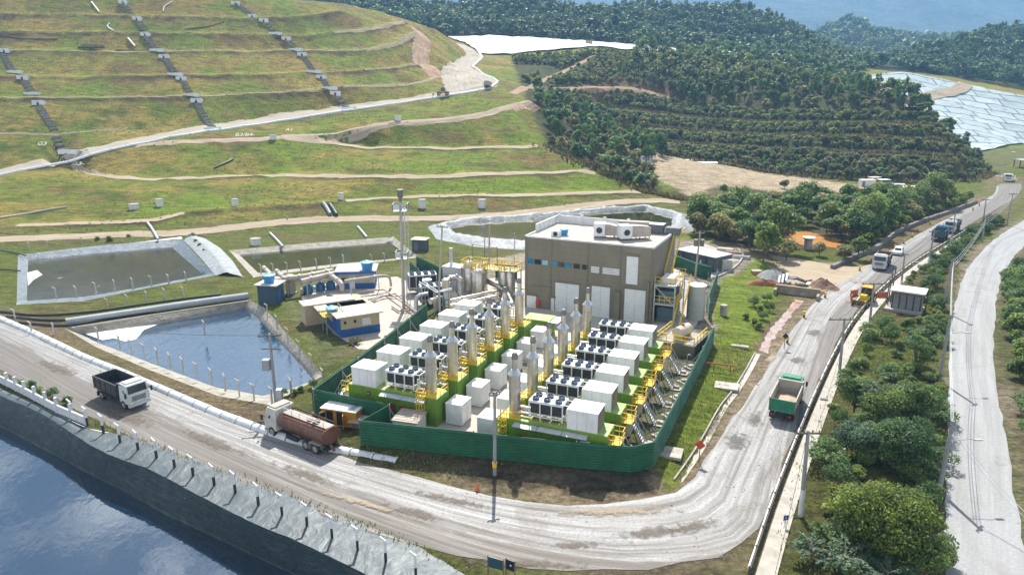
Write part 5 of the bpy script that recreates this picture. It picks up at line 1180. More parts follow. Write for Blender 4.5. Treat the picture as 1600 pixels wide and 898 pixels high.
dump_truck('white cabbed dump truck with a sand load coming down the far road', W(1487,361), heading(a,b), m_tw, paint('dark_teal_bed', (.04,.1,.13), .55, .3, 1.5), load=(m_sand,1.5), L=7.6)
dump_truck('dark blue green dump truck driving away beside the sand truck', W(1468,374), heading(W(1462,378),W(1480,363)), paint('blue_truck_paint', (.04,.16,.28), .5, .2, 1), paint('dark_teal_bed', (.04,.1,.13)), load=(m_bedk,.2), L=6.6)
dump_truck('white truck coming round the bend at the far right', W(1574,283), heading(W(1572,272),W(1577,290)), m_white, m_white, load=(m_sand,1.0), L=6.8)
p = WT(762,138); dump_truck('grey dump truck in the dust on the hairpin of the hill road', p+Vector((0,0,.06)), R(100), m_bedg, m_bedg, L=6.8, load=(m_soil,.4))
# tanker
a, b = W(479,704), W(428,683); u = (b-a).normalized(); nrm = Vector((-u.y,u.x,0)); t = thing('tanker_truck', 'white cabbed tanker with a rusty red oval tank on the gravel road', 'truck', (a+b)/2-nrm*1.2-u*.4, heading(a,b))
L = 8.4; m = MB()
for y in (-.45,.45): m.box(-L/2+.2, L/2-.5, y-.1, y+.1, .72, .95)
m.box(-.6,1.0,-1.15,-.8,.45,.85); m.box(-.6,1.0,.8,1.15,.45,.85); m.box(-L/2-.35,-L/2+.3,-.9,.9,.55,.68); m.build('chassis', m_chassis, t)
cab(t, L/2-1.85, paint('cream_grey_cab', (.5,.5,.46), .5, .15, 1, dirt=(.3,.24,.18), dirt_amt=.5), h=2.25, roof_mat=m_bedg)
m_rust = paint('rust_red_tank', (.12,.045,.022), .45, .4, .9, dirt=(.3,.14,.06), dirt_amt=.75)
m = MB(); n = 22; x0, x1 = -L/2, L/2-2.1; rows = []
for xx, f in ((x0,.9),(x0+.08,1),(x1-.08,1),(x1,.9)):
    rows.append([(xx, 1.18*f*math.copysign(abs(math.cos(q))**.92, math.cos(q)), 1.75+.82*f*math.copysign(abs(math.sin(q))**.92, math.sin(q))) for k_ in range(n+1) for q in [6.28318*k_/n]])
m.sheet(rows); m.face(*[p for p in rows[0][:-1]][::-1]); m.face(*rows[-1][:-1]); tk = m.build('tank', m_rust, t, smooth=50)
m = MB(); m.box(x0+.05,x1-.05,-.5,.5,2.56,2.61); m.build('walkway', paint('pinkish_dusty_steel', (.36,.3,.26), .7, .25, 1.5), tk); m = MB(); m.tube([(x0+1.8,.1,2.6),(x0+1.8,.1,2.85)],.36,14); m.tube([(x0+2.6,.1,2.6),(x0+2.6,.1,2.72)],.3,14); m.build('manhole', m_rust, tk)
m = MB(); m.tube([(x0+.3,-.7,2.72),(x0+2,-.78,2.7),(x1-.6,-.74,2.72),(x1-.2,-.5,2.7)],.07,8); m.build('hose', m_black, tk); m = MB(); rr = [[(xx, 1.2*math.cos(q), 1.75+.85*math.sin(q)) for k_ in range(n+1) for q in [6.28318*k_/n]] for xx in (x0-.1, x0+.12)]; m.sheet(rr); m.face(*rr[0][:-1][::-1]); m.face(*rr[1][:-1]); m.build('rear_plate', m_rust, tk, smooth=50)
m = MB(); rail(m, [(x0+.4,.48,2.58),(x1-.3,.48,2.58)], .55, .04, 1.2); m.build('handrail', m_galv, tk); m = MB(); m.tube([(x0-.2,-.4,.9),(x0-.7,-.5,.7)],.14,8); m.tube([(x0-.2,.3,.9),(x0-.8,.4,.6)],.14,8); m.build('outlet_pipe', m_rust, tk)
for x in (x0+1.0, x0+2.3, L/2-1.15):
    for s in (-1,1): wheel(t, x, s*1.2, .52)
for s in (-1,1): m = MB(); m.box(x0+.3,x0+1.7,s*1.0-.25,s*1.0+.25,1.06,1.1); m.box(x0+1.75,x0+1.8,s*1.02-.2,s*1.02+.2,.3,1.05); m.build('mudguard', m_bedg, t)
# white car
a, b = W(1411,386), W(1398,401); t = thing('car', 'small white hatchback following the brown bedded dump truck', 'car', W(1403,397), heading(a,b))
m = MB(); prof_body(m, [(-2,.3),(2.0,.3),(2.05,.62),(1.9,.82),(1.0,.96),(.35,1.42),(-1.3,1.46),(-1.9,1.0),(-2.03,.7)], 1.68, 1.3); bd_ = m.build('body', m_white, t, smooth=35)
m = MB(); m.face((.98,-.66,.99),(.98,.66,.99),(.42,.58,1.38),(.42,-.58,1.38)); m.build('windscreen', m_glass, bd_); m = MB(); m.face((-1.86,.62,1.06),(-1.86,-.62,1.06),(-1.4,-.56,1.4),(-1.4,.56,1.4)); m.build('rear_window', m_glass, bd_)
for s in (-1,1): m = MB(); q = [(.75,s*.79,1.0),(-1.5,s*.79,1.0),(-1.2,s*.69,1.38),(.4,s*.69,1.38)]; m.face(*(q if s < 0 else q[::-1])); m.build('side_window', m_glass, bd_); m = MB(); m.box(1.9,2.06,s*.6-.16,s*.6+.16,.62,.76); m.build('headlight', m_lamp, bd_)
for x in (-1.25,1.3):
    for s in (-1,1): wheel(t, x, s*.82, .3, .2)
# backhoe loader
a, b = W(1362,462), W(1338,478); t = thing('backhoe_loader', 'yellow backhoe loader digging at the road edge beside the block shed', 'loader', W(1352,473), heading(a,b))
m = MB(); m.box(-1.6,1.7,-.5,.5,.6,1.25); m.box(.5,1.9,-.45,.45,1.25,1.65); m.build('body', m_yel, t); m = MB()
for x in (-1.2,.35):
    for y in (-.7,.7): m.beam((x,y,1.2),(x,y,2.55),.08)
m.build('cab_frame', m_chassis, t); m = MB(); m.box(-1.3,.45,-.8,.8,2.55,2.68); m.build('cab_roof', paint('orange_yellow_paint', (.7,.36,.02), .5, .15, 2), t); m = MB(); m.box(-1.15,.3,-.66,.66,1.3,2.4); m.build('cab_glass', m_glass, t)
m = MB()
for y in (-.62,.62): m.beam((.5,y,1.3),(2.7,y,.75),.16)
m.build('loader_arm', m_yel, t); m = MB(); m.box(2.6,2.7,-1.15,1.15,.1,.9); m.box(2.7,3.4,-1.15,1.15,.08,.16); m.box(2.7,3.3,-1.15,-1.09,.16,.7); m.box(2.7,3.3,1.09,1.15,.16,.7); m.build('bucket', paint('rusty_brown_steel', (.16,.1,.07), .7, .3, 2), t)
m = MB(); m.beam((-1.6,0,1.0),(-2.6,0,2.6),.22); m.beam((-2.6,0,2.6),(-3.5,0,1.1),.18); m.build('digger_arm', m_yel, t); m = MB(); m.box(-3.75,-3.3,-.3,.3,.4,1.0); m.build('digger_bucket', m_chassis, t)
for s in (-1,1): wheel(t, -1.0, s*1.05, .72, .4, m_yel); wheel(t, 1.3, s*.95, .45, .3, m_yel)
# road roller far right, yellow grader on the hill road
t = thing('road_roller', 'lime yellow road roller parked above the far bend', 'roller', W(1581,246), R(200)); m = MB(); m.tube([(1.6,-1,.75),(1.6,1,.75)],.75,20); m.build('drum', m_steel_d, t, smooth=40); m = MB(); m.box(-2,.3,-.9,.9,.7,1.6); m.box(.3,2.0,-1.15,-1.02,.6,1.0); m.box(.3,2.0,1.02,1.15,.6,1.0); m.build('body', paint('lime_yellow_paint', (.55,.6,.03), .5, .15, 2), t); m = MB(); m.box(-.9,.4,-.75,.75,2.7,2.8); [m.beam((x,y,1.6),(x,y,2.7),.08) for x in (-.8,.3) for y in (-.65,.65)]; m.build('canopy', m_white, t)
for s in (-1,1): wheel(t, -1.4, s*1.05, .7, .4)
p = WT(692,150); t = thing('grader', 'yellow wheel loader with a dark cab working on the hill road', 'loader', p, R(185)); m = MB(); m.box(-2.6,2.4,-.9,.9,.8,1.7); m.build('body', m_amber, t); m = MB(); m.box(-.8,.7,-.75,.75,1.7,3.2); m.build('cab', paint('dark_green_cab', (.05,.12,.08), .4, .2, 2), t); m = MB(); m.box(-.95,.85,-.85,.85,3.2,3.3); m.build('cab_roof', m_white, t); m = MB(); m.beam((2.3,.5,1.2),(3.6,.5,.7),.2); m.beam((2.3,-.5,1.2),(3.6,-.5,.7),.2); m.box(3.5,4.2,-1.3,1.3,.1,1.0); m.build('bucket', m_amber, t)
for x in (-1.6,1.6):
    for s in (-1,1): wheel(t, x, s*1.15, .75, .45)
p = W(1429,312); t = thing('excavator', 'orange excavator behind the bushes at the far yard', 'excavator', p, R(160)); m = MB(); m.box(-1.6,1.4,-1.2,1.2,1.0,2.2); m.build('body', paint('orange_paint', (.55,.2,.04), .5, .2, 1), t); m = MB(); m.box(.2,1.6,.2,1.1,2.2,3.0); m.build('cab', m_glass, t); m = MB(); m.beam((1.3,-.3,1.8),(3.6,-.3,4.4),.35); m.beam((3.6,-.3,4.4),(5.2,-.3,2.0),.28); m.build('boom', m_yel, t)
for s in (-1,1): m = MB(); m.box(-2,2,s*1.05-.28,s*1.05+.28,0,.9); m.build('track', m_chassis, t)

# ================================================================== POLES AND WIRES
m_polec = paint('grey_concrete_pole', (.27,.28,.28), .85, .2, 1.2); m_polew = paint('limewashed_pole_base', (.6,.62,.64), .8, .1, 2); m_wood = paint('dark_weathered_wood', (.1,.085,.07), .85, .3, 2)
POLES = {}
def pole(key, base, top, label, r=.15, arm=None, white=0, z0=0.0, mat=None, group='utility poles', lamp=0, nm='utility_pole'):
    b = W(base[0], base[1], z0); tp = WY(top[0], top[1], b.y); t = thing(nm, label, 'pole', b, 0, group); d = tp-b
    m = MB(); m.tube([(0,0,-.3), d*1.0], [r*1.15, r*.75], 10); m.build('shaft', mat or m_polec, t, smooth=50)
    if white: m = MB(); m.tube([d*.002, d*white], [r*1.22, r*1.12], 10); m.build('white_base', m_polew, t, smooth=50)
    if arm:
        a = Vector((math.cos(R(arm[1])), math.sin(R(arm[1])), 0))*arm[0]; m = MB(); c = d-d.normalized()*.25; m.beam(c-a, c+a, .12); m.build('crossarm', m_wood if arm[0] > .9 else m_steel_d, t)
        for f in (-.9,-.3,.35,.9): m = MB(); q = c+a*f; m.tube([q, q+Vector((0,0,.28))], .05, 6); m.build('insulator', m_steel_d, t)
    if lamp: m = MB(); c = d*.72; m.tube([c, c+Vector((lamp*.8,0,.2)), c+Vector((lamp,0,.12))], .035, 6); m.box(c.x+lamp-.1, c.x+lamp+.55, c.y-.12, c.y+.12, c.z+.08, c.z+.18); m.build('lamp_arm', m_galv, t)
    POLES[key] = tp; return t
pole('a', (773,745), (773,612), 'dark concrete utility pole with a yellow band in front of the green fence', .16, (.5,20))
m = MB(); c = W(773,745); m.tube([c+Vector((0,0,1.0)), c+Vector((0,0,1.45))], .21, 12); o = m.build('band', m_yel, None, smooth=50); o.parent = bpy.data.objects['utility_pole']; o.location = -c
tt = pole('b', (432,637), (421,521), 'utility pole with a transformer box beside the rippled blue pond', .17, (1.2,10))
d = POLES['b']-tt.location; m = MB(); m.box(d.x*.5-1.0, d.x*.5-.25, -.35, .35, d.z*.52, d.z*.66); m.build('transformer', paint('grey_transformer', (.28,.31,.33), .5, .15, 2), tt); m = MB(); m.box(.15,.75,-.3,.3,d.z*.12,d.z*.26); m.build('meter_box', m_galv, tt); m = MB(); m.beam((d.x*.8-1,0,d.z*.8),(d.x*.8+1,0,d.z*.8),.1); m.build('lower_crossarm', m_wood, tt)
pole('c', (1251,806), (1263,672), 'tall utility pole with a white painted base beside the sidewalk', .17, (.95,0), .32)
pole('d', (1467,768), (1489,657), 'leaning utility pole with dark insulators beside the big yellow green tree', .18, (.6,40), 0, lamp=2.2)
pole('e', (1312,578), (1320,496), 'utility pole with a wide crossarm beside the sidewalk, below the block shed', .16, (1.9,0))
pole('f', (1357,520), (1366,441), 'utility pole with a wide crossarm in front of the yellow backhoe loader', .16, (1.7,5), .25)
pole('g', (1408,447), (1414,396), 'utility pole with a lamp behind the block shed', .15, (.7,5), .2, lamp=2.0)
pole('h', (1450,416), (1460,360), 'utility pole at the roadside nearest the dark blue green truck', .15, (1.0,5), .25)
pole('i', (1486,381), (1493,332), 'utility pole on the verge right of the two far trucks', .15, (1.3,5), .2)
pole('j', (1536,348), (1541,311), 'utility pole where the two roads draw together', .15, (1.2,5))
pole('k', (1573,352), (1583,302), 'dark utility pole farthest to the right between the roads', .16, (1.0,5))
pole('l', (1472,486), (1489,405), 'pale leaning pole on the side road verge, right of the block shed', .17, (.5,30))
pole('m', (1467,595), (1486,492), 'leaning pole on the side road verge above the fern like tree', .17, (.5,30), lamp=2.0)
pole('n', (1534,379), (1540,340), 'pale leaning pole on the inside of the side road curve', .16, (.5,30))
tt = pole('o', (1086,435), (1094,362), 'beige pole with two drum transformers in front of the grey cabins', .17, (.8,-19), 0, PAD, paint('beige_concrete_pole', (.42,.37,.3), .85, .15, 1.5))
d = POLES['o']-tt.location
for s in (-.55,.55): m = MB(); m.tube([(d.x*.75+s,-.1,d.z*.7),(d.x*.75+s,-.1,d.z*.84)], .36, 14); m.build('transformer', m_steel_d, tt, smooth=40)
pole('p', (684,484), (691,352), 'tall beige pole beside the fan coolers', .16, (1.0,-30), 0, PAD, paint('beige_concrete_pole', (.42,.37,.3)))
pole('q', (764,409), (765,353), 'thick beige pole behind the gas vessels', .17, None, 0, PAD, paint('beige_concrete_pole', (.42,.37,.3)))
pole('r', (757,396), (758,353), 'thin grey pole behind the gas vessels', .09, None, 0, PAD)
pole('s', (803,446), (804,364), 'thin street lamp post just left of the factory building', .08, (.5,0), 0, PAD, m_galv, nm='lamp_post')
pole('u', (1333,278), (1331,232), 'bare pole at the edge of the sandy yard before the terraced wood', .16, None, 0, 0)
m_wire = paint('black_cable', (.03,.03,.032), .6, .1, 2); m_wirep = paint('pale_cable', (.5,.52,.54), .5, .1, 2)
def wire(a, b, sag, off=(0,0,0), mat=None, label='thin dark power cable strung between the roadside poles', r=.022):
    o_ = Vector(off); n = 12; P = [a.lerp(b, i/n)+o_-Vector((0,0,sag*4*(i/n)*(1-i/n))) for i in range(n+1)]; c = P[0].copy(); m = MB(); m.tube([p-c for p in P], r, 4); o = m.build('power_cable', mat or m_wire); o.location = c; tag(o, label, 'cable', 'power cables along the roads')
for x, y in (('c','e'),('e','f'),('f','g'),('g','h'),('h','i'),('i','j')):
    for dx in (-.6,.6): wire(POLES[x], POLES[y], .8, (dx,0,-.1))
for x, y in (('d','m'),('m','l'),('l','n'),('n','k')):
    for dz in (-.3,-.9,-1.4): wire(POLES[x], POLES[y], .7, (.15,0,dz), m_wirep, 'pale power cable along the side road poles')
e_ = POLES['d']
for dz in (-.3,-.7): wire(e_, WY(1660,840,44), .8, (0,0,dz), m_wirep, 'pale power cable crossing over the side road')
wire(POLES['c'], WY(1195,960,40), .4, (0,0,-.1))
wire(POLES['b'], POLES['c']*0+WY(-60,480,85), 1.0, (0,0,-.2), None, 'thin dark cable from the transformer pole towards the left')
# mast
b = W(631,484); tp = WY(625,296,b.y); t = thing('mast', 'tall grey mast with a dark cap, two small platforms and a ladder', 'mast', b); d = tp-b
m = MB(); m.tube([(0,0,0), d*.9], [.26,.2], 14); m.tube([(0,0,0),(0,0,.3)], .5, 12); m.build('shaft', paint('beige_grey_mast', (.4,.38,.35), .6, .15, 1), t, smooth=50); m = MB(); m.tube([d*.9, d*.93, d*.94, d], [.2,.26,.42,.5], 14); m.build('cap', m_steel_d, t, smooth=40)
m = MB(); o_ = Vector((.55,0,0))
for y in (-.22,.22): m.beam(o_+Vector((0,y,0)), o_+Vector((0,y,0))+d*.86, .07)
m.beam(o_+Vector((.5,0,0)), o_+Vector((.5,0,0))+d*.86, .07)
q = .4
while q < d.z*.86: c = o_+d*(q/d.z); m.beam(c+Vector((0,-.22,0)), c+Vector((0,.22,0)), .05); m.beam(c, c+Vector((.5,0,.35)), .04); q += .4
m.build('ladder', m_galv, t)
for f, w_ in ((.44,.9),(.83,1.05)):
    c = d*f; m = MB(); m.box(c.x-w_,c.x+w_,-w_,w_,c.z,c.z+.08); rail(m, [c+Vector((-w_,-w_,0)),c+Vector((w_,-w_,0)),c+Vector((w_,w_,0)),c+Vector((-w_,w_,0)),c+Vector((-w_,-w_,0))], 1.1, .07, .6); m.box(c.x-.9,c.x-.1,-w_-.05,-w_,c.z+.25,c.z+.95); m.build('platform', m_galv, t)
for tx, ty in ((560,560),(700,470),(560,470)): wire(W(tx,ty), b+d*.8, .0, (0,0,0), m_wire, 'thin guy wire staying the tall mast', .014)

# ================================================================== BARRIERS, POSTS, WALLS
m_wpipe = paint('whitewashed_pipe', (.62,.66,.68), .75, .16, 1.2, dirt=(.33,.31,.27), dirt_amt=.55)
def seg_barrier(line, r, seglen, label, group, name='pipe_barrier', cat='barrier', skip=None, terr=False):
    L = sum((b-a).length for a, b in zip(line, line[1:])); n = int(L/seglen); P = resample(line, n+1); proto = None; cnt = 0
    for i in range(n):
        a, b = P[i], P[i+1]; c = (a+b)/2
        if skip and skip(c): continue
        if terr: a = Vector((a.x,a.y,H(a.x,a.y))); b = Vector((b.x,b.y,H(b.x,b.y)))
        if proto is None:
            m = MB(); hl = seglen/2
            for x0_, x1_, rr in ((-hl+.05,hl-.2,r),(hl-.2,hl-.05,r*1.12)):
                rows = []
                for xx in (x0_, x1_): rows.append([(xx, rr*math.cos(q), rr*math.sin(q)*1.0-.03) for k_ in range(13) for q in [math.pi*1.1*k_/12-.157]])
                m.sheet(rows); m.face(*rows[0][::-1]); m.face(*rows[1])
            proto = m.build(name, m_wpipe, None, smooth=50); tag(proto, label, cat, group); o = proto
        else: o = proto.copy(); COL.objects.link(o)
        o.location = (a+b)/2; o.rotation_euler = (0, -math.atan2(b.z-a.z, (b-a).xy.length), heading(a,b)); o.scale = ((b-a).length/seglen, random.uniform(.95,1.05), random.uniform(.93,1.05)); cnt += 1
    return cnt
bar = LH([(-160,436),(0,498),(60,524),(130,558),(200,586),(270,616),(340,646),(410,672),(470,692),(520,702),(570,712),(622,722)], 0)
seg_barrier(bar, .5, 2.4, 'white half pipe segment in the barrier along the gravel road beside the ponds', 'white pipe barrier beside the gravel road')
mb_out = offset(road_M, -4.1) 
seg_barrier(mb_out[1:3], .55, 6, 'white kerb pipe along the outer edge of the hill road', 'white kerb pipes of the hill road', 'kerb_pipe', 'kerb', None, True)
seg_barrier([mb_out[2].lerp(mb_out[3],.05)]+mb_out[3:-1], .6, 6, 'white kerb pipe along the outer edge of the hill road', 'white kerb pipes of the hill road', 'kerb_pipe', 'kerb', None, True)
# white wall at the far left of the big pond
wl = LH([(-150,535),(0,597),(40,617),(90,644),(136,664)], 0); t = thing('wall', 'low white wall at the left edge above the big dark pond', 'wall', wl[1]); m = MB()
for a, b in zip(wl, wl[1:]): m.beam(a+Vector((0,0,.35))-wl[1], b+Vector((0,0,.35))-wl[1], .2, 1.1)
m.build('panel', m_wpipe, t)
for p in dens(wl[1:], 3.2): m = MB(); q = p-wl[1]; m.box(q.x-.14,q.x+.14,q.y-.14,q.y+.14,-.2,1.7); m.build('pier', m_wpipe, t)
def bent_post(name, label, group, mats, h=1.9, two=True):
    t = thing(name, label, 'post', (0,0,0), 0, group); m = MB()
    if two: m.box(-.09,.09,-.09,.09,-.3,h*.48); m.build('foot', mats[1], t); m = MB()
    m.box(-.088,.088,-.088,.088, h*.48 if two else -.3, h); m.beam((0,0,h-.05),(-.38,.1,h+.22),.13); m.build('shaft', mats[0], t); return t
pA = bent_post('fence_post', 'white topped fence post with a black foot on the bank of the big dark pond', 'white fence posts on the dark liner', (paint('white_post', (.66,.69,.71), .7, .1, 2), m_chassis))
first = True
for px, py in [(113,653),(137,665),(162,677),(188,692),(216,704),(245,717),(273,731),(302,744),(335,759),(368,771),(404,790),(441,806),(480,822),(519,841),(559,860),(603,879),(650,903)]:
    (setattr(pA, 'location', W(px,py)) if first else copy_tree(pA, W(px,py), random.uniform(-.15,.15))); first = False
pB = bent_post('fence_post', 'thin grey bent topped concrete post on the rim of a pond', 'grey bent posts round the small ponds', (paint('pale_concrete_post', (.45,.44,.4), .85, .15, 2), m_conc), 1.6, False); first = True
for px, py, z in [(154,531,0),(187,543,0),(206,550,0),(226,557,0),(246,565,0),(266,573,0),(286,580,0),(308,588,0),(331,598,0),(352,607,0),(374,615,0),(397,622,0),(425,628,0),(455,614,0),(169,483,0),(200,477,0),(230,472,0),(258,467,0),(287,464,0),(88,465,0),(120,463,0),(150,457,0),(180,453,0),(208,450,0),(237,446,0),(264,444,0),(291,440,0),(47,391,0),(75,388,0),(102,385,0),(128,382,0),(408,427,0),(427,426,0),(449,424,0),(470,422,0),(495,419,0),(517,416,0),(537,412,0),(581,411,0),(601,409,0),(622,407,0),(418,492,0),(433,511,0),(450,531,0),(468,551,0),(487,573,0),(505,598,0),(24,500,0),(50,521,0),(85,524,0),(320,520,0)]:
    (setattr(pB, 'location', W(px,py)) if first else copy_tree(pB, W(px,py), random.uniform(-.6,.6))); first = False
def tube_thing(name, label, cat, pts, r, mat, group=None, n=10):
    pts = smooth_line(pts, max(6, len(pts)*5)) if len(pts) > 2 else [Vector(p) for p in pts]; c = pts[0].copy(); m = MB(); m.tube([p-c for p in pts], r, n); o = m.build(name, mat, None, smooth=50); o.location = c; return tag(o, label, cat, group)
m_hose = paint('black_plastic_hose', (.025,.03,.035), .45, .3, 1)
tube_thing('hose', 'upper black hose lying between the two left ponds', 'hose', LH([(0,486),(60,492),(140,487),(210,477),(290,466),(345,460)],.2), .16, m_hose)
tube_thing('hose', 'middle black hose lying between the two left ponds', 'hose', LH([(10,494),(90,500),(160,493),(240,481),(320,470)],.2), .16, m_hose)
tube_thing('hose', 'lower black hose lying between the two left ponds', 'hose', LH([(30,503),(100,508),(160,499),(230,488),(300,476)],.2), .16, m_hose)
tube_thing('hose', 'thick grey pipe along the upper edge of the rippled blue pond', 'pipe', LH([(103,503),(200,489),(300,474),(388,462)],.45), .55, paint('grey_blue_pipe', (.33,.36,.38), .7, .15, 1, dirt=(.25,.23,.2), dirt_amt=.4))
tube_thing('hose', 'thin beige pipe along the blue pond just below the thick grey pipe', 'pipe', LH([(112,512),(200,498),(300,483),(388,470)],.1), .12, m_hdr)
tube_thing('hose', 'black hose entering the far left pond from the left edge', 'hose', LH([(-40,420),(0,421),(32,423)],.3), .13, m_hose)
tube_thing('hose', 'black hose along the top left corner of the far left pond', 'hose', LH([(-20,388),(15,393),(40,399)],.25), .13, m_hose)
def hill_tube(label, pix, r, mat, nm='pipe', cat='pipe'):
    return tube_thing(nm, label, cat, [WT(*p)+Vector((0,0,r*.8)) for p in pix], r, mat)
hill_tube('grey pipe running down into the far left pond', [(231,350),(238,360),(247,376)], .3, m_galv)
hill_tube('long grey pipe lying on the grass at the left edge', [(0,342),(40,336),(80,329),(104,325)], .28, m_hdr)
hill_tube('dark pipe lying on the grass below the hill road', [(335,264),(350,257),(364,251)], .3, m_hose)
hill_tube('pale pipe sloping into the left end of the long green pond', [(422,366),(432,376),(442,387)], .3, m_galv)
hill_tube('pale pipe sloping into the far edge of the long green pond', [(559,356),(566,364),(573,373)], .3, m_galv)
hill_tube('white curved hose on the upper tip slope', [(172,38),(168,42),(172,47),(178,49)], .3, m_white); hill_tube('pale straight pipe on the upper tip slope left of the middle drain', [(200,62),(206,69),(211,74)], .35, m_white)
hill_tube('pale pipe near the top edge of the tip slope', [(143,5),(149,13),(155,20)], .3, m_white); hill_tube('pale hose right of the middle drain near the top', [(270,4),(258,11),(255,19)], .25, m_white)
hill_tube('dark hose running across the tip slope right of the middle drain', [(290,47),(310,45),(330,41),(350,36)], .16, m_hose); hill_tube('dark hose running across the tip slope at the left', [(0,57),(30,61),(60,62),(90,63)], .16, m_hose)
hill_tube('dark hose line along the bench left of the middle drain', [(130,79),(180,80),(240,80)], .2, m_hose)
t = thing('gas_manifold', 'dark tangle of pipes standing on the tip bench left of the middle drain', 'pipes', WT(145,77)); m = MB()
for i in range(9): x = -4+i; m.beam((x,0,0),(x+random.uniform(-.5,.5),.3,random.uniform(2,4.2)),.14)
m.build('riser', m_steel_d, t); m = MB(); m.beam((-5,0,1.2),(5,0,1.2),.25); m.beam((-5,.4,.6),(5,.4,.6),.25); m.box(-5.5,5,-1,-.6,0,.7); m.build('header', m_hose, t)

# drains on the tip
def stepped(pts, i, label):
    a, b = [WT(*p) for p in pts]; d = b-a; n = max(3, int(d.length/2.0)); c = b.copy(); m = MB(); u = d.xy.normalized(); nn = Vector((-u.y, u.x, 0))
    for k_ in range(n):
        q = a.lerp(b, (k_+.5)/n); q.z = H(q.x,q.y); q = q-c; w_ = .95
        m.M = Matrix.Translation(q) @ Matrix.Rotation(math.atan2(u.y,u.x), 4, 'Z'); m.box(-.42,.42,-w_,w_,-.4,.5); m.box(-1.0,1.0,-w_-.12,-w_,-.6,.3); m.box(-1.0,1.0,w_,w_+.12,-.6,.3)
    o = m.build('stepped_drain', m_drain); o.location = c; tag(o, label, 'drain', 'stepped drains on the tip')
m_drain = paint('dark_grey_drain_blocks', (.26,.25,.23), .85, .35, .8)
D1 = [((5,84),(20,111)), ((38,126),(50,144)), ((62,168),(86,205)), ((87,212),(105,236))]
D2 = [((194,4),(207,23)), ((217,34),(227,48)), ((229,58),(243,77)), ((258,92),(273,114)), ((285,127),(297,146)), ((308,162),(333,200))]
D3 = [((370,6),(393,22)), ((414,36),(428,50)), ((450,64),(461,76)), ((474,88),(489,110)), ((505,124),(515,136)), ((527,150),(544,168))]
for nm, D in (('left',D1),('middle',D2),('right',D3)):
    for i, s_ in enumerate(D): stepped(s_, i, 'dark stepped flight in the %s chain of drains, %s from the bottom' % (nm, ['lowest','second','third','fourth','fifth','sixth'][len(D)-1-i]))
hw = thing('drain_headwall', 'x', 'headwall', (0,0,0), 0, 'white drain headwalls on the tip'); m = MB(); m.box(-2.4,2.4,-.3,0,-.6,1.5); m.box(-2.4,-2.1,0,1.6,-.6,1.3); m.box(2.1,2.4,0,1.6,-.6,1.3); m.build('wall', m_conc_w, hw); m = MB(); m.tube([(0,-.36,.25),(0,-.28,.25)],.5,14); m.build('outlet', m_black, hw); m = MB(); m.box(-2.5,2.5,-.34,.05,1.5,1.62); m.build('coping', m_conc_w, hw)
first = True
for nm, pts in (('left',[(7,78),(35,120),(60,160)]), ('middle',[(192,2),(214,28),(227,53),(256,87),(283,122),(307,156)]), ('right',[(368,4),(394,24),(412,31),(447,59),(472,84),(502,119),(524,145)])):
    for i, (px, py) in enumerate(pts):
        p = WT(px, py+4); lab = 'white concrete headwall of the %s drain chain, %s from the bottom' % (nm, ['lowest','second','third','fourth','fifth','sixth','seventh'][len(pts)-1-i])
        if first: hw.location = p; hw['label'] = lab; first = False; oo = hw
        else: oo = copy_tree(hw, p, R(random.uniform(-6,6)), lab)
        oo.scale = (.82,.82,.9); put_text({'left':'G','middle':'B','right':'A'}[nm]+str(len(pts)-i), .8, 'lettering', m_steel_d, oo, (0,-.32,1.0), (R(90),0,0))
sl0 = None
for px, py, lab in [(23,113,'upper white sill across the left drain'),(50,147,'middle white sill across the left drain'),(106,240,'white trough at the foot of the left drain'),(245,79,'highest white sill across the middle drain'),(274,116,'second highest white sill across the middle drain'),(299,148,'third highest white sill across the middle drain'),(333,201,'white sill at the foot of the middle drain'),(430,52,'highest white sill across the right drain'),(462,78,'second highest white sill across the right drain'),(490,112,'third highest white sill across the right drain'),(515,138,'fourth highest white sill across the right drain'),(545,170,'white sill at the foot of the right drain')]:
    p = WT(px, py+2)
    if sl0 is None:
        m = MB(); m.box(-2.9,2.9,-.25,.25,-.4,.9); m.box(-2.9,-2.6,.25,1.2,-.4,.8); m.box(2.6,2.9,.25,1.2,-.4,.8); sl0 = m.build('drain_sill', m_conc_w); sl0.location = p; tag(sl0, lab, 'drain sill', 'white sills across the drains')
    else: o = sl0.copy(); COL.objects.link(o); o.location = p; o['label'] = lab
# gas wells
gw = thing('gas_well', 'x', 'well', (0,0,0), 0, 'white concrete wells on the tip'); m = MB(); m.lathe(0,0,[(-.4,.85),(1.7,.95)],20); m.build('ring', m_conc_w, gw, smooth=40); m = MB(); m.lathe(0,0,[(1.7,1.0),(1.82,1.0)],20); m.build('lid', m_conc, gw, smooth=30); first = True
for px, py, lab, s_ in [(210,327,'leftmost white concrete well, short and wide, on the lower grass',(1.25,.7)),(250,322,'second white well from the left on the lower grass',(.95,1)),(368,322,'white well right of the dark bare hump on the grass',(.9,1)),(533,312,'small white well beside the two dark liner strips',(.8,1)),(660,325,'white well on the bench just right of the mast',(1.1,1.2)),(753,325,'rightmost white well on the lowest bench',(1.1,1.2)),(400,383,'white well by the left end of the long green pond',(1.2,.8)),(427,218,'small white well where the paths join below the hill road',(1.2,.7)),(622,188,'white well box beside the upper dirt path',(1.3,.9))]:
    p = WT(px,py)
    if first: gw.location = p; gw['label'] = lab; first = False; o = gw
    else: o = copy_tree(gw, p, 0, lab)
    o.scale = (s_[0], s_[0], s_[1])
for i, (px, py) in enumerate([(508,328),(518,330)]): 
    hill_tube('%s strip of dark liner hanging down the bench by the small white well' % ('left','right')[i], [(px-3,py-8),(px+3,py),(px+8,py+9)], .5, (m_lin_pale, m_lin_dark)[i], 'liner_strip', 'liner')
m_mark = paint('whitewashed_stones', (.7,.7,.66), .9, .1, 2)
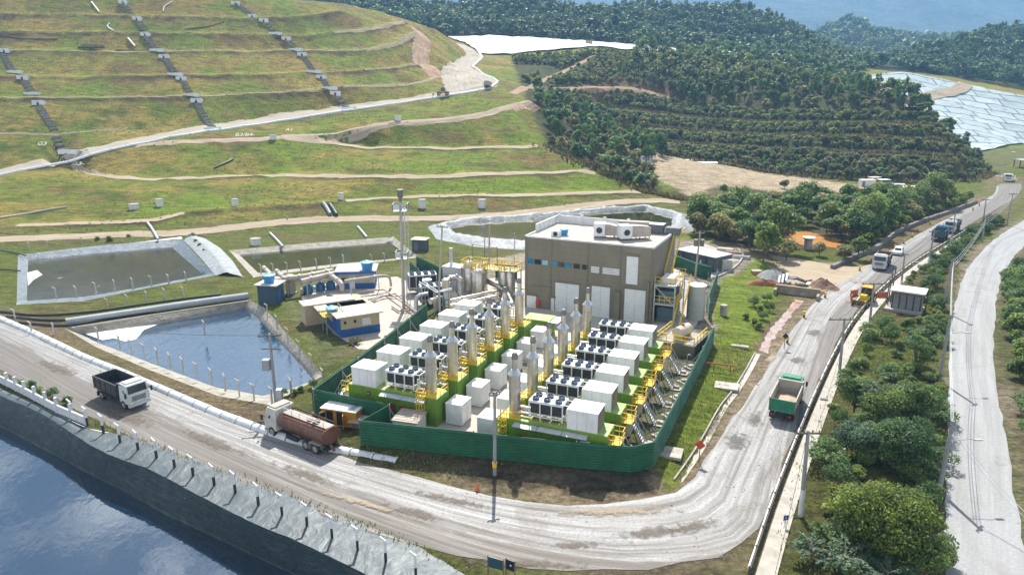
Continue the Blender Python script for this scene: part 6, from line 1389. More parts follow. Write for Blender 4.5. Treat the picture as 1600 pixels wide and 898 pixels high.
for txt, px, py, s_ in (('G3', 68, 227, 2.4), ('G3-', 124, 258, 2.4), ('B3/B4-', 384, 212, 2.4), ('A1', 453, 204, 2.2)):
    p = WT(px, py); t = thing('slope_mark', 'white marking "%s" laid out on the grass near the hill road' % txt, 'marking', p); put_text(txt, s_, 'lettering', m_mark, t, (0,-.5,.3), (R(32),0,0))
# culvert, mounds, stream, shed
t = thing('culvert', 'concrete culvert headwall with two round openings beside the road', 'culvert', W(1244,463,-.2), R(-28)); m = MB(); m.box(-3.4,3.6,0,.5,-1.0,1.6); m.box(-3.4,-3.0,-1.8,0,-1,1.2); m.box(3.2,3.6,-2.2,0,-1,1.0); m.build('wall', paint('stained_beige_concrete', (.3,.25,.19), .9, .25, .8, dirt=(.15,.12,.09), dirt_amt=.5), t)
for x in (-.9,1.2): m = MB(); m.tube([(x,-.03,.15),(x,.02,.15)],.62,18); m.build('opening', m_black, t); m = MB(); m.tube([(x,-.05,.15),(x,-.028,.15)],.75,18); m.tube([(x,-.06,.15),(x,-.045,.15)],.6,18); m.build('pipe_rim', m_conc, t)
str_l = LH([(1243,468),(1226,492),(1208,512),(1195,532),(1187,548)], -.0); str_r = LH([(1253,470),(1236,494),(1219,515),(1206,533),(1197,552)], 0)
st = Strip(str_l, str_r, 26, 5, .05, False, .4); k = NT('orange_stained_stream'); v = k.coord('World'); k.base(k.mix(k.ramp(k.noise(v,.5,5,.6), [(.4,0),(.6,1)]), (.3,.17,.14), (.36,.31,.27))); k.rough(.35); st.build('stream', k.m)
def mound(label, px, py, rx, ry, h, mat, name='soil_heap'):
    c = W(px,py); m = MB(); rows = []
    for i in range(9):
        rr = i/8; rows.append([(rx*rr*math.cos(q)*j_, ry*rr*math.sin(q)*j_, h*(math.cos(rr*3.14159)*.5+.5)*random.uniform(.85,1.12)-.03*rr) for k_ in range(21) for q in [6.28318*(k_ % 20)/20] for j_ in [1+.18*math.sin(3*q+px)+.1*math.sin(7*q+py)]])
    m.sheet(rows); o = m.build(name, mat, None, smooth=70); o.data.flip_normals(); o.location = c; tag(o, label, 'heap')
mound('grey gravel heap beside the pile of concrete beams', 1207,436, 4.2,3.0,1.8, paint('grey_gravel', (.26,.27,.27), .95, .3, 3, bump=.5), 'gravel_heap')
mound('dark brown soil heap at the turning beside the road', 1283,448, 2.6,2.2,1.5, m_soil); mound('low brown soil heap right behind the dark soil heap', 1300,452, 1.8,1.3,.7, m_soil); mound('red soil heap on the far side of the sandy yard', 1040,252, 5,3,2.0, paint('red_soil', (.28,.12,.06), .95, .25, 2, bump=.4)); mound('reddish soil ridge between the grass bank and the gravel heap', 1190,447, 5.5,1.6,1.2, paint('red_soil', (.28,.12,.06)))
for i in range(3): c = W(1216+i*6,446-i*2); m = MB(); m.beam((0,0,.3),(1.1,2.6,1.1),.3,.25); o = m.build('concrete_beam', m_conc_w); o.location = c; tag(o, 'pale concrete beam leaning on the grey gravel heap', 'beam', 'concrete beams on the gravel heap')
for i, (px, py) in enumerate([(1238,436),(1246,444),(1250,438),(1255,447),(1262,441),(1232,442),(1268,446)]): c = W(px,py); m = MB(); m.M = Matrix.Rotation(i*.9,4,'Z') @ Matrix.Rotation(.4,4,'X'); m.box(-.8,.8,-.35,.35,0,.3); o = m.build('concrete_block', m_conc if i % 2 else m_steel_d); o.location = c+Vector((0,0,.1)); tag(o, 'broken concrete block scattered behind the culvert', 'block', 'broken blocks behind the culvert')
a = W(1391,483,.1); b = W(1437,490,.1); bw = (b-a).length; t = thing('block_shed', 'grey concrete block shed with a flat white roof between the two roads', 'shed', a, heading(a,b)); m = MB(); m.box(0,bw,0,3.0,.3,3.0); m.build('wall', paint('grey_blockwork', (.22,.23,.235), .9, .2, 1, dirt=(.15,.15,.14), dirt_amt=.4), t)
m = MB(); m.box(-.8,bw+.3,-.9,3.3,-.5,.3); m.build('base', m_conc, t); m = MB(); m.box(-.1,bw+.1,-.08,.02,2.55,3.0); m.build('ring_beam', paint('brown_timber', (.2,.13,.08), .8, .25, 2), t); m = MB(); m.box(-.35,bw+.4,-.45,3.4,3.02,3.22); m.build('roof', m_white_roof, t)
for i in range(5): m = MB(); x = .05+i*(bw-.2)/4; m.box(x,x+.14,-.06,-.002,.3,2.54); m.build('pilaster', m_chassis, t)
for q, (px, py, h_) in enumerate([(1386,480,5.6),(1390,478,6.3),(1384,476,4.2),(1445,487,5.2)]): c = W(px,py); m = MB(); m.beam((0,0,-.3),(.15,0,h_),.13); o = m.build('timber_post', m_wood); o.location = c; tag(o, 'dark upright timber standing at the left end of the block shed' if q < 3 else 'dark upright timber at the right end of the block shed', 'timber', 'timbers left of the block shed' if q < 3 else None)
# safety netting, cones
for q, (px, py) in enumerate([(1378,465),(1334,462),(1330,470)]): m = MB(); m.M = Matrix.Rotation(.5*q,4,'Z'); m.box(-.9,.9,-.03,.03,0,1.0); m.beam((-.9,0,0),(-.9,0,1.2),.06); m.beam((.9,0,0),(.9,0,1.2),.06); o = m.build('orange_netting', paint('orange_net', (.65,.16,.07), .8, .2, 4)); o.location = W(px,py); tag(o, ['orange safety netting between the backhoe loader and the block shed','upper orange netting in front of the backhoe loader','lower orange netting in front of the backhoe loader'][q], 'netting')
c = W(746,766); t = thing('traffic_cone', 'small orange cone beside the utility pole before the green fence', 'cone', c); m = MB(); m.lathe(0,0,[(.04,.2),(.75,.04)],14); m.build('body', paint('orange_net', (.65,.16,.07)), t, smooth=40); m = MB(); m.box(-.24,.24,-.24,.24,0,.04); m.build('base', m_chassis, t)
for i, (px, py) in enumerate([(1256,496),(1230,536),(1289,465),(1343,423),(1398,390),(1412,381),(1425,371),(1434,362),(1453,351),(1530,322),(1520,329)]):
    if i == 0:
        bo = thing('bollard', 'yellow banded dark bollard on the left edge of the gravel road', 'bollard', W(px,py), 0, 'yellow bollards on the road edge'); m = MB(); m.lathe(0,0,[(-.1,.16),(.75,.16)],10); m.build('post', m_wood, bo, smooth=40); m = MB(); m.lathe(0,0,[(.4,.18),(1.0,.18)],10); m.build('band', m_yel, bo, smooth=40)
    else: copy_tree(bo, W(px,py))
# signs
def diamond(label, px, py, mat, h=1.9, s=.62, rz=0):
    t = thing('road_sign', label, 'sign', W(px,py), rz); m = MB(); m.beam((0,0,-.2),(0,0,h),.07); m.build('post', m_wood, t); m = MB(); m.M = Matrix.Translation((0,-.06,h+.1)) @ Matrix.Rotation(R(45),4,'Y'); m.box(-s/2,s/2,-.02,.02,-s/2,s/2); m.build('plate', mat, t)
diamond('red diamond road sign on a post beside the gravel road bend', 1092,722, paint('sign_red', (.5,.07,.03), .5, .15, 2), 1.7, .7, R(-25)); diamond('black diamond road sign beside the orange stream', 1225,545, m_black, 1.7, .6)
t = thing('direction_sign', 'small blue square sign with a white figure on a post beside the sidewalk', 'sign', W(1226,823), R(8)); m = MB(); m.beam((0,0,-.2),(0,0,1.0),.06); m.build('post', m_galv, t); m = MB(); m.box(-.2,.2,-.06,-.03,.65,1.08); pl_ = m.build('plate', paint('sign_blue', (.01,.1,.3), .4, .1, 2), t); m = MB(); m.box(-.03,.03,-.066,-.061,.78,.92); m.tube([(0,-.061,.97),(0,-.066,.97)],.035,8); m.beam((-.02,-.064,.79),(-.08,-.064,.7),.03,.005); m.beam((.02,-.064,.79),(.08,-.064,.7),.03,.005); m.beam((-.09,-.064,.86),(.09,-.064,.9),.03,.005); m.build('symbol', m_mark, pl_)
for (x0_, x1_, y0_, y1_, mt, lab) in ((763,786,880,885,paint('dark_teal_sign', (.02,.07,.09), .5, .25, 2),'larger dark teal sign board seen from behind at the bottom edge'),(791,804,884,887,paint('navy_sign', (.008,.012,.03), .5, .2, 2),'smaller navy sign board with a pale spot at the bottom edge')):
    a = W(x0_,y0_+22); b = W(x1_,y1_+24); t = thing('sign_board', lab, 'sign', a, heading(a,b)); wd = (b-a).length; m = MB(); m.box(0,wd,-.03,.03,.95,1.75); pb = m.build('board', mt, t)
    for x in (-.02, wd+.02): m = MB(); m.beam((x,0,-.2),(x,0,1.8),.07); m.build('post', paint('brown_timber', (.2,.13,.08)), t)
    if x0_ > 780: m = MB(); m.box(wd*.45,wd*.65,-.038,-.031,1.3,1.42); m.build('spot', m_mark, pb)
# guard rail by the sidewalk
gl = offset(smooth_line(walk_l, 60), .45); t = thing('guard_rail', 'long low white and dark timber rail along the sidewalk', 'guard rail', gl[0]); m = MB(); m2 = MB(); m3 = MB()
for i, (a, b) in enumerate(zip(gl, gl[1:])): a = a-gl[0]; b = b-gl[0]; m2.beam(a+Vector((-.06,0,.5)), b+Vector((-.06,0,.5)), .1, .22); m.beam(a+Vector((.08,0,.42)), b+Vector((.08,0,.42)), .1, .3); m3.box(a.x-.06,a.x+.06,a.y-.06,a.y+.06,-.1,.7)
m.build('dark_rail', m_wood, t); m2.build('white_rail', m_white, t); o = m3.build('post', m_wood, t); o['kind'] = 'stuff'
# retaining wall by the grove, stones
rw = LH([(1300,420),(1340,402),(1372,388),(1400,366),(1440,348),(1480,334),(1526,317)], 0); t = thing('retaining_wall', 'long grey stone retaining wall between the grove and the far road', 'wall', rw[0]); m = MB(); RW = smooth_line(rw, 30); k = paint('grey_stone_wall', (.2,.185,.175), .95, .6, 1.1, bump=.6)
for a, b in zip(RW, RW[1:]): m.beam(a-rw[0]+Vector((0,0,.3)), b-rw[0]+Vector((0,0,.3)), .7+random.uniform(-.15,.15), 1.1+random.uniform(-.25,.15))
m.build('stonework', k, t)
for i, (px, py, rz) in enumerate([(1133,398,.3),(1145,403,.5),(1158,410,.2)]): c = W(px,py); m = MB(); m.tube([(-1.6,0,.75),(1.6,0,.75)],.75,16); o = m.build('concrete_pipe', (m_hdr, paint('brown_concrete_pipe', (.28,.2,.15), .9, .2, 1), m_conc)[i], None, smooth=40); o.location = c; o.rotation_euler = (0,0,R(-30)+rz*.3); tag(o, ['leftmost beige concrete pipe lying by the grove','middle brown concrete pipe lying by the grove','rightmost grey concrete pipe lying by the grove'][i], 'pipe')
t = thing('orange_tank', 'small orange tank at the edge of the grass bank', 'tank', W(1181,432)); m = MB(); m.box(-.8,.8,-.6,.6,.1,1.1); m.build('body', paint('orange_paint', (.55,.2,.04)), t); m = MB(); m.box(-.85,.85,-.65,.65,1.1,1.18); m.build('lid', m_conc, t)
o = flat('orange_puddle', [p for p in blob(W(1258,372,.05), 6.5, 10, 26, .15)], paint('orange_mud_water', (.45,.2,.04), .3, .15, .4)); tag(o, kind='structure')
t = thing('water_tank', 'pale concrete pedestal tank in front of the orange mud pool', 'tank', W(1262,389)); m = MB(); m.lathe(0,0,[(0,.9),(2.0,.8),(2.4,1.3)],16); m.build('pedestal', m_conc, t, smooth=30); m = MB(); m.lathe(0,0,[(2.4,1.35),(2.6,1.3),(2.62,1.0)],16); m.build('rim', m_white, t, smooth=30)
# slabs
for px, py, sx_, sy_, z, lab in [(1135,607,2.6,2.0,0,'pale concrete slab across the drain channel beside the red pipe'),(1156,541,2.2,.7,.4,'small white slab lying on the bright grass bank'),(1047,710,2.2,2.0,.3,'concrete manhole slab just outside the right fence corner'),(1301,703,2.2,.8,0,'beige slab on the grass beside the dark trees'),(1287,625,.8,.4,0,'small pale slab near the sidewalk opposite the green truck'),(1130,497,0,0,.9,'')]:
    if sx_: m = MB(); m.box(-sx_/2,sx_/2,-sy_/2,sy_/2,0,.28); m.box(-.35,.35,-.02,.02,.28,.32); o = m.build('concrete_slab', m_walk); w_ = W(px,py,z); o.location = (w_.x,w_.y,H(w_.x,w_.y)-.02); o.rotation_euler = (0,0,R(-20)); tag(o, lab, 'slab')
p = WT(1130,492); t = thing('well_ring', 'lone grey concrete cylinder standing on the bright grass bank', 'well', p); m = MB(); m.lathe(0,0,[(-.3,.5),(1.5,.5)],18); m.build('ring', m_conc, t, smooth=40); m = MB(); m.lathe(0,0,[(1.5,.53),(1.58,.5)],18); m.build('lid', m_conc, t, smooth=40)
for i in range(6):
    p = at(R0, i, 13.05 if i else 12.5, .8 if i else 2.2); m = MB(); m.face((-.5,-.7,.06),(.5,-.7,.06),(.75,.6,.06),(-.7,.6,.06)); m.face((-.5,-.7,.06),(-.7,.6,.06),(-.7,.6,-.05),(-.5,-.7,-.05)); m.box(-.3,.3,-.2,.3,.061,.3); o = m.build('concrete_slab', m_walk); o.location = p; o.rotation_euler = (0,0,PR); tag(o, 'pale footing slab below the yellow stair, '+ORD[i], 'slab', 'footing slabs beside the right row')
    p2 = at(R0, i, 13.6 if i else 12.9, 3.0 if i else 4.2); o = o.copy(); COL.objects.link(o); o.location = p2; o.rotation_euler = (0,0,PR+.8); o['label'] = 'pale slab on the gravel near the right fence, '+ORD[i]
    lp = thing('hydrant_post', 'thin hooked pipe post on the gravel near the right fence', 'post', at(R0, i, 13.2, 2.2), 0, 'hooked posts on the gravel') if i == 0 else None
    if lp: m = MB(); m.tube([(0,0,0),(0,0,1.7),(.1,0,1.85),(.35,0,1.85),(.42,0,1.7)],.05,8); m.build('pipe', m_galv, lp, smooth=50); hp = lp
    else: copy_tree(hp, at(R0, i, 13.2, 2.2))
a, b = WT(1103,578), WT(1150,585); t = thing('pipe_support', 'rusty red pipe on stakes across the grass bank', 'pipe', a); m = MB(); m.tube([(0,0,.9), b-a+Vector((0,0,.9))], .08, 8); m.build('pipe_run', m_red, t, smooth=50)
for f in (.25,.8): m = MB(); q = (b-a)*f; q.z = H(a.x+q.x,a.y+q.y)-a.z; m.beam(q+Vector((0,0,-.3)), q+Vector((0,0,1.0)), .09); m.build('stake', m_red, t)
ch = LH([(1060,752),(1085,716),(1107,680),(1130,638),(1150,612),(1170,580),(1184,553)], 0); Strip(offset(smooth_line(ch,40), .35), offset(smooth_line(ch,40), -.35), 60, 3, .05, False).build('drain_channel', m_walk)
o = [m.beam(p+Vector((-.4,0,.12)), q+Vector((-.4,0,.12)), .14, .3) for m in [MB()] for p, q in zip(smooth_line(ch,30), smooth_line(ch,30)[1:])][-1]; o = o.build('kerb', m_conc); tag(o, 'thin curved concrete kerb along the foot of the grass bank', 'kerb')
# yard clutter
for i, (px, py, n_, lab) in enumerate([(1075,257,4,'left stack of grey pipes in the sandy yard'),(1105,262,6,'right stack of grey pipes in the sandy yard')]):
    t = thing('pipe_stack', lab, 'pipes', W(px,py,2.6), R(-12))
    for q in range(n_): m = MB(); r_ = .55; x = (q % 3)*1.15+(q//3)*.57; m.tube([(-4,x,r_+(q//3)*.95),(4,x,r_+(q//3)*.95)],r_,10); m.build('pipe', m_galv, t, smooth=40)
for i, (px, py, z) in enumerate([(1037,262,3.2),(1040,268,2.5),(1060,266,2.5),(1035,254,4)]): m = MB(); m.box(-3,3,-.9,.9,0,.5); o = m.build('timber_stack', m_conc); o.location = W(px,py,z); tag(o, 'low grey stack of planks on the sandy yard', 'planks', 'plank stacks on the sandy yard')
rr_ = random.Random(4)
rb_ = None
for i in range(34):
    px = rr_.uniform(990,1016); py = rr_.uniform(240,256); c = WT(px, py)
    if rb_ is None: m = MB(); m.M = Matrix.Rotation(.5,4,'X'); m.box(-1,1,-.7,.7,-.3,.6); rb_ = m.build('rubble_bag', paint('blue_grey_bag', (.4,.43,.5), .8, .3, 1.5)); o = rb_; tag(o, 'blue grey bag heaped at the left end of the sandy yard', 'bag', 'bags heaped in the sandy yard')
    else: o = rb_.copy(); COL.objects.link(o)
    o.location = c; o.rotation_euler = (rr_.uniform(0,1), rr_.uniform(0,1), rr_.uniform(0,3)); s_ = rr_.uniform(.6,1.2); o.scale = (s_,s_,s_)
for i, (px, py, rz, sx_, mt, lab) in enumerate([(1345,293,0,5,m_white,'white site container left of the far yard'),(1362,289,.3,4,m_amber,'amber machine at the far yard'),(1375,293,.2,4,paint('dark_green_cab', (.05,.12,.08)),'dark green container at the far yard'),(1408,305,.1,6,m_white,'long white container at the far yard'),(1392,300,-.3,4,m_steel_d,'dark container at the far yard'),(1440,300,.2,5,paint('pale_grey_roof', (.5,.5,.48)),'pale grey container at the far yard')]):
    t = thing('site_container', lab, 'container', W(px,py), rz); m = MB(); ribbed_box(m,0,sx_,0,2.4,.1,2.5,.4,.02); m.build('body', mt, t); m = MB(); m.box(.4,1.3,-.04,0,.2,2.1); m.build('door', m_steel_d, t); m = MB(); m.box(-.05,sx_+.05,-.05,2.45,2.54,2.62); m.build('roof', m_white_roof, t)
t = thing('gantry', 'dark steel gantry frame with a flat roof beside the far bend', 'gantry', W(1592,268), R(10)); m = MB(); [m.beam((x,y,0),(x,y,4.5),.25) for x in (0,5) for y in (0,3)]; m.build('frame', m_chassis, t); m = MB(); m.box(-.5,6,-.5,3.5,4.5,4.75); m.build('roof', m_galv, t)
p = WT(920,70); t = thing('site_hut', 'small ochre hut at the end of the white membrane', 'hut', p); m = MB(); m.box(-2,2,-1.5,1.5,0,2.6); m.build('wall', m_cream, t); m = MB(); m.box(-2.3,2.3,-1.8,1.8,2.6,2.8); m.build('roof', m_red, t)

patch(1246,473,1.3,.9,R(60),patch_mat('orange_silt', (.42,.14,.03), (.55,.22,.06)),.12); patch(1236,485,1.6,.8,R(60),bpy.data.materials['orange_silt'],.125)
# ================================================================== TREES, SHRUBS, GRASS
def leaf_mat(name, dark, mid, light, trans=.45):
    k = NT(name); t = k.t; a = k.n('ShaderNodeAttribute'); a.attribute_name = 'tint'; oi = k.n('ShaderNodeObjectInfo')
    f = k.math('ADD', a.outputs['Fac'], k.math('MULTIPLY', k.math('SUBTRACT', oi.outputs['Random'], .5), .35))
    c = k.ramp(f, [(.12, dark), (.5, mid), (.88, light)])
    k.base(c); k.rough(.55); k.b.inputs['Specular IOR Level'].default_value = .3
    tr = k.n('ShaderNodeBsdfTranslucent'); k.l(c, tr.inputs[0]); mx_ = k.n('ShaderNodeMixShader'); mx_.inputs[0].default_value = trans
    k.l(k.b.outputs[0], mx_.inputs[1]); k.l(tr.outputs[0], mx_.inputs[2]); k.l(mx_.outputs[0], k.out.inputs[0]); return k.m
m_leaf_d = leaf_mat('dark_green_leaves', (0.040,0.088,0.030), (0.097,0.185,0.058), (0.240,0.337,0.097))
m_leaf_m = leaf_mat('mid_green_leaves', (0.065,0.120,0.032), (0.163,0.251,0.065), (0.325,0.402,0.108))
m_leaf_y = leaf_mat('yellow_green_leaves', (0.064,0.100,0.021), (0.175,0.250,0.042), (0.420,0.450,0.080))
m_leaf_o = leaf_mat('olive_dry_leaves', (0.108,0.120,0.048), (0.260,0.251,0.097), (0.456,0.413,0.174))
m_leaf_s = leaf_mat('pale_scrub_leaves', (.06,.08,.025), (.15,.18,.06), (.28,.29,.11))
m_leaf_b = leaf_mat('blue_green_leaves', (0.036,0.081,0.051), (0.109,0.190,0.109), (0.236,0.326,0.181))
m_wood_leaf = leaf_mat('far_wood_leaves', (0.043,0.091,0.035), (0.108,0.185,0.065), (0.228,0.316,0.108), .3)
m_bark = paint('grey_brown_bark', (.13,.105,.08), .9, .3, 2)
def quads(P, N, S, asp=1.0, g=None):
    """P centres, N normals, S half sizes -> verts (n*4,3)"""
    g = g or rng; n = len(P); r = g.normal(size=(n,3)); a = np.cross(N, r); a /= np.linalg.norm(a,axis=1)[:,None]+1e-9; b = np.cross(N, a); b /= np.linalg.norm(b,axis=1)[:,None]+1e-9
    a = a*S[:,None]; b = b*(S*asp)[:,None]; sag = N*(S*.25)[:,None]
    return np.stack([P-a-sag, P-b*.75, P+a-sag, P+b*.75], 1).reshape(-1,3)
def crown_data(seed, h0, h1, rad, lobes, n, leaf, flat_=.75, spread=1.0, asp=.7):
    g = np.random.default_rng(seed); L = []; hc = (h0+h1)/2; hh = (h1-h0)/2
    for i in range(lobes):
        q = g.uniform(0, 6.283); e = g.uniform(-.75, 1); rr = rad*.62*math.sqrt(max(.05, 1-e*e*.8))*math.sqrt(g.uniform(.15,1))*spread
        L.append((rr*math.cos(q), rr*math.sin(q), hc+e*hh*.62, rad*g.uniform(.2,.5)*(1 if lobes < 20 else .8), g.uniform(-.22,.22)))
    L = np.array(L); w = L[:,3]**2; idx = g.choice(lobes, n, p=w/w.sum()); d = g.normal(size=(n,3)); d[:,2] += .25; d /= np.linalg.norm(d,axis=1)[:,None]
    rad_ = L[idx,3]*g.uniform(.55,1.05,n); P = L[idx,:3] + d*rad_[:,None]*np.array([1,1,flat_]); N = d*.6+g.normal(size=(n,3))*.5+np.array([0,0,.6]); N /= np.linalg.norm(N,axis=1)[:,None]
    S = leaf*g.uniform(.55,1.15,n); V = quads(P, N, S, asp, g); T = np.clip(.5+L[idx,4]+g.normal(size=n)*.17, 0, 1)
    return V, np.repeat(T, 4), L
def quad_mesh(name, V, T, mat):
    n = len(V)//4; me = bpy.data.meshes.new(name); me.vertices.add(n*4); me.vertices.foreach_set('co', V.astype(np.float32).ravel()); me.loops.add(n*4); me.loops.foreach_set('vertex_index', np.arange(n*4, dtype=np.int32)); me.polygons.add(n); me.polygons.foreach_set('loop_start', np.arange(0, n*4, 4, dtype=np.int32)); me.polygons.foreach_set('loop_total', np.full(n, 4, dtype=np.int32))
    at_ = me.attributes.new('tint', 'FLOAT', 'POINT'); at_.data.foreach_set('value', T.astype(np.float32)); me.materials.append(mat); me.update(calc_edges=True); return me
def make_tree(name, label, cat, seed, h, rad, h0, lobes, n, leaf, mat, group, tr=.18, flat_=.75):
    V, T, L = crown_data(seed, h0, h, rad, lobes, n, leaf, flat_); t = thing(name, label, cat, (0,0,-200), 0, group)
    o = bpy.data.objects.new('crown', quad_mesh('crown', V, T, mat)); COL.objects.link(o); o.parent = t
    g = random.Random(seed); m = MB(); top = h0+(h-h0)*.45; m.tube([(0,0,-.4),(g.uniform(-.1,.1),g.uniform(-.1,.1),h0*.6),(g.uniform(-.3,.3),g.uniform(-.3,.3),top)], [tr, tr*.8, tr*.35], 7)
    for q in L[np.argsort(-L[:,3])[:6]]: m.tube([(0,0,h0*.55+g.uniform(0,.5)), (q[0]*.5,q[1]*.5,(h0*.6+q[2])*.5+.2), (q[0],q[1],q[2])], [tr*.5, tr*.35, tr*.12], 5)
    m.build('trunk', m_bark, t); return t
KIND = {}
def kind(key, *a, **k): KIND.setdefault(key, []).append(make_tree(*a, **k))
G1, G2, G3 = 'broadleaf trees of the grove', 'trees on the terraced hill', 'shrubs'
for s_ in range(4): kind('grove', 'broadleaf_tree', 'bushy broadleaf tree in the grove between the sandy yard and the far road', 'tree', 40+s_, [8.5,7.5,9.5,6.5][s_], [4.0,3.4,4.6,3.6][s_], [2.0,1.6,2.4,1.5][s_], 14, 1500, .42, [m_leaf_d, m_leaf_m, m_leaf_m, m_leaf_o][s_], G1)
for s_ in range(4): kind('hilltree', 'hill_tree', 'dark leafy tree among the dense trees on the terraced hill', 'tree', 60+s_, [7.5,6.5,8.5,6][s_], [3.2,2.9,3.6,3.0][s_], [1.6,1.2,2,1][s_], 10, 520, .55, [m_leaf_d, m_leaf_m, m_leaf_d, m_leaf_o][s_], G2)
for s_ in range(3): kind('hillshrub', 'shrub', 'low rounded shrub growing on a terrace of the wooded hill', 'shrub', 80+s_, [2.8,2.2,3.4][s_], [1.9,1.7,2.1][s_], .2, 7, 260, .45, [m_leaf_m, m_leaf_o, m_leaf_s][s_], 'shrubs on the terraces', .06)
for s_ in range(3): kind('hedge', 'shrub', 'yellow green shrub in the strip above the long stone wall', 'shrub', 90+s_, [2.6,3.2,2.2][s_], [1.7,1.9,1.5][s_], .2, 7, 420, .32, [m_leaf_y, m_leaf_y, m_leaf_m][s_], 'yellow green shrubs above the stone wall', .06)
for s_ in range(4): kind('bush', 'bush', 'leafy bush on the verge between the gravel road and the side road', 'bush', 100+s_, [1.7,2.4,1.2,2.0][s_], [1.2,1.6,.9,1.5][s_], .05, 10, 1500, .125, [m_leaf_m, m_leaf_d, m_leaf_y, m_leaf_m][s_], 'bushes on the verge', .05)
used = set()
def plant(key, i, p, s=1.0, label=None, group=None, rz=None, sz=None):
    src = KIND[key][i % len(KIND[key])]; rz = random.uniform(0, 6.28) if rz is None else rz
    if id(src) not in used: used.add(id(src)); o = src; o.location = p; o.rotation_euler = (0,0,rz)
    else: o = copy_tree(src, p, rz)
    if label: o['label'] = label
    if group is not None: o['group'] = group
    o.scale = (s, s, sz or s*random.uniform(.88,1.12)); return o
def scatter(poly, d, g, keep=None, tries=30000):
    xs = [p[0] for p in poly]; ys = [p[1] for p in poly]; P = np.stack([g.uniform(min(xs),max(xs),tries), g.uniform(min(ys),max(ys),tries)], 1); P = P[inpoly(P, poly)]
    if keep is not None: P = P[keep(P)]
    cell = {}; out = []
    for x, y in P:
        c = (int(x/d), int(y/d)); ok = True
        for a in (-1,0,1):
            for b in (-1,0,1):
                for q in cell.get((c[0]+a,c[1]+b), ()):
                    if (q[0]-x)**2+(q[1]-y)**2 < d*d: ok = False
        if ok: cell.setdefault(c, []).append((x,y)); out.append((x,y))
    return np.array(out)
g0 = np.random.default_rng(5)
def Z(p): return Vector((p[0], p[1], H(p[0], p[1])))
# grove
grove = LH([(1082,372),(1098,348),(1150,336),(1240,332),(1330,326),(1410,322),(1480,316),(1440,335),(1400,352),(1352,388),(1322,384),(1296,374),(1288,360),(1232,358),(1228,388),(1236,398),(1205,404),(1150,388)], 0)
for i, p in enumerate(scatter(grove, 4.6, g0)): plant('grove', int(g0.integers(4)), Z(p), g0.uniform(.7,1.12))
for i, (px, py, k_, s_) in enumerate([(1192,412,1,1.05),(1170,396,0,1.0),(1128,372,2,.85),(1110,352,3,.8),(1228,408,3,.75),(1100,330,1,.7),(1318,410,3,.55),(1340,405,1,.6),(1280,400,3,.45),(1130,306,1,.5),(1225,296,3,.5)]): plant('grove', k_, W(px,py), s_)
for p in dens(offset(rw, 2.6)[2:], 2.6): plant('hedge', int(g0.integers(3)), Z((p.x+g0.uniform(-.6,.6), p.y+g0.uniform(-.6,.8))), g0.uniform(.7,1.15))
for p in dens(offset(rw, 5.2)[3:], 3.2): plant('hedge', int(g0.integers(3)), Z((p.x+g0.uniform(-.9,.9), p.y+g0.uniform(-.8,1))), g0.uniform(.8,1.25))
# the terraced hill and the valley beside the tip
fl = [Vector((p.x+5, p.y+4, 0)) for p in flank]
hillpoly = [p for p in hill_base[1:]] + [hill_base[-1]+Vector((12,25,0)), hill_top[-1]+Vector((14,14,0))] + list(reversed(hill_top))[1:] + [saddle[2]] + fl[:3] + [hill_base[0]+Vector((-6,-28,0))] + LH([(1008,270),(1015,296),(985,292)], 1)[::1]
def kp(P):
    k_ = np.ones(len(P), bool)
    for l, r in ((T1,2.9),(T2,2.9),(T3,2.9),(T4[:5],4.5),(T5,1.0)): k_ &= dline(P, offset(l, 2.1 if l in (T1,T2,T3) else 1.2)) > r
    k_ &= dline(P, [p for p in path_E]) > 6; k_ &= dline(P, LY([(800,132,318),(830,112,350),(860,98,376),(900,84,400),(930,76,420)])) > 4
    cut = LY([(930,88,408),(935,128,385),(1000,133,385),(1060,150,376)]); k_ &= dline(P, LY([(770,104,392),(800,110,372),(840,100,392)])) > 11; k_ &= (dline(P, cut) > 9) | (g0.random(len(P)) < .12)
    return k_
HP = scatter(hillpoly, 2.35, g0, kp, 60000)
dT4 = np.array([1.0 if (q[1] > np.interp(q[0], [p.x for p in T4[3:]], [p.y for p in T4[3:]]) - 2 and q[0] > T4[3].x) else 0 for q in HP]); val = np.array([q[0] < 62 and q[1] < 345 for q in HP])
big = (dT4 > 0) | val
thin = np.ones(len(HP), bool); cell = []
for i in np.nonzero(big)[0]:
    if any((HP[i,0]-HP[j,0])**2+(HP[i,1]-HP[j,1])**2 < 17 for j in cell[-400:]): thin[i] = False
    else: cell.append(i)
bt = np.nonzero(big & thin)[0]; st_ = np.nonzero(~big)[0]
bt = bt[np.argsort(HP[bt,1])]; st_ = st_[np.argsort(HP[st_,1])]
class Mass:
    """one object for what lies beyond counting"""
    def __init__(s): s.V = []; s.T = []
    def add(s, tmpl, p, sc, rz, dt=0, sz=None):
        V, T = tmpl; c, q = math.cos(rz), math.sin(rz); X = np.stack([(V[:,0]*c-V[:,1]*q)*sc, (V[:,0]*q+V[:,1]*c)*sc, V[:,2]*(sz or sc)], 1)+np.array(p); s.V.append(X); s.T.append(np.clip(T+dt,0,1))
    def build(s, name, mat): o = bpy.data.objects.new(name, quad_mesh(name, np.concatenate(s.V), np.concatenate(s.T), mat)); COL.objects.link(o); return tag(o, kind='stuff')
for i in bt[:290]: plant('hilltree', int(g0.integers(4)), Z(HP[i]), g0.uniform(.5,1.0)*g0.uniform(.9,1.4), sz=g0.uniform(.6,1.35))
